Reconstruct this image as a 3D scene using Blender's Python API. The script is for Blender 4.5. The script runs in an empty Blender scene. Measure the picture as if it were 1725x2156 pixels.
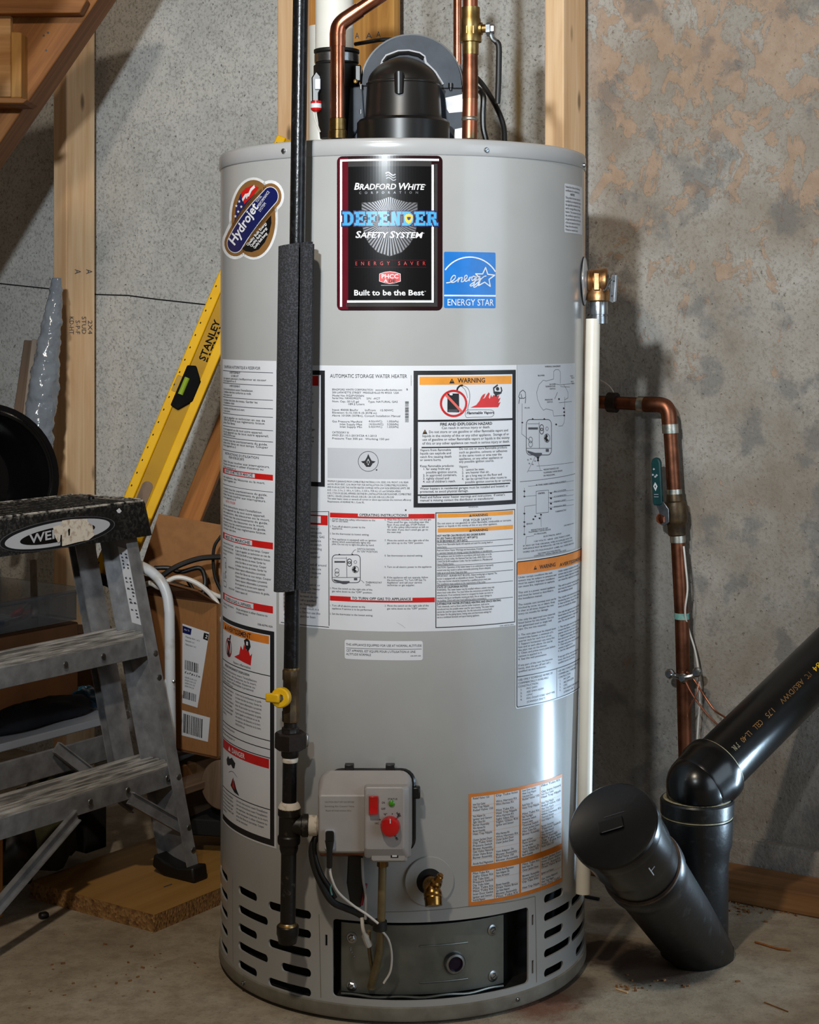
import bpy, math, random
from math import sin, cos, pi, radians, atan2, sqrt
from mathutils import Vector, Matrix, noise as mnoise
from mathutils.geometry import tessellate_polygon
random.seed(7)
SC = bpy.context.scene
COL = SC.collection
V = Vector

# ------------------------------------------------------------------ camera
F, CX, HY, CH = 3590.0, 862.5, 687.0, 0.965      # focal length in px, principal column, horizon row, eye height
cam_d = bpy.data.cameras.new('camera')
cam = bpy.data.objects.new('camera', cam_d)
COL.objects.link(cam)
cam.location = (0, 0, CH)
cam.rotation_euler = (radians(90), 0, 0)
cam_d.sensor_fit = 'AUTO'
cam_d.sensor_width = 36.0
cam_d.lens = F / 2156.0 * 36.0
cam_d.shift_y = -(1078.0 - HY) / 2156.0
cam_d.clip_start = 0.02
cam_d.clip_end = 60
SC.camera = cam

# ------------------------------------------------------------------ world, lights, exposure
W = bpy.data.worlds.new('world')
SC.world = W
W.use_nodes = True
bg = W.node_tree.nodes['Background']
bg.inputs[0].default_value = (1.0, 0.84, 0.68, 1)
bg.inputs[1].default_value = 0.040

def lamp(kind, name, loc, aim, energy, color, size=0.1, size_y=None, angle=60, blend=1.0, spread=None):
    d = bpy.data.lights.new(name, kind)
    d.energy = energy
    d.color = color
    if kind == 'AREA':
        d.size = size
        if size_y:
            d.shape = 'RECTANGLE'
            d.size_y = size_y
        if spread:
            d.spread = radians(spread)
    else:
        d.shadow_soft_size = size
    if kind == 'SPOT':
        d.spot_size = radians(angle)
        d.spot_blend = blend
    o = bpy.data.objects.new(name, d)
    COL.objects.link(o)
    o.location = loc
    dirv = V(aim) - V(loc)
    o.rotation_euler = dirv.to_track_quat('-Z', 'Y').to_euler()
    return o
# cool-white hand lamp just left of the camera, aimed at the upper half of the tank
lamp('SPOT', 'key_lamp', (-0.42, 0.30, 1.60), (0.0, 2.9, 1.38), 120, (0.87, 0.95, 1.0), 0.045, angle=60, blend=1.0)
# warm bare bulb under the ceiling, between camera and heater
lamp('POINT', 'bulb', (-0.40, 0.9, 2.20), (0, 2.6, 0.8), 39, (1.0, 0.87, 0.70), 0.05)
# cool strip lamp low at right, read from the tank's highlight
lamp('AREA', 'work_light', (0.80, 2.57, 0.21), (0.2, 2.46, 0.34), 0.62, (0.58, 0.80, 1.0), 0.030, 0.20, spread=95)
lamp('AREA', 'cool_fill_right', (2.5, 0.5, 1.1), (0.3, 2.8, 0.7), 15.0, (0.70, 0.86, 1.0), 1.5, 1.9)  # broad cool fill added off frame to lift the right-hand shadows
SC.view_settings.view_transform = 'Standard'
SC.view_settings.look = 'None'
SC.view_settings.gamma = 1.0
SC.view_settings.use_curve_mapping = False
SC.view_settings.exposure = 0.88

# ------------------------------------------------------------------ geometry of the view
def at(px, py, d):
    return V(((px - CX) / F * d, d, CH + (HY - py) / F * d))
def onfloor(px, py, z=0.0):
    return at(px, py, (CH - z) * F / (py - HY))
A32 = radians(32.0)
U = V((cos(A32), -sin(A32), 0))        # along the wall, to the right
M = V((sin(A32), cos(A32), 0))         # into the wall
Z = V((0, 0, 1))
WO = V((0.6, 2.818, 0))                # a point on the front plane of the framing
K0 = WO.dot(M)
WALL_OFF = 0.118
def onwall(px, py, off=0.0):
    dx = (px - CX) / F
    return at(px, py, (K0 + off) / (dx * M.x + M.y))
def wp(s, off, z):
    return WO + U * s + M * off + Z * z
def ws(px, off=0.0):
    return (onwall(px, HY, off) - WO).dot(U)
TX, TY, TR = -0.0106, 2.63, 0.2793     # water heater axis and radius
def on_cyl(px, py, R=TR):
    dx = (px - CX) / F
    a = dx * dx + 1
    b = dx * TX + TY
    c = TX * TX + TY * TY - R * R
    disc = max(b * b - a * c, 0)
    d = (b - sqrt(disc)) / a
    p = at(px, py, d)
    return atan2(p.x - TX, TY - p.y), p.z
def cyl(th, r, z):
    return V((TX + r * sin(th), TY - r * cos(th), z))

# ------------------------------------------------------------------ materials
def srgb(c):
    r = []
    for x in c[:3]:
        x /= 255.0
        r.append(x / 12.92 if x <= 0.04045 else ((x + 0.055) / 1.055) ** 2.4)
    return (r[0], r[1], r[2], 1)
class N:
    def __init__(s, name):
        s.m = bpy.data.materials.new(name)
        s.m.use_nodes = True
        s.t = s.m.node_tree
        s.b = s.t.nodes['Principled BSDF']
        s.tc = s.t.nodes.new('ShaderNodeTexCoord')
        s.o = s.tc.outputs['Object']
    def n(s, t, **k):
        n = s.t.nodes.new(t)
        for a, v in k.items():
            setattr(n, a, v)
        return n
    def l(s, a, b):
        s.t.links.new(a, b)
    def mapping(s, scale, rot=(0, 0, 0), loc=(0, 0, 0)):
        m = s.n('ShaderNodeMapping')
        m.inputs['Scale'].default_value = scale
        m.inputs['Rotation'].default_value = rot
        m.inputs['Location'].default_value = loc
        s.l(s.o, m.inputs[0])
        return m.outputs[0]
    def noise(s, scale, detail=4, rough=0.55, vec=None, dist=0.0):
        n = s.n('ShaderNodeTexNoise')
        n.inputs['Scale'].default_value = scale
        n.inputs['Detail'].default_value = detail
        n.inputs['Roughness'].default_value = rough
        n.inputs['Distortion'].default_value = dist
        s.l(vec or s.o, n.inputs['Vector'])
        return n.outputs['Fac']
    def ramp(s, fac, stops):
        r = s.n('ShaderNodeValToRGB')
        e = r.color_ramp.elements
        while len(e) < len(stops):
            e.new(0.5)
        for i, (p, c) in enumerate(stops):
            e[i].position = p
            e[i].color = srgb(c) if isinstance(c, tuple) else (c, c, c, 1)
        s.l(fac, r.inputs[0])
        return r.outputs[0]
    def mix(s, fac, a, b, mode='MIX'):
        x = s.n('ShaderNodeMix', data_type='RGBA', blend_type=mode)
        for i, v in ((0, fac), (6, a), (7, b)):
            if hasattr(v, 'is_output'):
                s.l(v, x.inputs[i])
            elif i == 0:
                x.inputs[0].default_value = v
            else:
                x.inputs[i].default_value = srgb(v)
        return x.outputs[2]
    def math(s, op, a, b=0.0, c=None, clamp=False):
        x = s.n('ShaderNodeMath', operation=op)
        x.use_clamp = clamp
        for i, v in enumerate((a, b, c)):
            if v is None:
                continue
            if hasattr(v, 'is_output'):
                s.l(v, x.inputs[i])
            else:
                x.inputs[i].default_value = v
        return x.outputs[0]
    def bump(s, h, strength=0.3, dist=0.002):
        b = s.n('ShaderNodeBump')
        b.inputs['Strength'].default_value = strength
        b.inputs['Distance'].default_value = dist
        s.l(h, b.inputs['Height'])
        s.l(b.outputs[0], s.b.inputs['Normal'])
    def base(s, c):
        if hasattr(c, 'is_output'):
            s.l(c, s.b.inputs['Base Color'])
        else:
            s.b.inputs['Base Color'].default_value = srgb(c)
    def set(s, **k):
        for a, v in k.items():
            s.b.inputs[a.replace('_', ' ')].default_value = v
        return s.m
def plain(name, c, rough=0.5, metal=0.0, c2=None, scale=30.0, lo=0.4, hi=0.7, bump=0.0, bscale=200.0, coat=0.0, bd=0.001, spec=0.5, vec=None):
    n = N(name)
    c2 = c2 or tuple(max(0, x * 0.9) for x in c)
    n.base(n.ramp(n.noise(scale, vec=n.mapping(vec) if vec else None), [(lo, c), (hi, c2)]))
    if bump:
        n.bump(n.noise(bscale, 3), bump, bd)
    n.set(Roughness=rough, Metallic=metal, Coat_Weight=coat, Specular_IOR_Level=spec)
    return n.m
def wood(name, light, dark, rough=0.65, knots=True, sc=1.0):
    """grain runs along local Z"""
    n = N(name)
    v = n.mapping((42 * sc, 42 * sc, 2.2 * sc))
    g = n.noise(1.0, 5, 0.6, v, 0.6)
    v2 = n.mapping((230 * sc, 230 * sc, 5))
    fine = n.noise(1.0, 2, 0.5, v2)
    c = n.ramp(g, [(0.32, light), (0.52, tuple((a + b) / 2 for a, b in zip(light, dark))), (0.72, dark)])
    c = n.mix(n.math('MULTIPLY', fine, 0.35), c, tuple(int(x * 0.8) for x in dark))
    if knots:
        vo = n.n('ShaderNodeTexVoronoi', feature='F1')
        vo.inputs['Scale'].default_value = 1.0
        n.l(n.mapping((16 * sc, 16 * sc, 5.5 * sc)), vo.inputs['Vector'])
        k = n.ramp(vo.outputs['Distance'], [(0.05, 1.0), (0.13, 0.0)])
        c = n.mix(n.math('MULTIPLY', k, 0.8), c, tuple(int(x * 0.45) for x in dark))
    n.base(c)
    n.bump(fine, 0.15, 0.0006)
    n.set(Roughness=rough, Specular_IOR_Level=0.3)
    return n.m
def metal(name, c, rough=0.35, c2=None, scale=25, lo=0.4, hi=0.65, bump=0.0, m=1.0, bs=60):
    return plain(name, c, rough, m, c2, scale, lo, hi, bump, bs)

MT = {}
MT['paint'] = plain('heater_paint', (164, 164, 163), 0.20, 0.0, (159, 159, 158), 9, spec=0.5)
MT['cap'] = plain('heater_cap_paint', (166, 166, 167), 0.22, 0.0, (160, 160, 161), 9, spec=0.5)
MT['pan'] = plain('pan_paint', (128, 124, 114), 0.40, 0.0, (100, 95, 84), 22, bump=0.1)
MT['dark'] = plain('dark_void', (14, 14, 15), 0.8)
MT['galv'] = plain('galvanised_sheet', (132, 136, 132), 0.36, 0.75, (104, 108, 104), 14, bump=0.05)
MT['matte'] = plain('matte_black', (13, 13, 14), 0.85, 0, (17, 17, 18), 40, spec=0.1)
MT['zinc'] = metal('zinc_plated', (180, 184, 188), 0.28, (140, 145, 150), 60)
MT['black_pipe'] = plain('black_iron_pipe', (17, 17, 19), 0.27, 0.3, (46, 46, 50), 90, 0.55, 0.78, bump=0.35, bscale=160)
MT['dirty_pipe'] = plain('dirty_iron_pipe', (27, 23, 20), 0.42, 0.3, (88, 80, 70), 70, 0.60, 0.76, bump=0.4, bscale=140)
MT['iron_brown'] = plain('brown_cast_iron', (34, 24, 19), 0.45, 0.3, (22, 16, 14), 40, bump=0.4, bscale=120)
MT['brass_dark'] = plain('tarnished_brass', (92, 72, 45), 0.45, 0.6, (52, 42, 32), 45, 0.35, 0.65, bump=0.3, bscale=130)
MT['brass'] = metal('brass', (160, 132, 84), 0.38, (118, 94, 56), 50, bump=0.1)
MT['brass_bright'] = metal('bright_brass', (168, 126, 66), 0.26, (120, 86, 42), 50)
MT['bronze'] = metal('cast_bronze', (186, 146, 104), 0.42, (140, 102, 68), 55, bump=0.25, bs=150)
MT['copper'] = metal('bright_copper', (212, 142, 112), 0.24, (184, 110, 82), 28)
MT['copper_old'] = metal('aged_copper', (138, 88, 66), 0.42, (98, 62, 46), 30, bump=0.1)
MT['copper_patina'] = metal('patched_copper', (168, 100, 76), 0.38, (118, 102, 74), 34, 0.45, 0.66, bump=0.1)
MT['solder'] = metal('solder', (196, 190, 180), 0.4, (150, 160, 150), 90, bump=0.4)
MT['verdigris'] = plain('green_patina', (84, 150, 140), 0.7, 0.0, (150, 170, 160), 110, 0.4, 0.7)
MT['tape'] = plain('thread_sealant', (214, 204, 190), 0.75, 0, (160, 140, 120), 120, 0.5, 0.7, bump=0.5, bscale=200)
MT['yellow'] = plain('yellow_paint', (226, 178, 24), 0.35, 0, (205, 156, 14), 40)
MT['level_yellow'] = plain('level_yellow', (232, 178, 0), 0.55, 0, (222, 168, 0), 20, spec=0.2)
MT['level_web'] = plain('level_web_yellow', (178, 134, 2), 0.55, 0, (168, 124, 0), 20, spec=0.2)
MT['black_plastic'] = plain('black_plastic', (12, 12, 13), 0.36, 0, (17, 16, 16), 30)
MT['motor_black'] = plain('motor_black', (24, 22, 20), 0.34, 0, (18, 17, 16), 12)
MT['blower_grey'] = plain('blower_grey', (60, 67, 77), 0.55, 0.0, (48, 54, 63), 26, bump=0.1, spec=0.3)
MT['rubber'] = plain('black_rubber', (14, 14, 14), 0.5, 0, (21, 20, 19), 40)
MT['pvc'] = plain('white_pvc', (222, 221, 214), 0.38, 0, (208, 206, 198), 12)
MT['drain_white'] = plain('white_cpvc', (226, 220, 208), 0.38, 0, (214, 208, 196), 12)
MT['valve_grey'] = plain('control_grey', (160, 155, 153), 0.45, 0, (154, 149, 147), 30, bump=0.06, bscale=900)
MT['red_plastic'] = plain('red_plastic', (196, 22, 24), 0.25, 0, (176, 16, 18), 30)
MT['green_led'] = plain('green_lens', (70, 150, 30), 0.2, 0, (50, 110, 20), 90)
MT['white'] = plain('white_print', (226, 226, 228), 0.5)
MT['label'] = plain('label_paper', (212, 213, 218), 0.40, 0, (206, 207, 212), 14, spec=0.4)
MT['label_grey'] = plain('label_grey', (184, 186, 192), 0.40, 0, (178, 180, 186), 14)
MT['wire_label'] = plain('diagram_label', (186, 188, 194), 0.30, 0, (180, 182, 188), 14)
MT['ink'] = plain('ink_black', (24, 24, 28), 0.42)
MT['ink_soft'] = plain('ink_grey', (72, 72, 80), 0.5)
MT['red'] = plain('print_red', (200, 22, 20), 0.4)
MT['dred'] = plain('print_dark_red', (128, 20, 40), 0.35)
MT['pink'] = plain('print_pink', (222, 100, 92), 0.4)
MT['orange'] = plain('print_orange', (230, 150, 48), 0.42)
MT['deep_orange'] = plain('print_deep_orange', (214, 122, 36), 0.45)
MT['blue'] = plain('print_blue', (14, 112, 196), 0.34)
MT['lblue'] = plain('print_light_blue', (64, 160, 226), 0.3)
MT['navy'] = plain('print_navy', (18, 26, 84), 0.3)
MT['old_ring'] = plain('old_cement_ring', (74, 54, 38), 0.6, 0, (40, 32, 26), 60)
MT['tan_tube'] = plain('tan_tube', (128, 112, 80), 0.4, 0.3, (100, 86, 60), 30)
MT['gold'] = plain('print_gold', (146, 104, 58), 0.35, 0.2)
MT['yel'] = plain('print_yellow', (240, 186, 26), 0.35)
MT['gloss_black'] = plain('gloss_black', (12, 12, 14), 0.16, coat=0.4)
MT['gloss_maroon'] = plain('gloss_maroon', (36, 14, 18), 0.16, coat=0.4)
MT['gloss_red'] = plain('gloss_red', (92, 14, 30), 0.16, coat=0.4)
MT['gloss_grey'] = plain('gloss_grey', (58, 56, 56), 0.16, coat=0.4)
MT['silver'] = plain('print_silver', (104, 104, 108), 0.3, 0.3)
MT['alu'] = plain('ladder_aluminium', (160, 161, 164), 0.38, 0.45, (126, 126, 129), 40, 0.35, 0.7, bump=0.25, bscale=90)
MT['alu_tread_lit'] = plain('ladder_tread_lit', (206, 203, 198), 0.45, 0.2, (118, 115, 111), 1.0, 0.38, 0.62, bump=0.5, bscale=150, vec=(170, 170, 16))  # light on the tread tops put into a paler colour
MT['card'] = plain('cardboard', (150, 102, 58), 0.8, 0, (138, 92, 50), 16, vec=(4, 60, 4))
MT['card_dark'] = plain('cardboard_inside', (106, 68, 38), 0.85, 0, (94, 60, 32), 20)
MT['steel_white'] = plain('white_enamel', (202, 206, 212), 0.35, 0, (176, 172, 164), 22, 0.55, 0.72)
MT['cable_white'] = plain('white_cable', (216, 212, 206), 0.45)
MT['teal'] = plain('teal_vinyl', (10, 62, 62), 0.4, 0, (8, 50, 52), 40)
MT['abs'] = plain('black_abs', (8, 9, 10), 0.25, 0, (14, 15, 17), 60, 0.5, 0.75, bump=0.08, bscale=120)
MT['abs_dusty'] = plain('dusty_black_abs', (12, 13, 15), 0.36, 0, (46, 48, 50), 60, 0.58, 0.80, bump=0.2, bscale=160)
MT['glue'] = plain('glue_bead', (170, 160, 128), 0.5, 0, (120, 110, 84), 90)
MT['foam'] = plain('grey_foam', (30, 30, 33), 0.9, 0, (62, 62, 68), 420, 0.45, 0.66, bump=1.0, bscale=430, bd=0.002)
MT['stud'] = wood('stud_pine', (244, 212, 172), (214, 168, 122))
MT['stud_warm'] = wood('stud_fir', (222, 176, 122), (176, 124, 72))
MT['plank'] = wood('plank_yellow_pine', (202, 150, 80), (150, 100, 46))
MT['stringer'] = wood('stringer_pine', (168, 112, 58), (112, 66, 28))
MT['sill'] = wood('sill_lumber', (160, 116, 74), (112, 74, 42))
MT['offcut'] = wood('offcut_pine', (182, 118, 60), (136, 80, 34))
MT['dim_wood'] = wood('dull_batten', (128, 106, 88), (92, 72, 56))
MT['grey_wood'] = wood('pale_batten', (160, 148, 136), (120, 106, 94))
def chipboard():
    n = N('chipboard')
    v = n.n('ShaderNodeTexVoronoi', feature='F1')
    v.inputs['Scale'].default_value = 190
    n.l(n.mapping((1, 1, 2.2)), v.inputs['Vector'])
    n.base(n.ramp(v.outputs['Color'], [(0.1, (176, 138, 88)), (0.55, (150, 110, 66)), (0.95, (104, 72, 42))]))
    n.bump(v.outputs['Distance'], 0.6, 0.002)
    n.set(Roughness=0.8)
    return n.m
MT['chip'] = chipboard()
MT['veneer'] = wood('board_face', (186, 142, 80), (160, 118, 62), 0.5, False, 0.6)
def glassy(name, c, rough, trans, alpha=1.0, bump=0.0, bscale=60, vec=None):
    n = N(name)
    n.base(n.ramp(n.noise(18), [(0.4, c), (0.7, tuple(int(x * 0.92) for x in c))]))
    n.set(Roughness=rough, Transmission_Weight=trans, Alpha=alpha, IOR=1.35)
    if bump:
        n.bump(n.noise(bscale, 3, vec=n.mapping(vec) if vec else None, dist=1.5), bump, 0.012)
    return n.m
MT['poly'] = plain('clear_wrap', (128, 136, 146), 0.14, 0, (112, 120, 130), 18, bump=0.35, bscale=38, bd=0.006, spec=0.9, coat=0.3)
MT['worn'] = plain('worn_edge', (22, 22, 23), 0.55, 0, (190, 184, 174), 60, 0.40, 0.56)
MT['bin'] = glassy('clear_bin', (150, 160, 170), 0.2, 0.85, 0.45)
MT['vial'] = glassy('green_vial', (170, 200, 60), 0.1, 0.3)
MT['sight'] = glassy('sight_glass', (40, 26, 50), 0.08, 0.4)
MT['black_cap'] = None
def ladder_cap():
    n = N('ladder_cap_plastic')
    sp = n.ramp(n.noise(150, 3, 0.7), [(0.46, 0.0), (0.62, 1.0)])
    geo = n.n('ShaderNodeNewGeometry')
    sx = n.n('ShaderNodeSeparateXYZ')
    n.l(geo.outputs['True Normal'], sx.inputs[0])
    up = n.math('SUBTRACT', n.math('MULTIPLY', sx.outputs[2], 1.2), 0.12, clamp=True)   # worn and spattered on the tread side
    big = n.ramp(n.noise(16, 3), [(0.38, 0.25), (0.62, 1.0)])
    f = n.math('MULTIPLY', n.math('MULTIPLY', sp, up), big)
    n.base(n.mix(f, (17, 17, 18), (176, 170, 160)))
    n.bump(n.noise(170, 3, 0.7), 0.6, 0.003)
    n.set(Roughness=0.45)
    return n.m
MT['black_cap'] = ladder_cap()
def concrete_wall():
    """local x runs along the wall, z is height"""
    n = N('poured_concrete')
    sx = n.n('ShaderNodeSeparateXYZ')
    n.l(n.o, sx.inputs[0])
    x, z = sx.outputs[0], sx.outputs[2]
    big = n.noise(3.2, 5, 0.6)
    mid = n.noise(24, 5, 0.65)
    fine = n.noise(190, 3, 0.7)
    c = n.ramp(big, [(0.32, (180, 181, 178)), (0.5, (198, 198, 195)), (0.7, (210, 209, 204))])
    c = n.mix(n.math('MULTIPLY', n.ramp(mid, [(0.35, 1.0), (0.62, 0.0)]), 0.30), c, (158, 159, 157))
    c = n.mix(n.math('MULTIPLY', n.ramp(fine, [(0.51, 0.0), (0.64, 1.0)]), 0.6), c, (116, 114, 109))
    c = n.mix(n.math('MULTIPLY', n.ramp(fine, [(0.30, 1.0), (0.42, 0.0)]), 0.45), c, (212, 211, 204))
    pit = n.noise(120, 2, 0.5)
    c = n.mix(n.math('MULTIPLY', n.ramp(pit, [(0.68, 0.0), (0.74, 1.0)]), 0.8), c, (96, 92, 84))
    # right-hand part: browner, with tan skim-coat patches
    R0 = ws(1240, WALL_OFF)
    right = n.math('MULTIPLY', n.math('SUBTRACT', x, R0 - 0.05), 12.0, clamp=True)
    brown = n.ramp(n.noise(5, 4, 0.6), [(0.3, 0.45), (0.65, 0.9)])
    c = n.mix(n.math('MULTIPLY', right, brown), c, (128, 116, 102))
    pn = n.noise(17, 9, 0.66, n.mapping((1, 1, 0.75)), 0.5)
    hi = n.math('MULTIPLY', n.math('SUBTRACT', z, 0.78), 1.6, clamp=True)
    thr = n.math('SUBTRACT', n.math('ADD', pn, n.math('MULTIPLY', hi, 0.17)), 0.0)
    patch = n.math('MULTIPLY', n.ramp(thr, [(0.645, 0.0), (0.665, 1.0)]), right)
    c = n.mix(n.math('MULTIPLY', patch, 0.75), c, n.ramp(n.noise(40, 3), [(0.35, (168, 142, 120)), (0.7, (154, 128, 106))]))
    dk = n.math('MULTIPLY', n.math('MULTIPLY', n.ramp(n.noise(9, 6, 0.6, n.mapping((1, 1, 1), loc=(4, 2, 1))), [(0.54, 0.0), (0.60, 1.0)]), right), 0.5)
    c = n.mix(dk, c, (98, 100, 101))
    # brown vertical streaks between the studs
    st = None
    for px, w, k in ((1092, 0.015, 1.0), (1102, 0.034, 0.4), (908, 0.026, 0.5), (936, 0.02, 0.25), (1040, 0.02, 0.3), (1135, 0.012, 0.35), (862, 0.02, 0.25)):
        d = n.math('DIVIDE', n.math('SUBTRACT', x, ws(px, WALL_OFF)), w)
        g = n.math('POWER', 2.718, n.math('MULTIPLY', n.math('MULTIPLY', d, d), -1.0))
        g = n.math('MULTIPLY', g, k)
        st = g if st is None else n.math('MAXIMUM', st, g)
    st = n.math('MULTIPLY', st, n.ramp(n.noise(7, 4, 0.6, n.mapping((1.5, 1, 0.6))), [(0.32, 0.7), (0.55, 1.0)]))
    c = n.mix(st, c, (92, 74, 44))
    n.base(c)
    hgt = n.math('ADD', n.math('MULTIPLY', mid, 0.5), n.math('ADD', n.math('MULTIPLY', fine, 0.35), n.math('MULTIPLY', patch, 0.25)))
    n.bump(n.math('SUBTRACT', hgt, n.math('MULTIPLY', n.ramp(pit, [(0.69, 0.0), (0.74, 1.0)]), 0.8)), 0.55, 0.006)
    n.set(Roughness=0.88, Specular_IOR_Level=0.25)
    return n.m
MT['concrete'] = concrete_wall()
def concrete_floor():
    n = N('floor_concrete')
    big = n.noise(4, 5, 0.6)
    mid = n.noise(26, 5, 0.65)
    fine = n.noise(160, 3, 0.7)
    c = n.ramp(big, [(0.3, (140, 127, 109)), (0.5, (163, 150, 130)), (0.7, (178, 168, 150))])
    c = n.mix(n.math('MULTIPLY', n.ramp(mid, [(0.36, 1.0), (0.56, 0.0)]), 0.5), c, (118, 103, 86))
    c = n.mix(n.math('MULTIPLY', n.ramp(fine, [(0.56, 0.0), (0.7, 1.0)]), 0.4), c, (78, 68, 56))
    spots = n.ramp(n.noise(38, 3, 0.6), [(0.68, 0.0), (0.76, 1.0)])
    c = n.mix(n.math('MULTIPLY', spots, 0.45), c, (62, 50, 42))
    def blot(p, r, col, k, thr=0.25):
        nonlocal c
        vd = n.n('ShaderNodeVectorMath', operation='DISTANCE')
        n.l(n.o, vd.inputs[0])
        vd.inputs[1].default_value = p
        d = n.math('SUBTRACT', 1.0, n.math('DIVIDE', vd.outputs['Value'], r), clamp=True)
        d = n.math('MULTIPLY', n.math('ADD', d, n.math('MULTIPLY', n.math('SUBTRACT', mid, 0.5), 0.9)), 1.0)
        f = n.ramp(d, [(thr, 0.0), (thr + 0.25, 1.0)])
        c = n.mix(n.math('MULTIPLY', f, k), c, col)
    blot(tuple(onfloor(1290, 2010)), 0.10, (52, 32, 24), 0.85)
    blot(tuple(onfloor(1370, 2045)), 0.09, (58, 38, 28), 0.8)
    blot(tuple(onfloor(1130, 2110)), 0.10, (112, 52, 28), 0.7, 0.3)
    blot(tuple(onfloor(1180, 2080)), 0.10, (66, 44, 32), 0.7, 0.3)
    blot(tuple(onfloor(1420, 2040)), 0.11, (84, 64, 50), 0.7, 0.3)
    blot(tuple(onfloor(1290, 1930)), 0.06, (70, 52, 42), 0.5)
    n.base(c)
    n.bump(n.math('ADD', n.math('MULTIPLY', mid, 0.5), n.math('MULTIPLY', fine, 0.35)), 0.5, 0.005)
    n.set(Roughness=0.8, Specular_IOR_Level=0.3)
    return n.m
MT['floor'] = concrete_floor()

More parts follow.
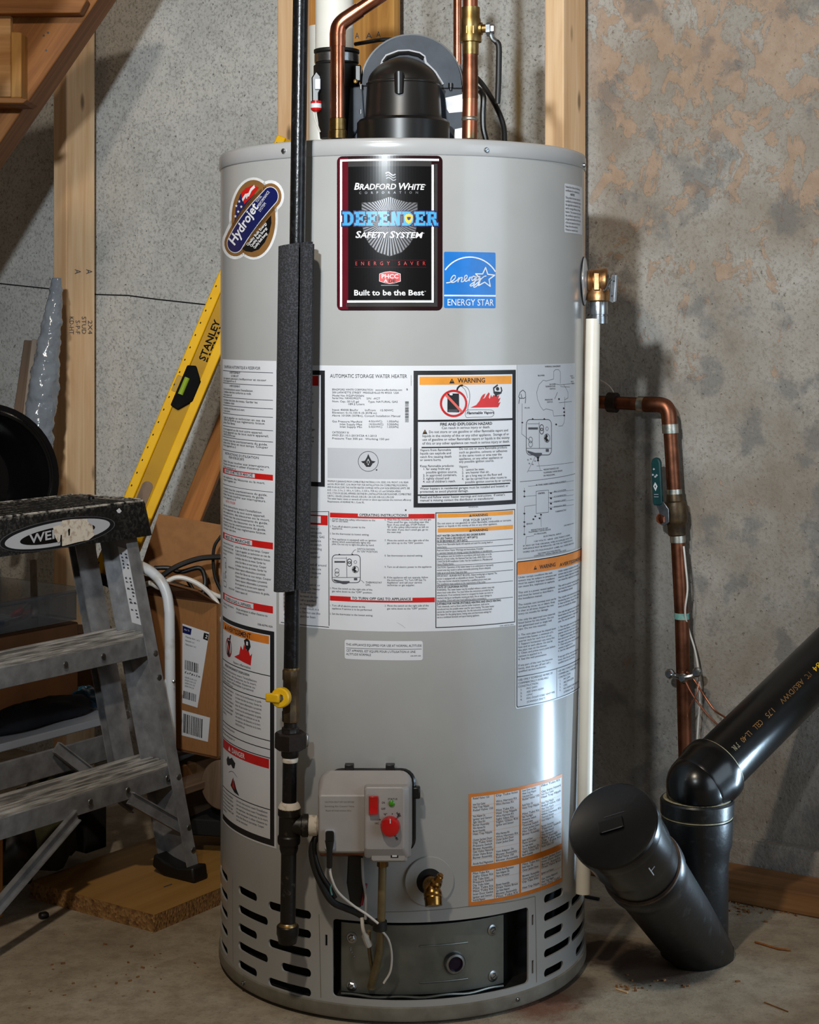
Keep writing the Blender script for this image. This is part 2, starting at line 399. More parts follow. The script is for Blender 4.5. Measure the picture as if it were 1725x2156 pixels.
# ------------------------------------------------------------------ mesh builder
ORG = {}
class MB:
    def __init__(s):
        s.v, s.f, s.m = [], [], []
    def add(s, vs, fs, mi=0):
        b = len(s.v)
        s.v += [V(p) for p in vs]
        s.f += [tuple(i + b for i in f) for f in fs]
        s.m += [mi] * len(fs)
        return s
    def obox(s, o, a, b, c, mi=0):
        o, a, b, c = V(o), V(a), V(b), V(c)
        p = [o, o + a, o + a + b, o + b, o + c, o + a + c, o + a + b + c, o + b + c]
        f = [(0, 3, 2, 1), (4, 5, 6, 7), (0, 1, 5, 4), (1, 2, 6, 5), (2, 3, 7, 6), (3, 0, 4, 7)]
        if a.cross(b).dot(c) < 0:
            f = [tuple(reversed(x)) for x in f]
        return s.add(p, f, mi)
    def box(s, c, sx, sy, sz, ax=(1, 0, 0), ay=(0, 1, 0), az=(0, 0, 1), mi=0):
        a, b, d = V(ax) * sx, V(ay) * sy, V(az) * sz
        return s.obox(V(c) - a / 2 - b / 2 - d / 2, a, b, d, mi)
    def tube(s, pts, r, seg=14, caps=True, mi=0):
        pts = [V(p) for p in pts]
        n = len(pts)
        rs = r if isinstance(r, (list, tuple)) else [r] * n
        t0 = (pts[1] - pts[0]).normalized()
        ref = V((0, 0, 1)) if abs(t0.z) < 0.9 else V((0, -1, 0))
        x = ref.cross(t0).normalized()
        vs = []
        for i in range(n):
            if i == 0:
                t = t0
            elif i == n - 1:
                t = (pts[-1] - pts[-2]).normalized()
            else:
                t = ((pts[i] - pts[i - 1]).normalized() + (pts[i + 1] - pts[i]).normalized())
                t = t.normalized() if t.length > 1e-6 else t0
            x = (x - t * x.dot(t)).normalized()
            y = t.cross(x)
            for k in range(seg):
                a = 2 * pi * k / seg
                vs.append(pts[i] + (x * cos(a) + y * sin(a)) * rs[i])
        fs = []
        for i in range(n - 1):
            for k in range(seg):
                k2 = (k + 1) % seg
                fs.append((i * seg + k, i * seg + k2, (i + 1) * seg + k2, (i + 1) * seg + k))
        if caps:
            fs.append(tuple(reversed(range(seg))))
            fs.append(tuple((n - 1) * seg + k for k in range(seg)))
        return s.add(vs, fs, mi)
    def lathe(s, o, axis, prof, seg=32, mi=0, close=True, ref=None, phase=0.0):
        """prof: (distance along axis, radius)"""
        o, t = V(o), V(axis).normalized()
        ref = V(ref) if ref else (V((0, 0, 1)) if abs(t.z) < 0.9 else V((1, 0, 0)))
        x = (ref - t * ref.dot(t)).normalized()
        y = t.cross(x)
        vs, fs = [], []
        for h, r in prof:
            for k in range(seg):
                a = 2 * pi * k / seg + phase
                vs.append(o + t * h + (x * cos(a) + y * sin(a)) * r)
        n = len(prof)
        for i in range(n - 1):
            for k in range(seg):
                k2 = (k + 1) % seg
                fs.append((i * seg + k, i * seg + k2, (i + 1) * seg + k2, (i + 1) * seg + k))
        if close:
            if prof[0][1] > 1e-5:
                fs.append(tuple(reversed(range(seg))))
            if prof[-1][1] > 1e-5:
                fs.append(tuple((n - 1) * seg + k for k in range(seg)))
        return s.add(vs, fs, mi)
    def prism(s, poly, vec, mi=0):
        poly = [V(p) for p in poly]
        vec = V(vec)
        n = len(poly)
        nor = V((0, 0, 0))
        for i in range(n):
            nor += poly[i].cross(poly[(i + 1) % n])
        if nor.dot(vec) > 0:
            poly.reverse()
        vs = poly + [p + vec for p in poly]
        fs = [tuple(range(n)), tuple(reversed(range(n, 2 * n)))]
        for i in range(n):
            j = (i + 1) % n
            fs.append((i, i + n, j + n, j))
        return s.add(vs, fs, mi)
    def loft(s, loops, mi=0, caps=True):
        n = len(loops[0])
        vs = [V(p) for L in loops for p in L]
        fs = []
        for i in range(len(loops) - 1):
            for k in range(n):
                k2 = (k + 1) % n
                fs.append((i * n + k, i * n + k2, (i + 1) * n + k2, (i + 1) * n + k))
        if caps:
            fs.append(tuple(reversed(range(n))))
            fs.append(tuple((len(loops) - 1) * n + k for k in range(n)))
        return s.add(vs, fs, mi)
    def build(s, name, mats, parent=None, bev=0.0, bseg=2, ang=35, mw=None, org=None, flat=False):
        if not isinstance(mats, (list, tuple)):
            mats = [mats]
        mats = [MT[m] if isinstance(m, str) else m for m in mats]
        if parent is not None:
            base = ORG[parent]
        else:
            base = None
        if mw is None:
            if base is not None:
                mw = base
            else:
                if org is None:
                    lo = min(p.z for p in s.v)
                    org = V(((min(p.x for p in s.v) + max(p.x for p in s.v)) / 2, (min(p.y for p in s.v) + max(p.y for p in s.v)) / 2, lo))
                mw = Matrix.Translation(org)
        inv = mw.inverted()
        me = bpy.data.meshes.new(name)
        me.from_pydata([inv @ p for p in s.v], [], s.f)
        for m in mats:
            me.materials.append(m)
        if len(mats) > 1:
            me.polygons.foreach_set('material_index', s.m)
        me.update()
        if not flat:
            me.shade_smooth()
            me.set_sharp_from_angle(angle=radians(ang))
        o = bpy.data.objects.new(name, me)
        COL.objects.link(o)
        if parent is not None:
            o.parent = parent
            o.matrix_basis = base.inverted() @ mw
        else:
            o.matrix_basis = mw
        ORG[o] = mw
        if bev:
            b = o.modifiers.new('bevel', 'BEVEL')
            b.width = bev
            b.segments = bseg
            b.limit_method = 'ANGLE'
            b.angle_limit = radians(40)
            b.harden_normals = False
        return o
def tag(o, label=None, cat=None, group=None, kind=None):
    if label: o['label'] = label
    if cat: o['category'] = cat
    if group: o['group'] = group
    if kind: o['kind'] = kind
    return o
def thing(name, loc, label, cat, group=None):
    o = bpy.data.objects.new(name, None)
    o.empty_display_size = 0.05
    COL.objects.link(o)
    o.location = loc
    ORG[o] = Matrix.Translation(V(loc))
    return tag(o, label, cat, group)
def frame_z(o, zdir, xdir):
    z = V(zdir).normalized()
    x = V(xdir)
    x = (x - z * x.dot(z)).normalized()
    y = z.cross(x)
    m = Matrix((x, y, z)).transposed().to_4x4()
    m.translation = V(o)
    return m
def bez(pts, n=10):
    """Catmull-Rom through the points"""
    pts = [V(p) for p in pts]
    P = [pts[0] * 2 - pts[1]] + pts + [pts[-1] * 2 - pts[-2]]
    out = []
    for i in range(1, len(P) - 2):
        a, b, c, d = P[i - 1], P[i], P[i + 1], P[i + 2]
        for k in range(n):
            t = k / n
            out.append(0.5 * ((2 * b) + (c - a) * t + (2 * a - 5 * b + 4 * c - d) * t * t + (3 * b - 3 * c + d - a) * t ** 3))
    out.append(pts[-1])
    return out
def rrect(x0, y0, x1, y1, r, n=5):
    out = []
    for cx, cy, a0 in ((x1 - r, y1 - r, 0), (x0 + r, y1 - r, 90), (x0 + r, y0 + r, 180), (x1 - r, y0 + r, 270)):
        for k in range(n + 1):
            a = radians(a0 + 90.0 * k / n)
            out.append((cx + r * cos(a), cy + r * sin(a)))
    return out
def ellipse(cx, cy, a, b, n=40, rot=0.0):
    r = radians(rot)
    return [(cx + a * cos(t) * cos(r) - b * sin(t) * sin(r), cy + a * cos(t) * sin(r) + b * sin(t) * cos(r)) for t in (2 * pi * k / n for k in range(n))]

# ------------------------------------------------------------------ lettering (Blender's own built-in face), cached glyph by glyph
CHARS = "".join(chr(c) for c in range(33, 127)) + "ÉÈÀÊéèàêç°\u2122"
GL = {}
def load_glyphs():
    tmp = []
    for st, off in (('r', 0.0), ('b', 0.022)):
        for ch in CHARS + ' ':
            for body in (ch, ch + '|'):
                cu = bpy.data.curves.new('g', 'FONT')
                cu.body = body
                cu.resolution_u = 2
                cu.offset = off
                cu.size = 1.0
                ob = bpy.data.objects.new('g', cu)
                COL.objects.link(ob)
                tmp.append((st, ch, body, ob))
    bpy.context.view_layer.update()
    dg = bpy.context.evaluated_depsgraph_get()
    res = {}
    for st, ch, body, ob in tmp:
        me = ob.evaluated_get(dg).to_mesh()
        vs = [(p.co.x, p.co.y) for p in me.vertices]
        fs = [tuple(f.vertices) for f in me.polygons]
        res[(st, ch, len(body))] = (vs, fs)
        ob.evaluated_get(dg).to_mesh_clear()
    for st in 'rb':
        bar = max(x for x, y in res[(st, '|', 1)][0])
        for ch in CHARS + ' ':
            adv = max(x for x, y in res[(st, ch, 2)][0]) - bar
            vs, fs = res[(st, ch, 1)]
            GL[(st, ch)] = (vs, fs, adv)
    for st, ch, body, ob in tmp:
        cu = ob.data
        bpy.data.objects.remove(ob)
        bpy.data.curves.remove(cu)
load_glyphs()
CAPH = max(y for x, y in GL[('r', 'H')][0])
def text_w(s, st='r', sp=0.0):
    return sum(GL[(st, c)][2] + sp for c in s) - sp if s else 0.0

class Sheet:
    """flat printing laid on a surface; conv turns a measured pixel into surface coordinates, mapf turns those into a point"""
    def __init__(s, conv, mapf, upm, strip=None):
        s.conv, s.mapf, s.upm, s.strip = conv, mapf, upm, strip
        s.v, s.f, s.m, s.mats = [], [], [], []
    def mi(s, m):
        if m not in s.mats:
            s.mats.append(m)
        return s.mats.index(m)
    def tri(s, pts, m, lay):
        """convex polygon in surface coordinates"""
        us = [p[0] for p in pts]
        pieces = [pts]
        if s.strip and max(us) - min(us) > s.strip:
            pieces = []
            k0, k1 = math.floor(min(us) / s.strip), math.ceil(max(us) / s.strip)
            for k in range(k0, k1):
                q = pts
                for lim, sg in ((k * s.strip, 1), ((k + 1) * s.strip, -1)):
                    o = []
                    for i in range(len(q)):
                        a, b = q[i], q[(i + 1) % len(q)]
                        da, db = (a[0] - lim) * sg, (b[0] - lim) * sg
                        if da >= 0:
                            o.append(a)
                        if (da > 0 > db) or (da < 0 < db):
                            t = da / (da - db)
                            o.append((a[0] + (b[0] - a[0]) * t, a[1] + (b[1] - a[1]) * t))
                    q = o
                    if len(q) < 3:
                        break
                if len(q) >= 3:
                    pieces.append(q)
        i = s.mi(m)
        for q in pieces:
            b = len(s.v)
            ar = sum(q[k][0] * q[(k + 1) % len(q)][1] - q[(k + 1) % len(q)][0] * q[k][1] for k in range(len(q)))
            if ar < 0:
                q = list(reversed(q))
            s.v += [s.mapf(u, v, lay) for u, v in q]
            s.f.append(tuple(range(b, b + len(q))))
            s.m.append(i)
    def poly_uv(s, pts, m, lay):
        for t in tessellate_polygon([[V((p[0], p[1], 0)) for p in pts]]):
            s.tri([pts[k] for k in t], m, lay)
    def poly(s, pxs, m, lay=1):
        s.poly_uv([s.conv(*p) for p in pxs], m, lay)
    def rect(s, x0, y0, x1, y1, m, lay=1, yr=None):
        """top-left and bottom-right pixels; level on the surface"""
        a, b = s.conv(x0, y0), s.conv(x1, y1)
        if yr is None:
            b = (b[0], s.conv(x0, y1)[1])
        s.tri([(a[0], b[1]), (b[0], b[1]), (b[0], a[1]), (a[0], a[1])], m, lay)
    def line(s, pxs, w, m, lay=2, closed=False):
        uv = [s.conv(*p) for p in pxs]
        if closed:
            uv.append(uv[0])
        h = w / s.upm / 2
        for a, b in zip(uv, uv[1:]):
            dx, dy = b[0] - a[0], b[1] - a[1]
            L = sqrt(dx * dx + dy * dy) or 1e-9
            ex, ey = dx / L * h * 0.5, dy / L * h * 0.5
            nx, ny = -dy / L * h, dx / L * h
            s.tri([(a[0] - ex - nx, a[1] - ey - ny), (b[0] + ex - nx, b[1] + ey - ny), (b[0] + ex + nx, b[1] + ey + ny), (a[0] - ex + nx, a[1] - ey + ny)], m, lay)
    def hline(s, x0, y0, x1, w, m, lay=2):
        a, b = s.conv(x0, y0), s.conv(x1, y0)
        h = w / s.upm / 2
        s.tri([(a[0], a[1] - h), (b[0], a[1] - h), (b[0], a[1] + h), (a[0], a[1] + h)], m, lay)
    def frame(s, x0, y0, x1, y1, w, m, lay=2):
        a, b = s.conv(x0, y0), s.conv(x1, y0)
        c = s.conv(x0, y1)
        u0, u1, v1, v0 = a[0], b[0], a[1], c[1]
        h = w / s.upm
        for q in ((u0, v1 - h, u1, v1), (u0, v0, u1, v0 + h), (u0, v0 + h, u0 + h, v1 - h), (u1 - h, v0 + h, u1, v1 - h)):
            s.tri([(q[0], q[1]), (q[2], q[1]), (q[2], q[3]), (q[0], q[3])], m, lay)
    def text(s, t, x0, y, x1, h, m='ink', st='r', lay=3, it=0.0, sp=0.0, keep=False):
        """baseline from (x0, y) to column x1; cap height h"""
        a, b = s.conv(x0, y), s.conv(x1, y)
        w = text_w(t, st, sp)
        sy = h / s.upm / CAPH
        sx = sy if keep else (b[0] - a[0]) / w
        x = 0.0
        for c in t:
            vs, fs, adv = GL[(st, c)]
            if vs:
                q = [(a[0] + (x + gx) * sx + it * gy * sy, a[1] + gy * sy) for gx, gy in vs]
                s.glyph(q, fs, m, lay)
            x += adv + sp
    def text_px(s, t, x0, y0, ang, h, width, m='ink', st='r', lay=3, it=0.0, sp=0.0):
        """lettering turned by ang degrees in the photograph; every vertex is carried to the surface"""
        w = text_w(t, st, sp)
        sy = h / CAPH
        sx = width / w
        ca, sa = cos(radians(ang)), sin(radians(ang))
        x = 0.0
        for c in t:
            vs, fs, adv = GL[(st, c)]
            if vs:
                q = []
                for gx, gy in vs:
                    lx, ly = (x + gx) * sx + it * gy * sy, gy * sy
                    q.append(s.conv(x0 + lx * ca - ly * sa, y0 - lx * sa - ly * ca))
                s.glyph(q, fs, m, lay)
            x += adv + sp
    def glyph(s, q, fs, m, lay):
        us = [p[0] for p in q]
        if s.strip and max(us) - min(us) > s.strip * 1.2:
            for f in fs:
                s.tri([q[k] for k in f], m, lay)
            return
        i = s.mi(m)
        b = len(s.v)
        s.v += [s.mapf(u, v, lay) for u, v in q]
        for f in fs:
            s.f.append(tuple(k + b for k in f))
            s.m.append(i)
    def build(s, name, parent, label=None):
        mb = MB()
        mb.v, mb.f, mb.m = s.v, s.f, s.m
        o = mb.build(name, [MT[m] for m in s.mats], parent, flat=True)
        if label:
            o['label'] = label
        return o
def tank_sheet(R=TR, lift=0.0003):
    return Sheet(lambda px, py: (lambda t: (t[0] * R, t[1]))(on_cyl(px, py, R)), lambda u, v, lay: cyl(u / R, R + lift + lay * 0.00014, v), F / 2.37, 0.004)
def flat_sheet(o, ux, uy, nor, conv, upm=1.0, step=0.00015):
    o, ux, uy, nor = V(o), V(ux), V(uy), V(nor)
    return Sheet(conv, lambda u, v, lay: o + ux * u + uy * v + nor * (0.0002 + lay * step), upm)
def face_sheet(d, eps=0.00015):
    """printing on a face square to the view, at depth d"""
    return Sheet(lambda px, py: ((px - CX) / F * d, CH + (HY - py) / F * d), lambda u, v, lay: V((u, d - 0.0002 - lay * eps, v)), F / d)

# ================================================================== the setting
def plane_conv(o, ux, uy, nor):
    o, ux, uy, nor = V(o), V(ux), V(uy), V(nor)
    C = V((0, 0, CH))
    def conv(px, py):
        d = V(((px - CX) / F, 1, (HY - py) / F))
        p = C + d * ((o - C).dot(nor) / d.dot(nor))
        return ((p - o).dot(ux), (p - o).dot(uy))
    return conv
def plane_sheet(o, ux, uy, nor, step=0.00015):
    return flat_sheet(o, ux, uy, nor, plane_conv(o, ux, uy, nor), F / V(o).y, step)

floor = MB().box((0, 1.9, -0.05), 5.2, 5.6, 0.1).build('floor', 'floor', org=V((0, 0, 0)))
tag(floor, kind='structure')
WM = frame_z(WO, Z, U)
wall = MB().obox(wp(-2.5, WALL_OFF, -0.02), U * 4.3, M * 0.2, Z * 2.5).build('wall_back', 'concrete', mw=WM)
tag(wall, kind='structure')
MB().obox(wp(ws(1330, 0.1), 0.092, 0), U * 1.6, M * 0.03, Z * 0.079).build('footing_ledge', 'concrete', wall, bev=0.006)
MB().tube([onwall(x, y, WALL_OFF - 0.0005) for x, y in ((-60, 592), (0, 597), (95, 607), (205, 620), (270, 622), (330, 630), (440, 642), (560, 655))], 0.0015, 6).build('crack', 'dark', wall)

# bottom plate and studs
sill = MB().obox(wp(ws(900), 0, 0), U * 1.45, M * 0.089, Z * 0.038).build('sill_plate', 'sill', mw=frame_z(wp(0, 0, 0), U, Z), bev=0.003)
tag(sill, 'low timber sill plate lying on the floor along the right concrete wall', 'timber')
def stud(px_right, label, m, turn=0.0, z0=0.038):
    s1 = ws(px_right)
    mw = Matrix.Translation(wp(s1, 0.04, z0)) @ Matrix.Rotation(turn, 4, 'Z')
    o = MB().obox(wp(s1 - 0.038, 0, z0), U * 0.038, M * 0.089, Z * (2.3 - z0)).build('wall_stud', m, mw=mw, bev=0.0022)
    return tag(o, label, 'stud', 'upright wall studs'), s1
st1, s1 = stud(140, 'knotty pine stud at far left beside the staircase and plastic wrapped roll', 'stud', 0.4, 0.0)
st2, s2 = stud(617, 'pine stud directly behind the tall black gas pipe', 'stud', 2.2, 0.0)
st3, s3 = stud(1187, 'pine stud rising behind the right rim of the water heater', 'stud', 4.0, 0.038)
sh = plane_sheet(wp(s1, 0, 0), M, Z, U)
for x in (157, 181):
    sh.text_px('A', x, 567, -90, 13, 10, 'ink_soft')
for i, t in enumerate(('KD-HT', 'S-P-F', 'STUD', '2X4')):
    sh.text_px(t, 146 + i * 13, 666 + (i % 2) * 8, -90, 9, 38 - (i % 2) * 8, 'ink_soft')
sh.build('stamp', st1, 'faint grey mill stamp')['kind'] = 'stuff'

plank = MB().obox(wp(ws(652, 0.05), 0.05, 0.9), U * (ws(829.5, 0.05) - ws(652, 0.05)), M * 0.024, Z * 1.4).build('wall_plank', 'plank', bev=0.002)
tag(plank, 'wide yellow plank standing behind the white vent pipe and blower', 'plank')
sh = plane_sheet(wp(ws(760, 0.05), 0.05, 1.4), U, Z, -M)
for x, w in ((748, 9), (771, 13), (793, 9)):
    sh.text_px('A', x, 81 if x < 780 else 78, 0, 12, w, 'ink_soft')
sh.build('stamp', plank, 'small dark letter stamps')['kind'] = 'stuff'
pb = MB()
d0 = 3.16
pb.tube([at(675, 900, d0), at(675, 56, d0)], 0.022, 20)
tag(pb.build('white_pipe', 'pvc'), 'thin white plastic pipe standing behind the black rubber vent coupling', 'pipe')

# staircase at the top left
stair = thing('staircase', at(60, 160, 3.2), 'brown timber staircase underside hanging in the top left corner', 'staircase')
def slab(poly, d, th, m, name, parent, bev=0.002, axis=None, mats=None):
    p = [at(x, y, d) for x, y in poly]
    b = MB().prism(p, (0, th, 0))
    c = sum(p, V((0, 0, 0))) / len(p)
    return b.build(name, m, parent, bev=bev, mw=frame_z(c, axis, (0, 1, 0)) if axis else None)
sd = at(205, 0, 3.15) - at(0, 300, 3.15)
slab([(280, -112), (205, 0), (0, 300), (-400, 885), (-400, 663), (30, 30), (126, -112)], 3.15, 0.12, 'stringer', 'stringer', stair, axis=sd)
far = [(280, -112), (205, 0), (0, 300), (-400, 885), (-400, 663), (30, 30), (126, -112)]
MB().prism([at(x, y, 3.15) - V((0, 0.80, 0)) for x, y in far], (0, 0.05, 0)).build('stringer', 'stringer', stair)  # unseen near stringer, added to deepen the shade below the stairs
slab([(-120, -50), (150, -50), (182, 0), (168, 27), (-120, 30)], 3.11, 0.04, 'stringer', 'tread', stair, axis=(1, 0, 0))
slab([(-600, -200), (-130, -200), (-130, 30), (22, 32), (23, 204), (-90, 206), (-90, 430), (-400, 880), (-600, 880)], 3.13, 0.02, 'stud_warm', 'riser', stair, axis=(1, 0, 0))  # left end stretched out of view to block the bulb's light
slab([(-120, 204), (42, 205), (58, 209), (48, 217), (-120, 217)], 3.06, 0.09, 'stringer', 'tread', stair, axis=(1, 0, 0))
slab([(22, 66), (45, 68), (45, 206), (22, 206)], 3.10, 0.05, 'plank', 'cleat', stair, bev=0.003, axis=(0, 0, 1))
for x, y in ((92, 75), (101, 69), (97, 106)):
    MB().lathe(at(x, y, 3.1502), (0, -1, 0), [(0, 0.0022), (0.001, 0.002)], 10).build('nail_head', 'ink', stair)

# plastic-wrapped roll and battens leaning behind the ladder
pr = MB()
pts = bez([at(120, 585, 3.52), at(112, 660, 3.50), at(98, 760, 3.48), at(82, 900, 3.45), at(70, 1020, 3.42), at(58, 1160, 3.39)], 44)
loops = []
rw_ = random.Random(9)
wr = [(rw_.randint(1, 3), rw_.uniform(0.25, 0.75), rw_.uniform(0, 6.28)) for _ in range(7)]
for i, p in enumerate(pts):
    t = i / (len(pts) - 1)
    r0 = 0.010 + 0.021 * min(1, t * 2.0)
    L_ = []
    for k in range(48):
        a = 2 * pi * k / 48
        w_ = mnoise.noise(V((cos(a) * 1.3 + i * 0.05, sin(a) * 1.3, i * 0.16))) + 0.6 * abs(mnoise.noise(V((cos(a) * 3, sin(a) * 3 + i * 0.11, i * 0.33))))
        L_.append(p + V((cos(a), sin(a), 0)) * r0 * (0.95 + 0.17 * w_))
    loops.append(L_)
pr.loft(loops)
tag(pr.build('wrapped_roll', 'poly', ang=180), 'roll in crinkled clear plastic leaning beside the far left stud', 'roll')
def batten(p0, p1, w, th, m, label, name='wood_batten', cat='batten'):
    a, b = V(p0), V(p1)
    z = (b - a)
    L = z.length
    mw = frame_z(a, z, (1, 0, 0))
    x, y, zz = (mw.to_3x3() @ V(c) for c in ((1, 0, 0), (0, 1, 0), (0, 0, 1)))
    o = MB().obox(a - x * w / 2, x * w, y * th, zz * L).build(name, m, mw=mw, bev=0.002)
    return tag(o, label, cat)
batten(at(10, 1060, 3.60), at(60, 716, 3.72), 0.020, 0.03, 'dim_wood', 'brown wooden batten leaning on the wall at the far left edge')
batten(at(33, 1060, 3.52), at(75, 714, 3.64), 0.017, 0.03, 'grey_wood', 'pale wooden batten between the brown batten and the plastic roll')
batten(at(375, 1150, 3.30), at(500, 835, 3.47), 0.045, 0.02, 'offcut', 'orange wood strip leaning on the wall just left of the heater')

# spirit level
lt, lb = at(584, 283, 3.31), at(190, 1212, 3.13)
lz = lt - lb
LL = lz.length
LMW = frame_z(lb, lz, (1, 0, 0))
lx, ly, lz = (LMW.to_3x3() @ V(c) for c in ((1, 0, 0), (0, 1, 0), (0, 0, 1)))
LW = 0.0645
level = thing('spirit_level', lb, 'long yellow spirit level leaning on the wall left of the heater', 'level')
def LB(x0, x1, y0, y1, z0, z1):
    return MB().obox(lb + lx * x0 + ly * y0 + lz * z0, lx * (x1 - x0), ly * (y1 - y0), lz * (z1 - z0))
LB(0.010, LW - 0.010, 0.006, 0.018, 0, LL).build('web', 'level_web', level)
LB(0, 0.018, 0, 0.024, 0, LL).build('rail', 'level_yellow', level, bev=0.002)
LB(LW - 0.018, LW, 0, 0.024, 0, LL).build('rail', 'level_yellow', level, bev=0.002)
LB(-0.001, LW + 0.001, -0.001, 0.025, -0.008, 0.012).build('end_cap', 'black_plastic', level, bev=0.003)
sl = plane_sheet(lb, lx, lz, -ly)
k = 0
while k * 0.0255 < LL:
    z0 = k * 0.0255
    sl.poly_uv([(0.0045, z0), (0.0065, z0), (0.0065, z0 + 0.0035), (0.0045, z0 + 0.0035)], 'matte', 1)
    k += 1
sl.build('ruler_marks', level, 'black ruler dots')['kind'] = 'stuff'
sl = plane_sheet(lb + ly * 0.006, lx, lz, -ly)
sl.text_px('STANLEY', 431, 761, 68.5, 13.5, 90, 'matte', 'b')
sl.text_px('FATMAX', 446, 768, 68.5, 13.5, 92, 'matte', 'b')
sl.build('lettering', level, 'black brand lettering')
# vial block
vc = V((0.033, 0, LL * 0.425))
def LP(x, y, z):
    return lb + lx * x + ly * y + lz * z
vb = MB().prism([LP(0.014, -0.003, vc.z - 0.042), LP(0.030, -0.003, vc.z - 0.045), LP(0.050, -0.003, vc.z - 0.020), LP(0.050, -0.003, vc.z + 0.020), LP(0.030, -0.003, vc.z + 0.045), LP(0.014, -0.003, vc.z + 0.040)], ly * 0.014)
vbo = vb.build('vial_block', 'matte', level, bev=0.002)
MB().tube([LP(0.024, -0.004, vc.z - 0.017), LP(0.024, -0.004, vc.z + 0.017)], 0.0052, 16).build('vial', 'vial', vbo)
LB(0.004, 0.015, -0.002, 0.004, vc.z - 0.016, vc.z + 0.017).build('vial_window', 'bin', vbo, bev=0.002)
hz = LL * (1212 - 1050) / 929.0
hp = [(p[0], p[1]) for p in rrect(0.022, hz - 0.040, 0.043, hz + 0.040, 0.0100, 6)]
MB().prism([LP(x, 0.0045, z) for x, z in hp], ly * 0.003).build('hand_hole', 'dim_wood', level)

# ================================================================== water heater
heater = thing('water_heater', (TX, TY, 0), 'tall grey gas water heater covered in white instruction labels', 'water heater')
HO = ORG[heater]
Z_SEAM_T, Z_SEAM_B, Z_TOP = 1.2035, 0.0262, 1.2255
def ring_loops(prof, seg=192):
    return [[cyl(2 * pi * k / seg, r, z) for k in range(seg)] for r, z in prof]
# --- jacket, cut through with louvre slots and the access opening
jk = MB()
jl = ring_loops([(TR, Z_SEAM_B - 0.004), (TR, Z_SEAM_T + 0.006), (TR - 0.003, Z_SEAM_T + 0.006), (TR - 0.003, Z_SEAM_B - 0.004)])
jk.loft(jl + [jl[0]], caps=False)
jacket = jk.build('jacket', 'paint', heater, ang=40)
cut = MB()
def cut_slot(th0, th1, z, h):
    n = 8
    L = []
    top, bot = [], []
    rr_ = h / 2
    w = (th1 - th0) * TR
    pts = rrect(-w / 2, -rr_, w / 2, rr_, rr_ * 0.98, 5)
    tc = (th0 + th1) / 2
    cut.loft([[cyl(tc + u / TR, TR + 0.012, z + v) for u, v in pts], [cyl(tc + u / TR, TR - 0.022, z + v) for u, v in pts]])
def row_z(px, ys):
    return [on_cyl(px, y)[1] for y in ys]
rows_l = row_z(650, (1927, 1967.5, 2007.5, 2049, 2090))
def th(px, py=1980):
    return on_cyl(px, py)[0]
SH = 0.0122
for i, z in enumerate(rows_l):
    long_ = i % 2 == 0
    cut_slot(th(565 if long_ else 592), th(655), z, SH)
zc = row_z(508, (1875, 1915.6, 1954, 1992.5, 2031.9))
for i, z in enumerate(zc):
    cut_slot(th(502), th(541 if i % 2 == 0 else 564), z, SH)
zr = row_z(1150, (1893, 1931.5, 1969, 2008, 2049))
for i, z in enumerate(zr):
    cut_slot(th(1146), th(1186 if i % 2 == 0 else 1201.5), z, SH)
    a0 = th(1204 if i % 2 else 1213)
    cut_slot(a0, a0 + 0.34, z, SH)
for i, z in enumerate(zc):                      # the row that runs round the left edge
    cut_slot(th(502) - 0.52, th(502) - 0.16, z, SH)
# access opening with rounded corners
ta, tb = th(700.5), th(1113)
zt, zb_ = on_cyl(906, 1941.5)[1], on_cyl(906, 2106)[1]
pts = rrect((ta - tb) / 2 * TR, (zb_ - zt) / 2, (tb - ta) / 2 * TR, (zt - zb_) / 2, 0.006, 4)
pts2 = []
for i in range(len(pts)):                       # subdivide the long edges so the cutter follows the curve
    a, b = pts[i], pts[(i + 1) % len(pts)]
    n_ = max(1, int(abs(a[0] - b[0]) / 0.008))
    for k in range(n_):
        pts2.append((a[0] + (b[0] - a[0]) * k / n_, a[1] + (b[1] - a[1]) * k / n_))
tm, zm = (ta + tb) / 2, (zt + zb_) / 2
cut.loft([[cyl(tm + u / TR, TR + 0.08, zm + v) for u, v in pts2], [cyl(tm + u / TR, 0.15, zm + v) for u, v in pts2]])
for px, y0, y1 in ((687, 1968, 1992), (1122, 1926, 1948), (1122, 2022, 2050)):      # lanced keyholes
    a, za = on_cyl(px, y0)
    zb2 = on_cyl(px, y1)[1]
    cut.loft([[cyl(a + u, r, z) for u, z in ((-0.0065, za), (0.0065, za), (0.0065, zb2), (-0.0065, zb2))] for r in (TR + 0.01, TR - 0.015)])
co = cut.build('cutter', 'dark', heater)
for o in (co,):
    import bmesh
    bm = bmesh.new(); bm.from_mesh(o.data); bmesh.ops.recalc_face_normals(bm, faces=bm.faces); bm.to_mesh(o.data); bm.free()
bm = bmesh.new(); bm.from_mesh(jacket.data); bmesh.ops.recalc_face_normals(bm, faces=bm.faces); bm.to_mesh(jacket.data); bm.free()
mod = jacket.modifiers.new('cut', 'BOOLEAN')
mod.object = co
mod.operation = 'DIFFERENCE'
mod.solver = 'EXACT'
bpy.context.view_layer.update()
me = bpy.data.meshes.new_from_object(jacket.evaluated_get(bpy.context.evaluated_depsgraph_get()))
jacket.modifiers.clear()
jacket.data = me
me.materials.clear()
me.materials.append(MT['paint'])
me.shade_smooth()
me.set_sharp_from_angle(angle=radians(40))
bpy.data.objects.remove(co)
# --- inner shell seen through the openings
MB().loft(ring_loops([(TR - 0.004, 0.029), (0.236, 0.028), (0.236, 0.34), (0.262, 0.36)], 96), caps=False).build('inner_shell', 'dark', heater)
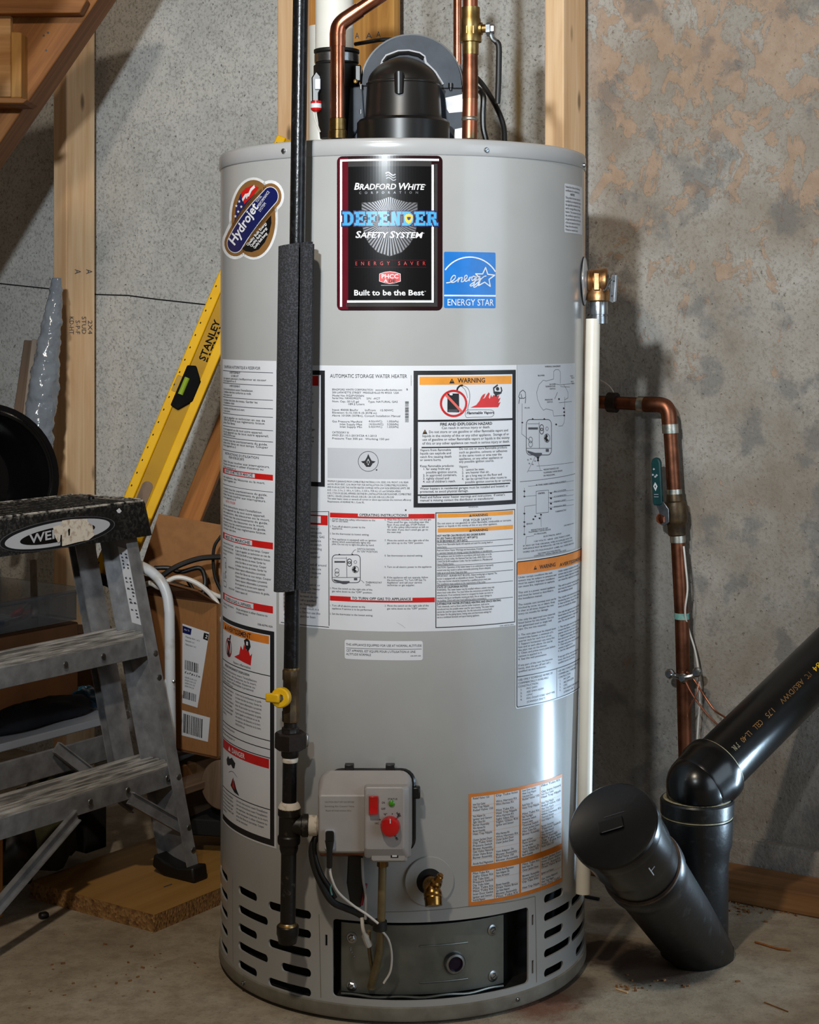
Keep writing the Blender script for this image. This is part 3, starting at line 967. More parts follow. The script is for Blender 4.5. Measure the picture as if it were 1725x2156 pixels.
# --- top cap and base pan
CR = TR + 0.0022
MB().loft(ring_loops([(CR - 0.0012, Z_SEAM_T - 0.0015), (CR, Z_SEAM_T), (CR, Z_TOP - 0.006), (CR - 0.0015, Z_TOP - 0.0018), (CR - 0.006, Z_TOP), (0.20, Z_TOP + 0.001), (0.01, Z_TOP + 0.001)])).build('top_cap', 'cap', heater, ang=50)
cap_o = heater.children[-1]
MB().loft(ring_loops([(TR - 0.02, 0.0), (TR - 0.02, 0.006), (CR - 0.002, 0.006), (CR + 0.0005, 0.010), (CR, Z_SEAM_B - 0.0015), (CR - 0.002, Z_SEAM_B)])).build('base_pan', 'pan', heater, ang=40)
pan_o = heater.children[-1]
def screw(px, py, parent, R, m='zinc', r=0.0036, washer=0.0):
    t, z = on_cyl(px, py, R)
    o = cyl(t, R - 0.0002, z)
    n = V((sin(t), -cos(t), 0))
    b = MB()
    if washer:
        b.lathe(o, n, [(0, washer), (0.0012, washer), (0.0016, washer * 0.9)], 20)
    b.lathe(o, n, [(0, r), (0.0022, r), (0.0034, r * 0.7), (0.0036, r * 0.15)], 6 if washer else 18, phase=0.3)
    q = b.build('screw', m, parent)
    x = V((cos(t), sin(t), 0))
    for a in (0.6, 0.6 + pi / 2):
        s = x * cos(a) + Z * sin(a)
        b2 = n.cross(s)
        MB().obox(o + n * (0.0036) - s * r * 0.6 - b2 * 0.0004, s * r * 1.2, b2 * 0.0008, n * 0.0003).build('slot', 'ink', q)
        break
    return q
screw(598, 318, cap_o, CR)
screw(1024, 316, cap_o, CR)
screw(1229, 348, cap_o, CR)
screw(513, 2070, pan_o, CR, r=0.003)
screw(1090, 2104, pan_o, CR, r=0.003)
# a few fine seams pressed into the jacket skirt
for pts_, w_ in (([(982, 1909), (1030, 1904), (1080, 1897), (1126, 1887)], 1.6), ([(1127, 1888), (1129, 1980), (1130, 2068)], 1.6), ([(676, 2100), (674, 2000), (672, 1925)], 1.3), ([(491, 2030), (490, 1940), (490, 1850)], 1.0), ([(800, 1920), (880, 1918), (982, 1909)], 1.3)):
    sm = tank_sheet(lift=0.0001)
    sm.line(pts_, w_, 'pan', 1)
    sm.build('skirt_seam', heater)

# --- inner access door: galvanised sheet with a sight glass
RP = 0.262
door_t0, door_t1 = on_cyl(718, 2000, RP)[0], on_cyl(1061, 2000, RP)[0]
dz1, dz0 = on_cyl(890, 1947, RP)[1], on_cyl(890, 2094, RP)[1]
n_ = 40
loop = []
pl = MB()
for r0, r1 in ((RP, RP - 0.002),):
    out = [(door_t0 + (door_t1 - door_t0) * k / n_) for k in range(n_ + 1)]
    loops = []
    for t in out:
        loops.append([cyl(t, r0, dz0), cyl(t, r0, dz1), cyl(t, r1, dz1), cyl(t, r1, dz0)])
    pl.loft(loops)
door = pl.build('access_door', 'galv', heater, bev=0.0006)
for px, py in ((741, 1974), (741, 2075), (1037, 1958), (1038, 2055)):
    screw(px, py, door, RP, 'zinc', 0.0052, 0.0078)
t, z = on_cyl(957, 2027, RP)
o = cyl(t, RP, z); n = V((sin(t), -cos(t), 0))
MB().lathe(o, n, [(0, 0.0155), (0.003, 0.0155), (0.006, 0.0135), (0.0065, 0.0105), (0.003, 0.0100)], 32, close=False).build('sight_ring', 'zinc', door)
MB().lathe(o, n, [(0.001, 0.0102), (0.0025, 0.0102), (0.0032, 0.004)], 28).build('sight_glass', 'sight', door)
for y0, y1 in ((1992, 1986), (2069, 2061)):
    a, za = on_cyl(884, y0, RP); b, zb2 = on_cyl(985, y1, RP)
    pts = [cyl(a + (b - a) * k / 10, RP + 0.0002, za) for k in range(11)]
    MB().tube(pts, 0.0012, 8).build('pressed_rib', 'galv', door)
for px, py in ((738, 1996), (741, 2005), (745, 2014), (738, 2000)):
    t, z = on_cyl(px, py, RP)
    MB().lathe(cyl(t, RP, z), V((sin(t), -cos(t), 0)), [(0, 0.0012), (0.0006, 0.0008)], 8).build('spot_weld', 'zinc', door)
# wavy insulation edge under the door
ins = [cyl(a, RP - 0.002, z) for a, z in [(door_t0 + (door_t1 - door_t0) * k / 30, dz0 - 0.004 + 0.0012 * sin(k * 0.75)) for k in range(31)]]
MB().tube(ins, 0.0022, 8).build('gasket', 'galv', heater, None)

# --- drain valve
t, z = on_cyl(904, 1855)
o = cyl(t, TR, z); n = V((sin(t), -cos(t), 0)); x = V((cos(t), sin(t), 0))
esc = MB().lathe(o, n, [(0, 0.0345), (0.0012, 0.0345), (0.0022, 0.0335), (0.0022, 0.018)], 48, close=False).build('drain_collar', 'paint', heater)
MB().lathe(o, n, [(-0.004, 0.018), (0.0018, 0.018), (0.0018, 0.0)], 32).build('drain_hole', 'dark', esc)
dv = MB()
dv.lathe(o + n * 0.0, n, [(0, 0.0095), (0.014, 0.0095), (0.015, 0.0118), (0.024, 0.0118), (0.026, 0.0105), (0.034, 0.010)], 24)
tip = o + n * 0.028
dv.lathe(tip, (n * 0.45 - Z * 0.9 + x * 0.02), [(-0.004, 0.008), (0.006, 0.0125), (0.010, 0.0125), (0.011, 0.0118), (0.0125, 0.0125), (0.0145, 0.0125), (0.016, 0.0118), (0.024, 0.0118)], 28)
dvo = dv.build('drain_valve', 'brass_bright', heater)
MB().lathe(tip, (Z * 0.75 + n * 0.35 + x * 0.4), [(0.004, 0.0075), (0.012, 0.0085), (0.014, 0.0055), (0.022, 0.005), (0.023, 0.0035), (0.025, 0.0035)], 16).build('stem', 'brass_bright', dvo)
so = o + n * 0.0385 - Z * 0.003
MB().lathe(so, n, [(-0.002, 0.0062), (0.0005, 0.0062), (0.0005, 0.0)], 20).build('outlet', 'dark', dvo)
MB().obox(so + n * 0.0008 - x * 0.0052 + Z * 0.0036, x * 0.0096 - Z * 0.008, (x * 0.6 + Z) * 0.0012, n * 0.0004).build('driver_slot', 'brass_bright', dvo)

# ------------------------------------------------------------------ stickers and labels (children of the heater)
def zm(ox, oy, s):
    return lambda x, y: (ox + x / s, oy + y / s)
def tx(S, q, t, x0, y, x1, h, m='ink', st='r', lay=3, it=0.0, sp=0.0):
    a, b = q(x0, y), q(x1, y)
    S.text(t, a[0], a[1], b[0], h, m, st, lay, it, sp)
def rc(S, q, x0, y0, x1, y1, m, lay=1):
    a, b = q(x0, y0), q(x1, y1)
    S.rect(a[0], a[1], b[0], b[1], m, lay)
def rrect_uv(S, x0, y0, x1, y1, r, m, lay):
    a, b = S.conv(x0, y0), S.conv(x1, y0)
    c = S.conv(x0, y1)
    S.poly_uv(rrect(a[0], c[1], b[0], a[1], r, 5), m, lay)
def tri_mark(S, x, y, h, lay=3):
    a = S.conv(x, y)
    w = h / S.upm
    S.poly_uv([(a[0], a[1]), (a[0] + w * 1.1, a[1]), (a[0] + w * 0.55, a[1] + w)], 'ink', lay)
    S.poly_uv([(a[0] + w * 0.49, a[1] + w * 0.30), (a[0] + w * 0.61, a[1] + w * 0.30), (a[0] + w * 0.61, a[1] + w * 0.68), (a[0] + w * 0.49, a[1] + w * 0.68)], 'orange', lay + 1)
def para(S, x0, y, x1, dy, lines, h, m='ink', st='r', full=True):
    """lines of fine print; each line keeps its natural share of the column"""
    wmax = max(text_w(t, st) for t in lines)
    for i, t in enumerate(lines):
        S.text(t, x0, y + i * dy, x0 + (x1 - x0) * text_w(t, st) / wmax, h, m, st)

# A. brand sticker ---------------------------------------------------
B = tank_sheet()
q = zm(700, 320, 4.79)
rrect_uv(B, 710, 329.5, 932, 654, 0.0075, 'gloss_maroon', 0)
rc(B, q, 62, 58, 160, 1588, 'gloss_red', 1)
rc(B, q, 160, 100, 1000, 150, 'gloss_grey', 1)
rc(B, q, 1028, 120, 1060, 1560, 'gloss_grey', 1)
rc(B, q, 140, 1525, 1028, 1560, 'gloss_grey', 1)
rc(B, q, 78, 76, 100, 1562, 'white', 2)
rc(B, q, 78, 76, 1075, 98, 'white', 2)
rc(B, q, 100, 98, 106, 1545, 'gloss_red', 2)
rc(B, q, 164, 150, 1000, 1498, 'gloss_black', 2)
rc(B, q, 1000, 128, 1023, 1520, 'white', 3)
rc(B, q, 150, 1497, 1023, 1520, 'white', 3)
# ribbed shield
def shield_pts(k=1.0, cx=578, cy=760):
    P = [(295, 510), (400, 505), (500, 478), (578, 448), (656, 478), (756, 505), (860, 510), (862, 620), (855, 740), (830, 850), (780, 935), (700, 1015), (580, 1056), (455, 1015), (375, 935), (325, 850), (300, 740), (294, 620)]
    return [(cx + (x - cx) * k, cy + (y - cy) * k) for x, y in P]
sp_ = shield_pts()
B.poly([q(*p) for p in sp_], 'gloss_grey', 3)
cxs, cys = 578, 690
import bisect
def shield_hit(a):
    dx, dy = cos(a), sin(a)
    best = 0
    for i in range(len(sp_)):
        x1, y1 = sp_[i]; x2, y2 = sp_[(i + 1) % len(sp_)]
        ex, ey = x2 - x1, y2 - y1
        det = ex * dy - ey * dx
        if abs(det) < 1e-9: continue
        r = (ex * (y1 - cys) - ey * (x1 - cxs)) / det
        s = (dx * (y1 - cys) - dy * (x1 - cxs)) / det
        if r > 0 and 0 <= s <= 1: best = max(best, r)
    return best
NR = 62
for k in range(NR):
    a0, a1 = 2 * pi * (k - 0.27) / NR, 2 * pi * (k + 0.27) / NR
    r0, r1 = shield_hit(a0) * 0.985, shield_hit(a1) * 0.985
    B.poly([q(cxs + 60 * cos(a0), cys + 60 * sin(a0)), q(cxs + r0 * cos(a0), cys + r0 * sin(a0)), q(cxs + r1 * cos(a1), cys + r1 * sin(a1)), q(cxs + 60 * cos(a1), cys + 60 * sin(a1))], 'silver', 4)
# flag ripples and words
for i in range(3):
    B.line([q(540 + t * 9.5 + i * 3, 215 + i * 26 - 12 * sin(t / 10 * 2 * pi) + t) for t in range(11)], 1.6 if i else 2.6, 'silver', 3)
def small_caps(S, q, words, x0, y, x1, h, it, lay=6):
    parts = []
    for w in words:
        parts.append((w[0], 1.0)); parts.append((w[1:], 0.84)); parts.append((' ', 0.7))
    parts = parts[:-1]
    tot = sum(text_w(t, 'b') * k for t, k in parts)
    x = x0
    for t, k in parts:
        w = text_w(t, 'b') * k / tot * (x1 - x0)
        if t != ' ':
            tx(S, q, t, x, y, x + w, h * k, 'white', 'b', lay, it)
        x += w
small_caps(B, q, ('BRADFORD', 'WHITE'), 218, 380, 922, 13.5, 0.22)
tx(B, q, '™', 920, 345, 945, 3.0, 'white', 'r', 6)
tx(B, q, 'CORPORATION', 270, 424, 866, 4.6, 'silver', 'b', 6, sp=1.0)
small_caps(B, q, ('SAFETY', 'SYSTEM'), 232, 866, 905, 13.5, 0.22)
tx(B, q, '™', 905, 830, 928, 3.0, 'white', 'r', 6)
tx(B, q, 'ENERGY SAVER', 232, 1143, 938, 7.5, 'red', 'r', 6, sp=0.75)
B.line([q(225, 1092), q(945, 1092)], 0.8, 'gloss_red', 5)
B.line([q(225, 1163), q(945, 1163)], 0.8, 'gloss_red', 5)
tx(B, q, 'Built to be the Best', 218, 1446, 922, 11.0, 'white', 'b', 6)
tx(B, q, '™', 925, 1415, 945, 2.5, 'white', 'r', 6)
B.poly([q(x, y) for x, y in ((475, 1228), (530, 1210), (580, 1204), (634, 1210), (688, 1228), (690, 1305), (634, 1322), (580, 1330), (530, 1322), (473, 1305))], 'white', 5)
B.poly([q(x, y) for x, y in ((479, 1232), (530, 1215), (580, 1209), (634, 1215), (684, 1232), (685, 1302), (634, 1318), (580, 1325), (530, 1318), (478, 1302))], 'red', 6)
tx(B, q, 'PHCC', 494, 1274, 668, 8.2, 'white', 'b', 7)
tx(B, q, 'A', 522, 1314, 556, 6.4, 'white', 'b', 7)
tx(B, q, 'DE', 566, 1316, 640, 6.2, 'gloss_grey', 'b', 7)
B.hline(*q(492, 1345), q(668, 1345)[0], 1.6, 'silver', 6)
# DEFENDER, slab-serifed, blue on a dark outline
def defender(S, q, grow, m, lay, x0=100, x1=1060, yb=742, yt=603):
    word = 'DEFENDER'
    n = len(word)
    w = (x1 - x0) / n
    H = yb - yt
    for i, c in enumerate(word):
        a = x0 + i * w + 5 - grow
        b = x0 + (i + 1) * w - 5 + grow
        t, u = yt - grow, yb + grow
        st = 30 + 2 * grow
        sl = 24 + 2 * grow
        def R(xa, ya, xb, yb_):
            S.poly([q(xa, ya), q(xb, ya), q(xb, yb_), q(xa, yb_)], m, lay)
        sx0 = a + 16
        if c == 'D':
            R(sx0, t, sx0 + st, u); R(a, t, a + 55, t + sl); R(a, u - sl, a + 55, u)
            out = [(a + 50, t), (a + 78, t + 2), (b - 4, t + H * 0.25), (b, (t + u) / 2), (b - 4, u - H * 0.25), (a + 78, u - 2), (a + 50, u)]
            inn = [(a + 50, t + sl), (a + 70, t + sl + 2), (b - st, t + H * 0.36), (b - st - 2, (t + u) / 2), (b - st, u - H * 0.36), (a + 70, u - sl - 2), (a + 50, u - sl)]
            for k in range(6):
                S.poly([q(*out[k]), q(*out[k + 1]), q(*inn[k + 1]), q(*inn[k])], m, lay)
        elif c in 'EF':
            R(sx0, t, sx0 + st, u); R(a, t, b - 4, t + sl); R(b - 4 - sl * 0.7, t, b - 4, t + 44)
            R(sx0, (t + u) / 2 - sl / 2, b - 24, (t + u) / 2 + sl / 2); R(b - 24 - sl * 0.6, (t + u) / 2 - 26, b - 24, (t + u) / 2 + 26)
            if c == 'E':
                R(a, u - sl, b, u); R(b - sl * 0.7, u - 46, b, u)
            else:
                R(a, u - sl, a + 66, u)
        elif c == 'N':
            R(sx0, t, sx0 + st * 0.8, u); R(b - 16 - st * 0.8, t, b - 16, u)
            R(a, u - sl, a + 50, u); R(b - 46, t, b, t + sl)
            S.poly([q(sx0, t), q(sx0 + st * 0.9, t), q(b - 16, u), q(b - 16 - st * 0.9, u)], m, lay)
        elif c == 'R':
            R(sx0, t, sx0 + st, u); R(a, t, a + 60, t + sl); R(a, u - sl, a + 60, u)
            mid = (t + u) / 2 + 10
            R(a + 50, t, b - 30, t + sl); R(a + 50, mid - sl, b - 30, mid); R(b - 30 - 4, t + 8, b - 8, mid - 8)
            S.poly([q(a + 62, mid), q(a + 62 + st, mid), q(b + 6, u), q(b + 6 - st * 1.1, u)], m, lay)
            R(b - 28, u - sl, b + 8, u)
defender(B, q, 13, 'navy', 6)
defender(B, q, 4, 'silver', 7)
defender(B, q, 0, 'lblue', 8)
B.poly([q(x, y) for x, y in ((728, 650), (745, 632), (770, 625), (795, 632), (812, 645), (806, 690), (790, 712), (768, 726), (748, 710), (733, 688))], 'yel', 9)
B.poly([q(x, y) for x, y in ((752, 655), (792, 655), (786, 680), (770, 690), (757, 680))], 'navy', 10)
B.build('brand_sticker', heater, 'glossy black and maroon brand sticker')

# B. blue efficiency sticker ----------------------------------------
E = tank_sheet()
rrect_uv(E, 935, 530, 1043.5, 648.5, 0.002, 'blue', 0)
rc(E, q, 1128, 1440, 1647, 1455, 'white', 1)
arc = [(1385 + 300 * cos(radians(a)), 1360 - 300 * sin(radians(a))) for a in range(31, 150, 6)]
E.line([q(*p) for p in arc], 2.6, 'white', 1)
star = []
for k in range(10):
    r = 102 if k % 2 == 0 else 44
    a = radians(-90 + 36 * k + 4)
    star.append(q(1538 + r * cos(a), 1268 + r * sin(a) * 1.02))
E.line(star, 2.4, 'white', 1, True)
# handwritten "energy": drawn as pen strokes
def stroke(S, pts, w, m, lay=2, n=6):
    S.line([(p.x, p.y) for p in bez([(x, y, 0) for x, y in pts], n)], w, m, lay)
word = [[(1150, 1320), (1190, 1312), (1232, 1280), (1240, 1252), (1222, 1246), (1198, 1275), (1196, 1308), (1222, 1314), (1262, 1290)],
        [(1262, 1290), (1276, 1268), (1266, 1312)], [(1268, 1296), (1290, 1270), (1308, 1268), (1300, 1306), (1318, 1306), (1338, 1288)],
        [(1338, 1288), (1356, 1268), (1356, 1246), (1338, 1250), (1330, 1284), (1346, 1304), (1372, 1290)],
        [(1372, 1290), (1386, 1264), (1378, 1300)], [(1380, 1284), (1396, 1264), (1412, 1262)],
        [(1440, 1258), (1420, 1254), (1404, 1280), (1414, 1296), (1436, 1276), (1444, 1254), (1428, 1330), (1398, 1352), (1390, 1340), (1424, 1316), (1456, 1290)],
        [(1456, 1258), (1450, 1284), (1464, 1290), (1484, 1262)], [(1486, 1252), (1470, 1330), (1436, 1364), (1426, 1352), (1470, 1312), (1520, 1262), (1550, 1250)]]
for w_ in word:
    stroke(E, [q(*p) for p in w_], 2.1, 'white')
tx(E, q, 'ENERGY STAR', 1156, 1548, 1626, 13.5, 'white', 'r', 2)
E.build('efficiency_sticker', heater, 'bright blue efficiency sticker with star outline')

# C. bronze oval emblem sticker -----------------------------------------
H = tank_sheet()
q = zm(460, 350, 8.625)
def egg(g):
    return [q(642 + (398 + g) * cos(t) + 0 * sin(t), 950 + (702 + g) * sin(t)) for t in (2 * pi * k / 48 for k in range(48))]
def capsule(g, a=(312, 1400), b=(950, 545)):
    ang = atan2(b[1] - a[1], b[0] - a[0])
    P = []
    for (cx, cy), s0 in ((a, ang + pi / 2), (b, ang - pi / 2)):
        for k in range(13):
            t = s0 + pi * k / 12
            P.append(q(cx + g * cos(t), cy + g * 1.18 * sin(t)))
    return P
H.poly(egg(46), 'white', 0); H.poly(capsule(248), 'white', 0)
H.poly(egg(0), 'gold', 1); H.poly(capsule(200), 'gold', 1)
H.poly([q(300, 1010), q(320, 760), q(400, 520), q(500, 400), q(630, 345), q(700, 370), q(740, 385), q(640, 530), q(460, 760)], 'navy', 2)
H.poly([q(425, 470), q(520, 390), q(640, 345), q(742, 385), q(640, 530), q(480, 690), q(430, 560)], 'red', 3)
H.line([q(x, y) for x, y in ((450, 610), (500, 530), (560, 520), (600, 430), (660, 370))], 7.0, 'white', 4)
H.line([q(x, y) for x, y in ((520, 580), (545, 500))], 4.0, 'white', 4)
for x, y in ((388, 640), (335, 720), (425, 735), (370, 825), (318, 910)):
    st_ = []
    for k in range(10):
        r = 27 if k % 2 == 0 else 11
        st_.append(q(x + r * cos(radians(-90 + 36 * k)), y + r * 1.15 * sin(radians(-90 + 36 * k))))
    H.poly(st_, 'white', 4)
H.poly([q(x, y) for x, y in ((440, 1500), (560, 1370), (760, 1140), (880, 990), (962, 890), (968, 1030), (930, 1200), (850, 1380), (740, 1510), (610, 1560), (500, 1545))], 'gloss_black', 2)
for (x0, y0), w_ in (((545, 1450), 62), ((610, 1470), 52), ((668, 1500), 42)):
    H.text_px('Quality Built Energy', *q(x0, y0), 50, 5.2, w_, 'white', 'b', 4)
H.poly(capsule(150), 'label', 3)
H.poly(capsule(138), 'navy', 4)
H.text_px('Hydrojet', *q(300, 1450), 58, 17.5, 96, 'white', 'b', 6, 0.25)
for i, (t_, w_) in enumerate((('TOTAL', 17), ('PERFORMANCE', 40), ('SYSTEM', 22))):
    H.text_px(t_, *q(722 + i * 26, 668 + i * 84), 55, 5.6, w_, 'white', 'r', 6)
H.text_px('INSTALLATION', *q(470, 790), 52, 3.0, 40, 'ink', 'r', 4)
H.text_px('TECHNOLOGY', *q(560, 1290), 50, 3.2, 46, 'ink', 'r', 4)
H.build('emblem_sticker', heater, 'bronze and navy oval emblem sticker')

# D. main instruction sheet ---------------------------------------------
L = tank_sheet()
a0, b0 = L.conv(588, 770), L.conv(1088, 770)
zt_, zb2 = L.conv(780, 770)[1], L.conv(780, 1329)[1]
L.tri([(a0[0], zb2), (b0[0], zb2), (b0[0], zt_), (a0[0], zt_)], 'label', 0)
q = zm(460, 740, 4.107)
# framed panel half hidden behind the foam
L.frame(583, 778.5, 684.5, 1019, 9.5, 'ink', 2)
L.rect(592, 790, 671, 810.5, 'red', 2)
para(L, 600, 822, 664, 8.2, ['If the information in these', 'instructions is not followed', 'exactly, a fire or explosion', 'may result causing property', 'damage, personal injury or', 'loss of life.', '- Do not store or use', 'gasoline or other flammable', 'vapors and liquids near this', 'or any other appliance.', '- What to do if you smell gas', 'Do not try to light any', 'appliance. Do not touch any', 'electrical switch; do not use', 'any phone in your building.', 'Immediately call your gas', 'supplier from a neighbour.', 'Follow the instructions.', 'If you cannot reach your', 'supplier, call the fire dept.'], 5.0)
# rating panel
L.rect(690, 942.5, 866, 1006, 'label_grey', 1)
L.line([(866, 790), (866, 812)], 0.7, 'ink_soft'); L.line([(865.5, 942), (865.5, 1006)], 1.0, 'ink_soft')
tx(L, q, 'AUTOMATIC STORAGE WATER HEATER', 968, 226, 1632, 7.6, 'ink', 'r')
rows = [('BRADFORD WHITE CORPORATION   www.bradfordwhite.com', 985, 336, 1590), ('200 LAFAYETTE STREET  MIDDLEVILLE MI 49333  USA', 985, 361, 1562), ('Model No: RG2PV50S6N', 985, 388, 1262), ('Serial No: NK43390271      S/N  -ACT', 985, 410, 1400), ('Nom. Cap.: 50 US gal          Type: NATURAL GAS', 985, 438, 1552), ('189.2 Liters', 1120, 462, 1265), ('Input: 40000 Btu/hr       In/From    15.00WC', 985, 511, 1515), ('Elevation: 0-10,100 ft (0-3078 m)', 985, 535, 1372), ('Above 10100ft (3078m), Consult Installation Manual', 985, 560, 1575), ('Gas Pressure Manifold', 985, 611, 1245), ('4.0(inWC)     1.00(kPa)', 1300, 611, 1560), ('Inlet Supply Max', 1050, 636, 1245), ('14.0(inWC)    3.50(kPa)', 1300, 636, 1560), ('Inlet Supply Min', 1050, 658, 1245), ('5.0(inWC)     1.25(kPa)', 1300, 658, 1560), ('CATEGORY III', 985, 706, 1130), ('ANSI Z21.10.1-2013/CSA 4.1-2013', 985, 731, 1370), ('Pressure: Test 300 psi.  Working 150 psi', 985, 758, 1478)]
for t_, x0, y, x1 in rows:
    tx(L, q, t_, x0, y, x1, 3.9, 'ink', 'r')
tx(L, q, 'B', 1625, 336, 1640, 3.9)
y = 432
while y < 615:                                   # barcode down the right side
    h_ = random.choice((3, 3, 6, 9))
    rc(L, q, 1615, y, 1646, y + h_, 'ink', 2)
    y += h_ + random.choice((3, 4, 6))
cx_, cy_ = q(1297, 950)
L.line([(cx_ + 21 * cos(radians(k)), cy_ + 21 * sin(radians(k))) for k in range(0, 360, 12)], 1.0, 'ink', 2, True)
L.poly([q(*p) for p in ((1297, 885), (1310, 915), (1330, 950), (1332, 975), (1315, 998), (1280, 998), (1262, 975), (1264, 950), (1285, 915))], 'ink', 2)
L.poly([q(*p) for p in ((1234, 950), (1268, 944), (1268, 970), (1250, 965))], 'ink', 2)
L.poly([q(*p) for p in ((1360, 950), (1326, 944), (1326, 970), (1344, 965))], 'ink', 2)
L.poly([q(*p) for p in ((1297, 925), (1311, 955), (1297, 985), (1283, 955))], 'label_grey', 3)
L.poly([q(*p) for p in ((1290, 945), (1304, 945), (1304, 970), (1290, 970))], 'ink', 4)
rrect_uv(L, *q(1362, 1018), *q(1375, 1030), 0.0006, 'ink', 2)
para(L, 690, 1014.5, 866, 6.2, ['MINIMUM CLEARANCE FROM COMBUSTIBLE MATERIALS: 0 IN. SIDES, 0 IN. FRONT, 0 IN. REAR', 'and 4 IN. FROM VENT, 12 IN. FROM TOP. FOR INSTALLATION ON COMBUSTIBLE FLOORING;', 'AND IN AN ALCOVE. THIS WATER HEATER COMPLIES WITH LOW NOX EMISSIONS LIMITS. SEE', 'A.I.R. 1, 0 in., 2, 0 in., 3, 1.00 in., 4, 12.00 in., 5, 0.00 in., FOR ALL U.S. and CANADA AREAS', 'A.I.G. 1.T.E.N.W.LES.GAS, APPAREIL DESTINE EN L.INSTALLATION SUR PLANCHER, COMBUSTIBLE', '0.00 P.C, 1.00-4.00, 2.00-6.00, 4.00-6.00, 0.00-2.00, 1.20-12.00, 0.00-12.0, 2.70-12.00'], 3.8)
para(L, 690, 1051.0, 866, 6.2, ['This water heater meets or exceeds all current or above approximate the minimum efficiency', 'Requirements of ASHRAE 90.1, Code 95.'], 3.6)
# big warning panel
q = zm(860, 740, 4.3125)
L.frame(871, 780.5, 1085.8, 1068.5, 9.0, 'ink', 2)
L.rect(883.5, 793.2, 1077, 810.2, 'orange', 2)
tri_mark(L, 946, 807.2, 10.5)
tx(L, q, 'WARNING', 447, 284, 697, 9.4, 'ink', 'b')
# no-gas-can roundel, flame and figure
w = zm(870, 780, 7.84)
L.poly([w(565, 380), w(755, 380), w(760, 690), w(565, 685)], 'ink', 3)
L.poly([w(580, 640), w(735, 642), w(735, 690), w(580, 686)], 'ink_soft', 4)
L.poly([w(600, 380), w(625, 372), w(655, 392), w(640, 412), (w(600, 405))], 'label', 4)
stroke(L, [w(722, 330), w(735, 290), w(770, 255), (w(815, 245))], 3.4, 'ink', 3)
stroke(L, [w(820, 248), w(880, 275), w(920, 330), w(935, 420), w(925, 520), w(905, 600), w(900, 660)], 0.9, 'ink_soft', 3)
stroke(L, [w(790, 255), w(850, 310), w(880, 380), w(895, 450)], 0.8, 'ink_soft', 3)
L.line([w(666 + 208 * cos(radians(k)), 543 + 208 * sin(radians(k))) for k in range(0, 360, 10)], 4.4, 'red', 5, True)
L.line([w(540, 402), w(800, 680)], 5.2, 'pink', 5)
L.poly([w(*p) for p in ((945, 612), (1040, 570), (1095, 500), (1120, 440), (1150, 400), (1190, 380), (1170, 440), (1140, 470), (1180, 455), (1215, 400), (1245, 360), (1262, 380), (1245, 440), (1262, 470), (1285, 400), (1300, 440), (1330, 400), (1360, 440), (1420, 400), (1400, 470), (1440, 450), (1400, 540), (1440, 520), (1400, 605))], 'red', 3)
L.poly([w(*p) for p in ((1320, 370), (1345, 345), (1420, 350), (1460, 370), (1430, 390), (1385, 405), (1375, 435), (1345, 430), (1345, 395))], 'ink', 4)
L.poly([w(x, y) for x, y in ellipse(1390, 302, 27, 30, 18)], 'ink', 4)
L.line([w(1335, 370), w(1325, 290), w(1390, 240)], 3.0, 'ink', 4)
L.line([w(1440, 372), w(1460, 330), w(1448, 278)], 2.8, 'ink', 4)
tx(L, w, 'Flammable Vapors', 880, 722, 1330, 5.4, 'ink', 'b', it=0.2)
stroke(L, [w(868, 760), w(860, 720), w(880, 660), w(1000, 648), w(1180, 648), w(1300, 655), w(1335, 700), w(1300, 760), w(1180, 768), w(1000, 772), w(890, 778), w(868, 760)], 0.8, 'ink_soft', 2)
def wl(x0, yl, x1, wd):
    L.hline(*q(x0, yl), q(x1, yl)[0], wd, 'ink', 2)
wl(87, 630, 950, 4.2)
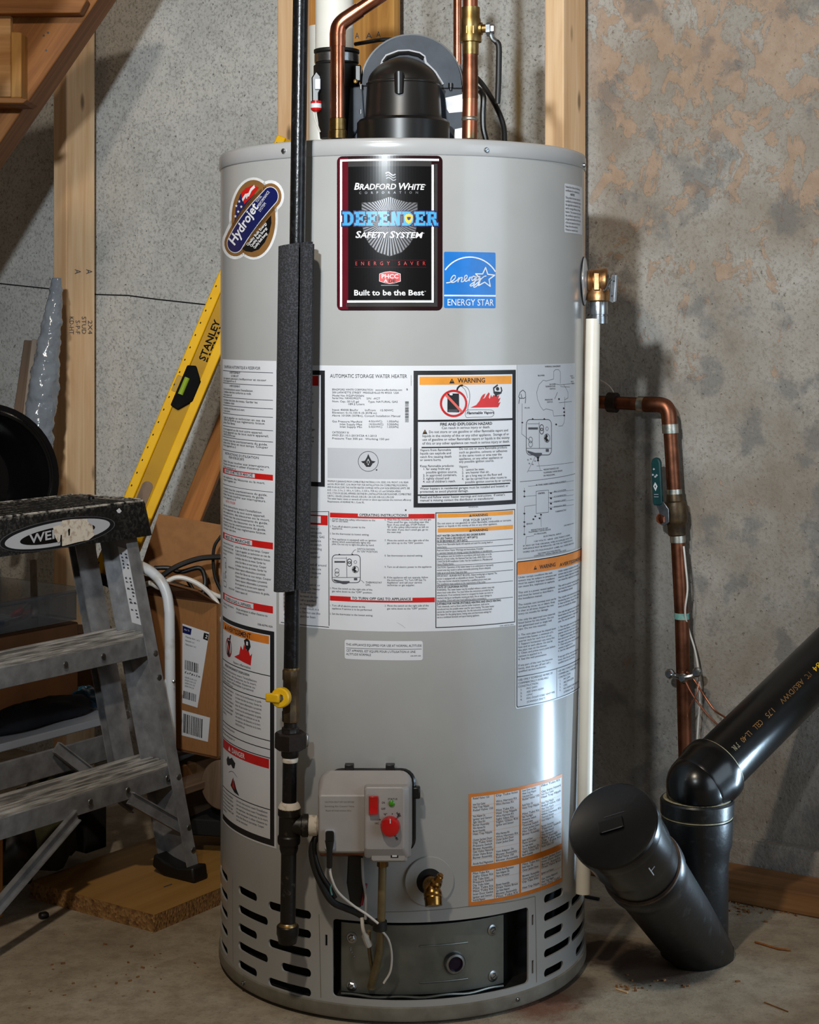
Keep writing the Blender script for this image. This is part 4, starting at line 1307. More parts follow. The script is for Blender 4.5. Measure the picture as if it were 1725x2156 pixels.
WT = [('FIRE AND EXPLOSION HAZARD', 287, 673, 760, 5.6, 'b'), ('Can result in serious injury or death.', 302, 704, 742, 5.0, 'r'), ('Do not store or use gasoline or other flammable vapors and', 185, 741, 904, 5.2, 'r'), ('liquids in the vicinity of this or any other appliance.  Storage of or', 126, 777, 912, 5.2, 'r'), ('use of gasoline or other flammable vapors or liquids in the vicinity', 126, 810, 916, 5.2, 'r'), ('of this or any other appliance can result in serious injury or death.', 126, 845, 918, 5.2, 'r'),
      ('Vapors from flammable', 105, 905, 386, 4.7, 'r'), ('liquids can explode and', 105, 935, 388, 4.7, 'r'), ('catch fire causing death', 105, 966, 392, 4.7, 'r'), ('or severe burns.', 105, 994, 300, 4.7, 'r'),
      ('Do not use or store flammable products', 460, 893, 895, 4.7, 'r'), ('such as gasoline, solvents or adhesives', 460, 925, 897, 4.7, 'r'), ('in the same room or area near the', 460, 955, 845, 4.7, 'r'), ('appliance, or any other appliance or', 460, 984, 857, 4.7, 'r'), ('any possible ignition source.', 460, 1010, 777, 4.7, 'r'),
      ('Keep flammable products:', 105, 1050, 415, 4.7, 'r'), ('1. far away from any', 132, 1076, 376, 4.7, 'r'), ('possible ignition source,', 160, 1106, 442, 4.7, 'r'), ('2. in approved containers,', 132, 1134, 440, 4.7, 'r'), ('3. tightly closed and', 132, 1163, 370, 4.7, 'r'), ("4. out of children's reach.", 132, 1191, 430, 4.7, 'r'),
      ('Vapors:', 460, 1055, 542, 4.7, 'r'), ('1.  cannot be seen,', 485, 1083, 690, 4.7, 'r'), ('2.  are heavier than air,', 485, 1109, 735, 4.7, 'r'), ('3.  go a long way on the floor and', 485, 1138, 848, 4.7, 'r'), ('4.  can be carried from other rooms to', 485, 1167, 892, 4.7, 'r'), ('possible ignition sources by air currents.', 515, 1195, 935, 4.7, 'r'),
      ('Water heaters in residential garages must be installed and located, or', 105, 1254, 905, 4.7, 'r'), ('protected, to avoid physical damage.', 105, 1282, 545, 4.7, 'r'), ("Read and follow water heater warnings and instructions.  If owner's", 105, 1333, 875, 4.7, 'r'), ('manual is missing contact the distributor or manufacturer.', 105, 1361, 778, 4.7, 'r')]
for t_, x0, y, x1, h_, st_ in WT:
    tx(L, q, t_, x0, y, x1, h_, 'ink', st_)
tri_mark(L, *q(128, 749), 9.5)
wl(120, 872, 922, 2.6); wl(122, 1222, 922, 2.6); wl(87, 1304, 950, 3.0)
tx(L, q, '238-46354-00A', 545, 1418, 632, 2.4, 'ink_soft')
# operating instructions
q = zm(660, 1060, 2.974)
L.line([(600, 1077), (692.6, 1077)], 1.0, 'ink'); L.line([(692.8, 1077), (693.4, 1317)], 1.5, 'ink'); L.hline(592, 1310, 693.4, 1.3, 'ink')
L.rect(594, 1079, 690.5, 1099.5, 'red', 2)
L.rect(600, 1082, 676, 1096, 'label', 3)
para(L, 598, 1110, 688, 8.4, ['Do not store or use gasoline or', 'other flammable vapors and liquids', 'WHAT TO DO IF YOU SMELL GAS', '* Do not try to light any appliance', '* Do not touch any electric switch', '* Do not use any phone in building', '* Immediately call your supplier', '* If you cannot reach the supplier', 'call the fire department.', 'BEFORE OPERATING smell all around', 'the appliance area for gas. Be sure', 'to smell next to the floor because', 'some gas is heavier than air and', 'will settle on the floor.', 'Use only your hand to push in or', 'turn the gas control knob. Never', 'use tools. If the knob will not', 'push in or turn by hand, do not', 'try to repair it, call a qualified', 'service technician. Force or', 'attempted repair may result in a', 'fire or explosion. Do not use this', 'appliance if any part has been', 'under water.'], 4.8, 'ink_soft')
for y0, y1, x0, x1, t_ in ((57, 86, 280, 595, 'OPERATING INSTRUCTIONS'), (577, 607, 235, 620, 'TO TURN OFF GAS TO APPLIANCE')):
    a = q(105, y0); b = q(760, y1)
    L.rect(a[0], a[1], b[0], b[1], 'red', 2)
    a = q(x0, y0 + 5); b = q(x1, y1 - 5)
    L.rect(a[0], a[1], b[0], b[1], 'label', 3)
    tx(L, q, t_, x0 + 8, y1 - 8, x1 - 8, 5.0, 'ink', 'b', 4)
OT = [('1.', 105, 103, 112), ('STOP! Read the safety information to the', 118, 103, 388), ('left on this label.', 118, 114, 220), ('2.', 105, 148, 112), ('Turn off all electric power to the', 118, 148, 325), ('appliance.', 118, 160, 185), ('3.', 105, 193, 112), ('Set the thermostat to lowest setting.', 118, 193, 350), ('4.', 105, 228, 112), ('This appliance is equipped with an ignition', 118, 228, 395), ('device which automatically lights the', 118, 243, 358), ('pilot. Do not try to light the pilot by hand.', 118, 258, 382), ('SWITCH SHOWN', 275, 290, 385), ('IN "ON" POSITION', 275, 305, 402), ('THERMOSTAT', 328, 499, 430), ('DIAL', 328, 514, 360), ('5.', 105, 535, 112), ('Move the switch on the right side of the', 118, 535, 370), ('gas valve down to the "OFF" position.', 118, 553, 370),
      ('6.', 447, 106, 455), ('Wait five (5) minutes to clear out any gas.', 462, 106, 740), ('Then smell for gas, including near the', 462, 122, 722), ('floor. If you smell gas, STOP! Follow', 462, 138, 700), ('"B" in the safety information at left on', 462, 153, 722), ("this label. If you don't smell gas, go to", 462, 169, 718), ('the next step.', 462, 184, 552), ('7.', 447, 236, 455), ('Move the switch on the right side of the', 462, 236, 722), ('gas valve up to the "ON" position.', 462, 252, 690), ('8.', 447, 331, 455), ('Set thermostat to desired setting.', 462, 331, 685), ('9.', 447, 402, 455), ('Turn on all electric power to the appliance.', 462, 402, 742), ('10.', 440, 468, 455), ('If the appliance will not operate, follow', 462, 468, 718), ('the instructions "To Turn Off Gas To', 462, 484, 705), ('Appliance" and call your service', 462, 500, 680), ('technician or gas supplier.', 462, 516, 636),
      ('1.', 105, 643, 112), ('Turn off all electric power to the', 118, 643, 325), ('appliance if service is to be performed.', 118, 661, 370), ('2.', 105, 695, 112), ('Set the thermostat to the lowest setting.', 118, 695, 374), ('3.', 447, 645, 455), ('Move the switch on the right side of the', 462, 645, 722), ('gas valve down to the "OFF" position.', 462, 663, 716)]
for t_, x0, y, x1 in OT:
    tx(L, q, t_, x0, y, x1, 3.7, 'ink')
def control_sketch(S, w, k=1.0):
    """line drawing of the gas control; w maps sketch units"""
    S.line([w(x, y) for x, y in rrect(345, 70, 855, 575, 70, 4)], 1.5 * k, 'ink_soft', 2, True)
    S.line([w(x, y) for x, y in ((350, 480), (850, 480))], 1.0 * k, 'ink_soft')
    S.line([w(605, 110), w(612, 478)], 1.0 * k, 'ink_soft')
    S.line([w(370, 130), w(600, 130)], 0.7 * k, 'ink_soft')
    for cx, cy in ((658, 185), (658, 235), (432, 360), (432, 420)):
        S.line([w(*p) for p in ellipse(cx, cy, 38, 42, 14)], 1.4 * k if cx > 600 else 0.9 * k, 'ink', 2, True)
    S.line([w(*p) for p in ellipse(765, 200, 26, 26, 12)], 0.8 * k, 'ink_soft', 2, True)
    S.line([w(*p) for p in ellipse(765, 335, 58, 60, 16)], 1.0 * k, 'ink', 2, True)
    S.poly([w(710, 340), w(750, 280), w(780, 300), w(760, 335), w(800, 370), w(750, 388)], 'ink', 3)
    S.poly([w(385, 182), w(580, 182), w(580, 212), w(385, 212)], 'ink_soft', 2)
    S.poly([w(360, 510), w(520, 545), w(660, 545), w(660, 575), w(600, 600), w(540, 600), w(480, 580), w(380, 545)], 'ink_soft', 3)
    S.poly([w(740, 490), w(800, 490), w(800, 530), w(740, 530)], 'ink_soft', 3)
    for x in (475, 710):
        S.poly([w(x - 25, 70), w(x, 48), w(x + 28, 70)], 'ink', 2)
control_sketch(L, zm(660, 1160, 8.625))
L.line([q(240, 315), q(258, 292), q(268, 290)], 0.8, 'ink_soft')
L.line([q(300, 480), q(318, 497)], 0.8, 'ink_soft')
L.line([q(525, 745), q(560, 765), q(575, 780)], 0.8, 'wire_label', 2)
rrect_uv(L, 853, 1072.5, 856, 1075.5, 0.0005, 'ink', 3)
# right-hand safety panel
L.frame(917, 1079, 1084.3, 1322, 1.7, 'ink', 2)
L.rect(922, 1082, 1079.8, 1090, 'orange', 2); L.rect(922, 1112.6, 1079.8, 1121, 'orange', 2)
for y in (82, 176):
    tri_mark(L, *q(975, y + 0.5), 5.5)
    tx(L, q, 'WARNING', 993, y, 1092, 4.8, 'ink', 'b')
tx(L, q, 'FOR YOUR SAFETY', 938, 112, 1115, 4.8, 'ink', 'r')
SPT = ['Do not store or use gasoline or other flammable, combustible or corrosive', 'vapors or liquids in the vicinity of this or any other appliance.']
para(L, 921, 1104, 1076, 5.6, SPT, 4.0)
ST = ['HOT WATER CAN PRODUCE 3RD DEGREE BURNS', 'IN LESS THAN 6 SECONDS AT 140°F (60°C)', 'IN 30 SECONDS AT 130°F (54°C)', '#', 'Vapors from flammable liquids will explode and catch fire causing death or', 'severe burns.', '#', 'Read and follow Heater Warnings and Instructions. If installer', 'or operator manuals are missing, contact the distributor or manufacturer.', '#', 'This appliance must be installed in accordance with local codes, or in the', 'absence of local codes, the National Fuel Gas Code, ANSI Z223.1 or the', 'CAN/CSA B149 Installation Codes. Not for installation in a Manufactured', 'Home (Mobile Home).', '#', 'CAUTION: Operation of this water heater in an undersized or improperly', 'vented area may result in carbon monoxide poisoning. Ensure adequate', 'make up air at all times. Keep area clear.', '#', 'IMPORTANT - BURNER MUST BE LEVEL. Adjust leveling legs as required. The', 'burner is equipped with an adjustable air shutter. The operation', 'of the main burner should be inspected by a qualified person every year.', 'This installation must conform to the requirements of the codes.', '#', 'STATE OF CALIFORNIA NOTICE', 'WARNING: This water heater may be installed without a seismic strap only', 'where local codes allow. You must follow the instructions provided by the', 'manufacturer. If not anchored, braced or strapped the heater can move or', 'overturn during an earthquake causing gas leaks, fire or water damage to', 'the building. Check with your local authority before connecting it.', '#', 'SUITABLE FOR WATER (POTABLE) HEATING AND SPACE HEATING', 'Toxic chemicals, such as those used for boiler treatment, shall not be', 'introduced into the potable water used for space heating. This water heater', 'cannot be used for space heating only. See the instructions enclosed with', 'the heater for the piping layout, mixing valve and thermostat settings for', 'use as a combined domestic and space heating appliance.']
y = 1128.5
for i, t_ in enumerate(ST):
    if t_ == '#':
        L.hline(920, y - 3.0, 1080, 0.9, 'ink', 2); y += 1.2
        continue
    b = t_.isupper() and len(t_) > 20
    L.text(t_, 920, y + 1.5, 920 + min(158, text_w(t_) * (3.9 if not b else 4.5)), 3.9, 'ink', 'b' if b else 'r')
    y += 5.62
tx(L, q, '238-40936-00A', 1165, 770, 1255, 2.4, 'ink_soft')
L.build('instruction_sheet', heater, 'large white instruction sheet')

# E. altitude label -----------------------------------------------------
A = tank_sheet()
q = zm(660, 1060, 2.974)
rrect_uv(A, 726, 1346.5, 890.5, 1387, 0.003, 'label', 0)
A.hline(729, 1363.8, 888, 1.0, 'ink_soft', 1)
tx(A, q, 'THIS APPLIANCE EQUIPPED FOR USE AT NORMAL ALTITUDE', 205, 888, 678, 4.6, 'ink_soft')
tx(A, q, "CET APPAREIL EST EQUIPE POUR L'UTILISATION A UNE", 207, 926, 640, 4.6, 'ink_soft')
tx(A, q, 'ALTITUDE NORMALE', 207, 948, 362, 4.6, 'ink_soft')
tx(A, q, '238-39971-00A', 608, 958, 674, 2.6, 'ink_soft')
A.build('altitude_label', heater, 'small rounded altitude label')

# F. wiring diagram -----------------------------------------------------
D = tank_sheet()
a = D.conv(1089, 768); b = D.conv(1211, 763); c = D.conv(1089, 1176)
D.tri([(a[0], c[1]), (b[0], c[1]), (b[0], a[1]), (a[0], a[1])], 'wire_label', 0)
q = zm(1080, 750, 5.0125)
def dl(pts, w=0.8, m='ink_soft'):
    D.line([q(*p) for p in pts], w, m, 1)
tx(D, q, 'WIRING DIAGRAM', 335, 118, 498, 3.4, 'ink')
tx(D, q, 'BLOWER', 262, 212, 332, 3.2)
for i, t_ in enumerate(('BLOWER', 'TEMPERATURE', 'SWITCH')):
    tx(D, q, t_, 385 - (45 if i == 1 else 0), 304 + i * 24, 446, 3.0)
tx(D, q, 'PRESSURE', 335, 468, 418, 3.0); tx(D, q, 'SWITCH', 358, 492, 418, 3.0)
dl([(430, 235), (430, 160), (450, 140), (480, 140), (500, 165), (500, 290)])
dl([(430, 240), (350, 262), (320, 252), (275, 300), (250, 380), (258, 450), (290, 530), (320, 570), (350, 555), (420, 572), (430, 632)])
dl([(440, 292), (500, 302), (640, 286)]); dl([(500, 320), (600, 325)]); dl([(535, 300), (560, 340), (580, 380), (580, 440), (545, 460)])
dl([(545, 430), (545, 620)]); dl([(485, 490), (620, 478)]); dl([(440, 450), (470, 380)], 1.0); dl([(430, 632), (545, 624)]); dl([(545, 624), (540, 700), (520, 735), (480, 738)])
for x, y in ((485, 452), (535, 550), (540, 590), (540, 625), (455, 720)):
    D.poly([q(*p) for p in ellipse(x, y, 9, 10, 8)], 'ink', 2)
for x, y in ((605, 215), (615, 235), (610, 275), (620, 295)):
    tx(D, q, 'BLK', x, y, x + 30, 2.6)
dl([(70, 440), (62, 500)], 1.4, 'ink'); dl([(135, 440), (130, 495)], 1.4, 'ink')
dl([(60, 430), (75, 380), (105, 356), (130, 380), (135, 430), (115, 445), (80, 445), (60, 430)], 1.5)
dl([(85, 400), (95, 440)], 1.5); dl([(97, 500), (97, 700), (92, 820)], 0.8); dl([(92, 820), (180, 890)], 0.9)
tx(D, q, 'PLUG', 122, 552, 176, 2.8)
D.poly([q(*p) for p in ellipse(98, 700, 10, 8, 8)], 'ink', 2)
control_sketch(D, lambda x, y: q(140 + (x - 345) * 0.52, 668 + (y - 70) * 0.74), 1.0)
D.poly([q(245, 1062), q(278, 1062), q(270, 1085), q(275, 1108), q(252, 1108), q(258, 1085)], 'ink', 2)
for x, y in ((150, 1100), (180, 1090), (165, 1138), (200, 1148), (225, 1112)):
    tx(D, q, 'BL', x, y, x + 18, 2.6)
dl([(240, 1050), (150, 1225)], 0.7); dl([(265, 1108), (290, 1205), (310, 1205)], 0.7); dl([(160, 1210), (300, 1205)], 0.8)
for i, t_ in enumerate(('RESISTANCE OF', 'FLAMMABLE VAPOR SENSOR', 'IN MEGOHMS')):
    tx(D, q, t_, 322, 1205 + i * 32, (480, 520, 440)[i], 3.2)
dl([(250, 1160), (640, 1118)], 0.7); dl([(75, 1325), (655, 1240)], 1.0); dl([(160, 1372), (640, 1312)], 0.6)
tx(D, q, 'IF THIS WIRE NEEDS REPLACEMENT', 240, 1366, 560, 2.8)
dl([(245, 1425), (375, 1412), (375, 1645), (245, 1660), (245, 1425)], 0.9)
tx(D, q, 'CONTROL', 262, 1456, 335, 3.0, 'ink', 'b')
for i in range(4):
    dl([(375, 1440 + i * 52), (640, 1410 + i * 52)], 0.6)
    D.poly([q(*p) for p in ellipse(400, 1445 + i * 55, 11, 9, 8)], 'ink', 2)
    tx(D, q, ('BLOWER', 'COMMON', 'TEMP LIMIT', 'PRESSURE')[i], 430, 1436 + i * 54, 560, 3.0, 'ink_soft')
dl([(120, 1480), (245, 1470)], 0.7); dl([(120, 1390), (120, 1480)], 0.6); dl([(240, 1568), (122, 1585), (120, 1880)], 0.7)
dl([(295, 1660), (298, 1800)], 0.7); dl([(135, 1990), (140, 1905), (220, 1895)], 0.7)
for x, y in ((120, 1425), (120, 1480), (120, 1660), (120, 1750), (120, 1795), (120, 1880), (215, 1720), (235, 1690), (295, 1672), (280, 1710)):
    D.poly([q(*p) for p in ellipse(x, y, 10, 9, 8)], 'ink', 2)
tx(D, q, 'SENSOR', 140, 1778, 206, 3.0); tx(D, q, 'THERMOSTAT', 445, 1650, 562, 3.2)
for i, t_ in enumerate(('RESISTANCE OF', 'FLAMMABLE VAPOR SENSOR', 'IN MEGOHMS')):
    tx(D, q, t_, (190, 165, 222)[i], 1842 + i * 22, (368, 398, 352)[i], 3.0)
for i, t_ in enumerate(('ELECTRICAL INPUT', '120 VOLTS  60HZ  LESS THAN 5 AMPS', 'IF ANY OF THE ORIGINAL WIRE AS SUPPLIED WITH THE', 'APPLIANCE MUST BE REPLACED, USE TYPE 105C THERMOPLASTIC', 'WIRE OR ITS EQUIVALENT. LABEL ALL WIRES BEFORE', 'DISCONNECTION WHEN SERVICING', 'CONTROLS. WIRING ERRORS CAN CAUSE')):
    tx(D, q, t_, (320, 218, 105, 105, 105, 262, 220)[i], (1910, 1962, 2010, 2040, 2075, 2090, 2115)[i], (510, 600, 622, 630, 640, 500, 560)[i], 3.1)
tx(D, q, '238-48254-00A', 535, 1795, 640, 2.6)
D.build('wiring_label', heater, 'pale grey wiring diagram label')

# G. right-hand warning label -------------------------------------------
G = tank_sheet()
GL0, GZ1 = G.conv(1085.5, 1180)
GZ0 = G.conv(1085.5, 1493)[1]
GR = G.conv(1225, 1160)[0] + 0.012
G.poly_uv(rrect(GL0, GZ0, GR, GZ1, 0.0035, 4), 'label', 0)
G.poly_uv(rrect(GL0 + 0.0016, GZ0 + 0.0016, GR, GZ1 - 0.0016, 0.003, 4), 'ink', 1)
G.poly_uv(rrect(GL0 + 0.003, GZ0 + 0.003, GR, GZ1 - 0.003, 0.002, 4), 'wire_label', 2)
zo = G.conv(1092, 1210)[1]
G.tri([(GL0 + 0.003, zo), (GR, zo), (GR, GZ1 - 0.003), (GL0 + 0.003, GZ1 - 0.003)], 'deep_orange', 3)
q = zm(660, 1060, 2.974)
tri_mark(G, *q(1378, 415), 9, 4)
tx(G, q, 'WARNING', 1415, 410, 1515, 8.0, 'ink', 'b', 4)
tx(G, q, 'AVERTISSEMENT', 1540, 395, 1672, 7.0, 'ink', 'b', 4)
Dv = G.conv(1172, 1400)[0]
zsp = G.conv(1090, 1425)[1]
G.tri([(GL0 + 0.003, zsp - 0.0006), (GR, zsp - 0.0006), (GR, zsp + 0.0006), (GL0 + 0.003, zsp + 0.0006)], 'ink', 3)
G.tri([(Dv - 0.0005, GZ0 + 0.003), (Dv + 0.0005, GZ0 + 0.003), (Dv + 0.0005, zsp), (Dv - 0.0005, zsp)], 'ink', 3)
GT = ['Under certain conditions the vent', 'system may be subject to pressure and', 'must be sealed. Improper installation', 'can cause fire, explosion or asphyxia.', '', 'This unit is a power vented appliance', 'and must be vented as described in', 'the installation manual.', '', 'The outside vent terminal must not be', 'blocked by snow, ice or debris. Keep', 'it clear at all times. Inspect the vent', 'every six months for damage.', '', 'Use only the approved vent materials', 'listed below for this heater. Do not', 'use galvanized steel or single wall', 'pipe. Do not mix materials.', '', '1. The vent pipe must be sloped down', 'toward the heater, a minimum of a', 'quarter inch for each foot of run.', '2. Support horizontal runs every five', 'feet and at each elbow. Do not let', 'the pipe rest on the blower.', '3. Clean and prime every joint before', 'cement is applied to it.', '4. Seal the wall penetration.', '', 'If any part of the vent has become', 'loose, shut the gas off and call a', 'qualified service technician.']
zz = zo - 0.0052
step = (zo - 0.004 - (zsp + 0.003)) / len(GT)
sc_ = (Dv - GL0 - 0.006) / max(text_w(t_) for t_ in GT)
for t_ in GT:
    for x_, k_ in ((GL0 + 0.0045, 1.0), (Dv + 0.0035, 1.0)):
        if t_:
            x = x_
            for ch in t_:
                vs, fs, adv = GL[('r', ch)]
                if vs:
                    G.glyph([(x + gx * sc_, zz + gy * 0.0040) for gx, gy in vs], fs, 'ink', 4)
                x += adv * sc_
    zz -= step
VT = [('USE ONLY SCHEDULE 40 PIPE OF', 0), ('COMMERCIALLY AVAILABLE', 0), ('CONSTRUCTION:', 0), ('1.      PVC DWV', 1), ('2.      ABS DWV-ASTM', 1), ('3.      CPVC', 1), ('4.      PVC-FOAM CORE VENT PIPE', 1), ('         (CANADA ONLY)', 1)]
zz = zsp - 0.006
for t_, ind in VT:
    for x_ in (GL0 + 0.0045 + ind * 0.004, Dv + 0.0035 + ind * 0.004):
        x = x_
        for ch in t_:
            vs, fs, adv = GL[('r', ch)]
            if vs:
                G.glyph([(x + gx * sc_ * 0.95, zz + gy * 0.0040) for gx, gy in vs], fs, 'ink', 4)
            x += adv * sc_ * 0.95
    zz -= 0.0047
G.build('vent_warning_label', heater, 'orange-headed white vent warning label')

# H. orange-ruled parts list --------------------------------------------
P = tank_sheet()
a = P.conv(987, 1673); b = P.conv(1184, 1628); c = P.conv(987, 1908)
u0, u1, v1, v0 = a[0], b[0], (a[1] + b[1]) / 2, c[1]
def PR(fu0, fv0, fu1, fv1, m, lay):
    P.tri([(u0 + (u1 - u0) * fu0, v1 - (v1 - v0) * fv0), (u0 + (u1 - u0) * fu1, v1 - (v1 - v0) * fv0), (u0 + (u1 - u0) * fu1, v1 - (v1 - v0) * fv1), (u0 + (u1 - u0) * fu0, v1 - (v1 - v0) * fv1)], m, lay)
PR(0, 0, 1, 1, 'deep_orange', 0)
um = P.conv(1095, 1760)[0]
fm = (um - u0) / (u1 - u0)
for f0, f1 in ((0.022, fm - 0.010), (fm + 0.010, 0.985)):
    for g0, g1 in ((0.03, 0.645), (0.70, 0.965)):
        PR(f0, g0, f1, g1, 'label', 1)
        fs_ = f0 + (f1 - f0) * (0.46 if f0 < 0.1 else 0.42)
        PR(fs_ - 0.003, g0, fs_ + 0.003, g1, 'orange', 2)
        n = int((g1 - g0) / 0.0265)
        rng = random.Random(int(f0 * 100 + g0 * 1000))
        for i in range(n):
            yy = g0 + 0.022 + i * 0.0265
            for h0, h1 in ((f0 + 0.012, fs_ - 0.012), (fs_ + 0.012, f1 - 0.012)):
                if rng.random() < 0.16 and i > 0:
                    continue
                t_ = rng.choice(['Gas Valve Natural', 'Thermal Switch', 'Burner Assembly', 'Pilot Tube Kit', 'Flame Arrestor', 'Drain Valve Brass', 'Relief Valve 150', 'Dip Tube Inlet', 'Anode Rod Magnesium', 'Sight Glass Kit', 'Inner Door Gasket', 'Blower Assembly', 'Pressure Switch', 'Vent Adapter 2in', 'Igniter and Sensor', 'Wire Harness Kit', 'Outer Jacket Door', 'Heat Trap Nipple'])
                k_ = rng.choice([0.6, 0.8, 0.95, 1.0])
                sc2 = (h1 - h0) * (u1 - u0) * k_ / text_w(t_)
                x = u0 + (u1 - u0) * h0
                zb3 = v1 - (v1 - v0) * yy
                for ch in t_:
                    vs, fs, adv = GL[('r', ch)]
                    if vs:
                        P.glyph([(x + gx * sc2, zb3 + gy * 0.0044) for gx, gy in vs], fs, 'ink_soft', 3)
                    x += adv * sc2
            if i % 3 == 2:
                PR(f0, yy + 0.006, f1, yy + 0.0075, 'orange', 2)
P.build('parts_label', heater, 'orange-ruled parts list label')

# I. small label at the upper right -------------------------------------
I = tank_sheet()
a = I.conv(1188.5, 386); c = I.conv(1188.5, 489)
I.poly_uv(rrect(a[0], c[1], a[0] + 0.082, a[1], 0.002, 3), 'label', 0)
zz = a[1] - 0.006
for i, t_ in enumerate(['Federal law allows the following', 'certification for residential use', '#NOTICE', 'This product has been tested and', 'certified by an independent body to', 'the applicable standards for safety', 'and for energy efficiency of water', 'heaters. The consumer may contact', 'the certification agency for a list', 'of approved models and the results', 'of the last inspection at the plant.', 'Keep this notice attached.', 'Printed on recycled stock.']):
    bold = t_[0] == '#'
    t_ = t_.strip('#')
    x = a[0] + (0.02 if bold else 0.003)
    for ch in t_:
        vs, fs, adv = GL[('b' if bold else 'r', ch)]
        if vs:
            I.glyph([(x + gx * 0.0047, zz + gy * 0.0046) for gx, gy in vs], fs, 'ink', 2)
        x += adv * 0.0047
    zz -= 0.0052
I.build('notice_label', heater, 'small white notice label')

# J. French instruction strip on the left -------------------------------
K = tank_sheet()
a = K.conv(582.5, 760); c = K.conv(583, 1787)
uL = K.conv(470, 1000)[0] - 0.004
K.tri([(uL, c[1]), (a[0], c[1]), (a[0], a[1]), (uL, a[1])], 'label', 0)
q = zm(460, 740, 4.107)
ur = a[0]
def zr_(py):                       # heights are read along the strip's right-hand edge
    return K.conv(578, py)[1]
ul = uL + 0.006
wS = ur - ul
def kt(t_, f0, f1, py, h, m='ink', st='r', it=0.0):
    u = ul + wS * f0
    sc2 = wS * (f1 - f0) / text_w(t_, st)
    z = zr_(py)
    for ch in t_:
        vs, fs, adv = GL[(st, ch)]
        if vs:
            K.glyph([(u + gx * sc2, z + gy * h / K.upm / CAPH) for gx, gy in vs], fs, m, 4)
        u += adv * sc2
def kr(f0, f1, y0, y1, m, lay):
    K.tri([(ul + wS * f0, zr_(y1)), (ul + wS * f1, zr_(y1)), (ul + wS * f1, zr_(y0)), (ul + wS * f0, zr_(y0))], m, lay)
FR = ["Ne pas entreposer ni utiliser d'essence ou", "d'autres vapeurs inflammables à proximité", "de cet appareil ou de tout autre appareil.", "Les vapeurs peuvent s'enflammer et causer", "une explosion, des blessures ou la mort.", "Lire les instructions avant l'installation", "et suivre tous les avertissements du guide.", "L'installation doit être conforme au code", "CAN/CSA B149 et aux règlements locaux.", "Le bruleur doit être de niveau. Garder les", "prises d'air libres en tout temps. Couper", "le gaz et appeler un technicien en cas de", "doute. Ne pas toucher aux interrupteurs."]
rngK = random.Random(3)
def kpara(y0, y1, f0=0.03, f1=0.93, dy=8.3, h=4.6):
    y = y0
    while y <= y1:
        t_ = rngK.choice(FR)
        last = y + dy > y1
        kt(t_[:20] if last else t_, f0, f0 + (f1 - f0) * (0.4 if last else rngK.uniform(0.86, 1.0)), y, h)
        y += dy
kt('CHAUFFE-EAU AUTOMATIQUE A RESERVOIR', 0.06, 0.80, 779, 6.2, 'ink_soft')
for yl in (785, 812, 843, 861, 879, 907, 931, 960):
    kr(0, 0.96, yl - 0.6, yl + 0.6, 'ink_soft', 2)
kt('AVERTISSEMENT', 0.24, 0.48, 790, 4.2); kt('LE BRUIT', 0.28, 0.45, 797, 4.2)
kpara(803, 809, dy=5.5, h=4.4)
kt('AVERTISSEMENT', 0.24, 0.48, 819, 4.2); kpara(827, 841, f1=0.7, dy=6.2)
kpara(851, 858, f1=0.88, dy=6.0); kpara(869, 876, f1=0.6, dy=6.0); kpara(889, 905, dy=6.0); kpara(915, 929, dy=6.2); kpara(939, 957, dy=6.2)
kt("INSTRUCTIONS D'UTILISATION", 0.10, 0.78, 969, 5.0); kt('POUR VOTRE SECURITE', 0.22, 0.55, 976, 5.0)
kpara(986, 1001, dy=6.4)
for y0, y1, g1, t_ in ((1000, 1012, 0.72, 'AVANT DE METTRE EN MARCHE'), (1143, 1157, 0.68, 'MISE EN MARCHE'), (1277, 1292, 0.70, "COUPER LE GAZ A L'APPAREIL")):
    kr(0, 0.96, y0, y1, 'red', 2)
    kr(0.08, g1, y0 + 2, y1 - 2, 'label', 3)
    kt(t_, 0.11, g1 - 0.03, y1 - 3.4, 6.4, 'ink_soft', 'b')
kpara(1021, 1032, dy=6.4); kr(0, 0.96, 1036, 1037, 'ink_soft', 2)
kpara(1046, 1066, dy=6.6); kt('NE PAS UTILISER', 0.12, 0.38, 1074, 5.0, 'pink'); kpara(1084, 1139, dy=7.2)
for f0, f1 in ((0.02, 0.34), (0.38, 0.94)):
    kpara(1167, 1192 if f0 < 0.1 else 1270, f0, f1, 8.0)
kt('INTERRUPTEUR', 0.20, 0.36, 1216, 3.6); kt('ROTATIF', 0.22, 0.36, 1262, 3.6)
ku, kv = ul + wS * 0.03, zr_(1198)
def ksk(pts, w, m='ink_soft'):
    uv = [(ku + x * 0.0185, kv - y * 0.043) for x, y in pts]
    for (xa, ya), (xb, yb3) in zip(uv, uv[1:]):
        dx, dy = xb - xa, yb3 - ya
        Ln = sqrt(dx * dx + dy * dy) or 1e-9
        h_ = w / 2
        nx, ny = -dy / Ln * h_, dx / Ln * h_
        K.tri([(xa - nx, ya - ny), (xb - nx, yb3 - ny), (xb + nx, yb3 + ny), (xa + nx, ya + ny)], m, 3)
ksk(rrect(0, 0, 1, 1, 0.14, 3) + [(1, 0.5)], 0.0008)
ksk([(0.55, 0.1), (0.55, 0.82), (0, 0.82), (1, 0.82)], 0.0006)
ksk(ellipse(0.75, 0.25, 0.12, 0.1, 10), 0.0008, 'ink'); ksk(ellipse(0.78, 0.58, 0.15, 0.12, 10), 0.001, 'ink'); ksk(ellipse(0.2, 0.65, 0.1, 0.1, 10), 0.0006)
for f0, f1 in ((0.02, 0.36), (0.40, 0.94)):
    kpara(1301, 1308 if f0 < 0.1 else 1314, f0, f1, 7.0)
kt('238-46790-00A', 0.76, 0.96, 1322, 4.0)
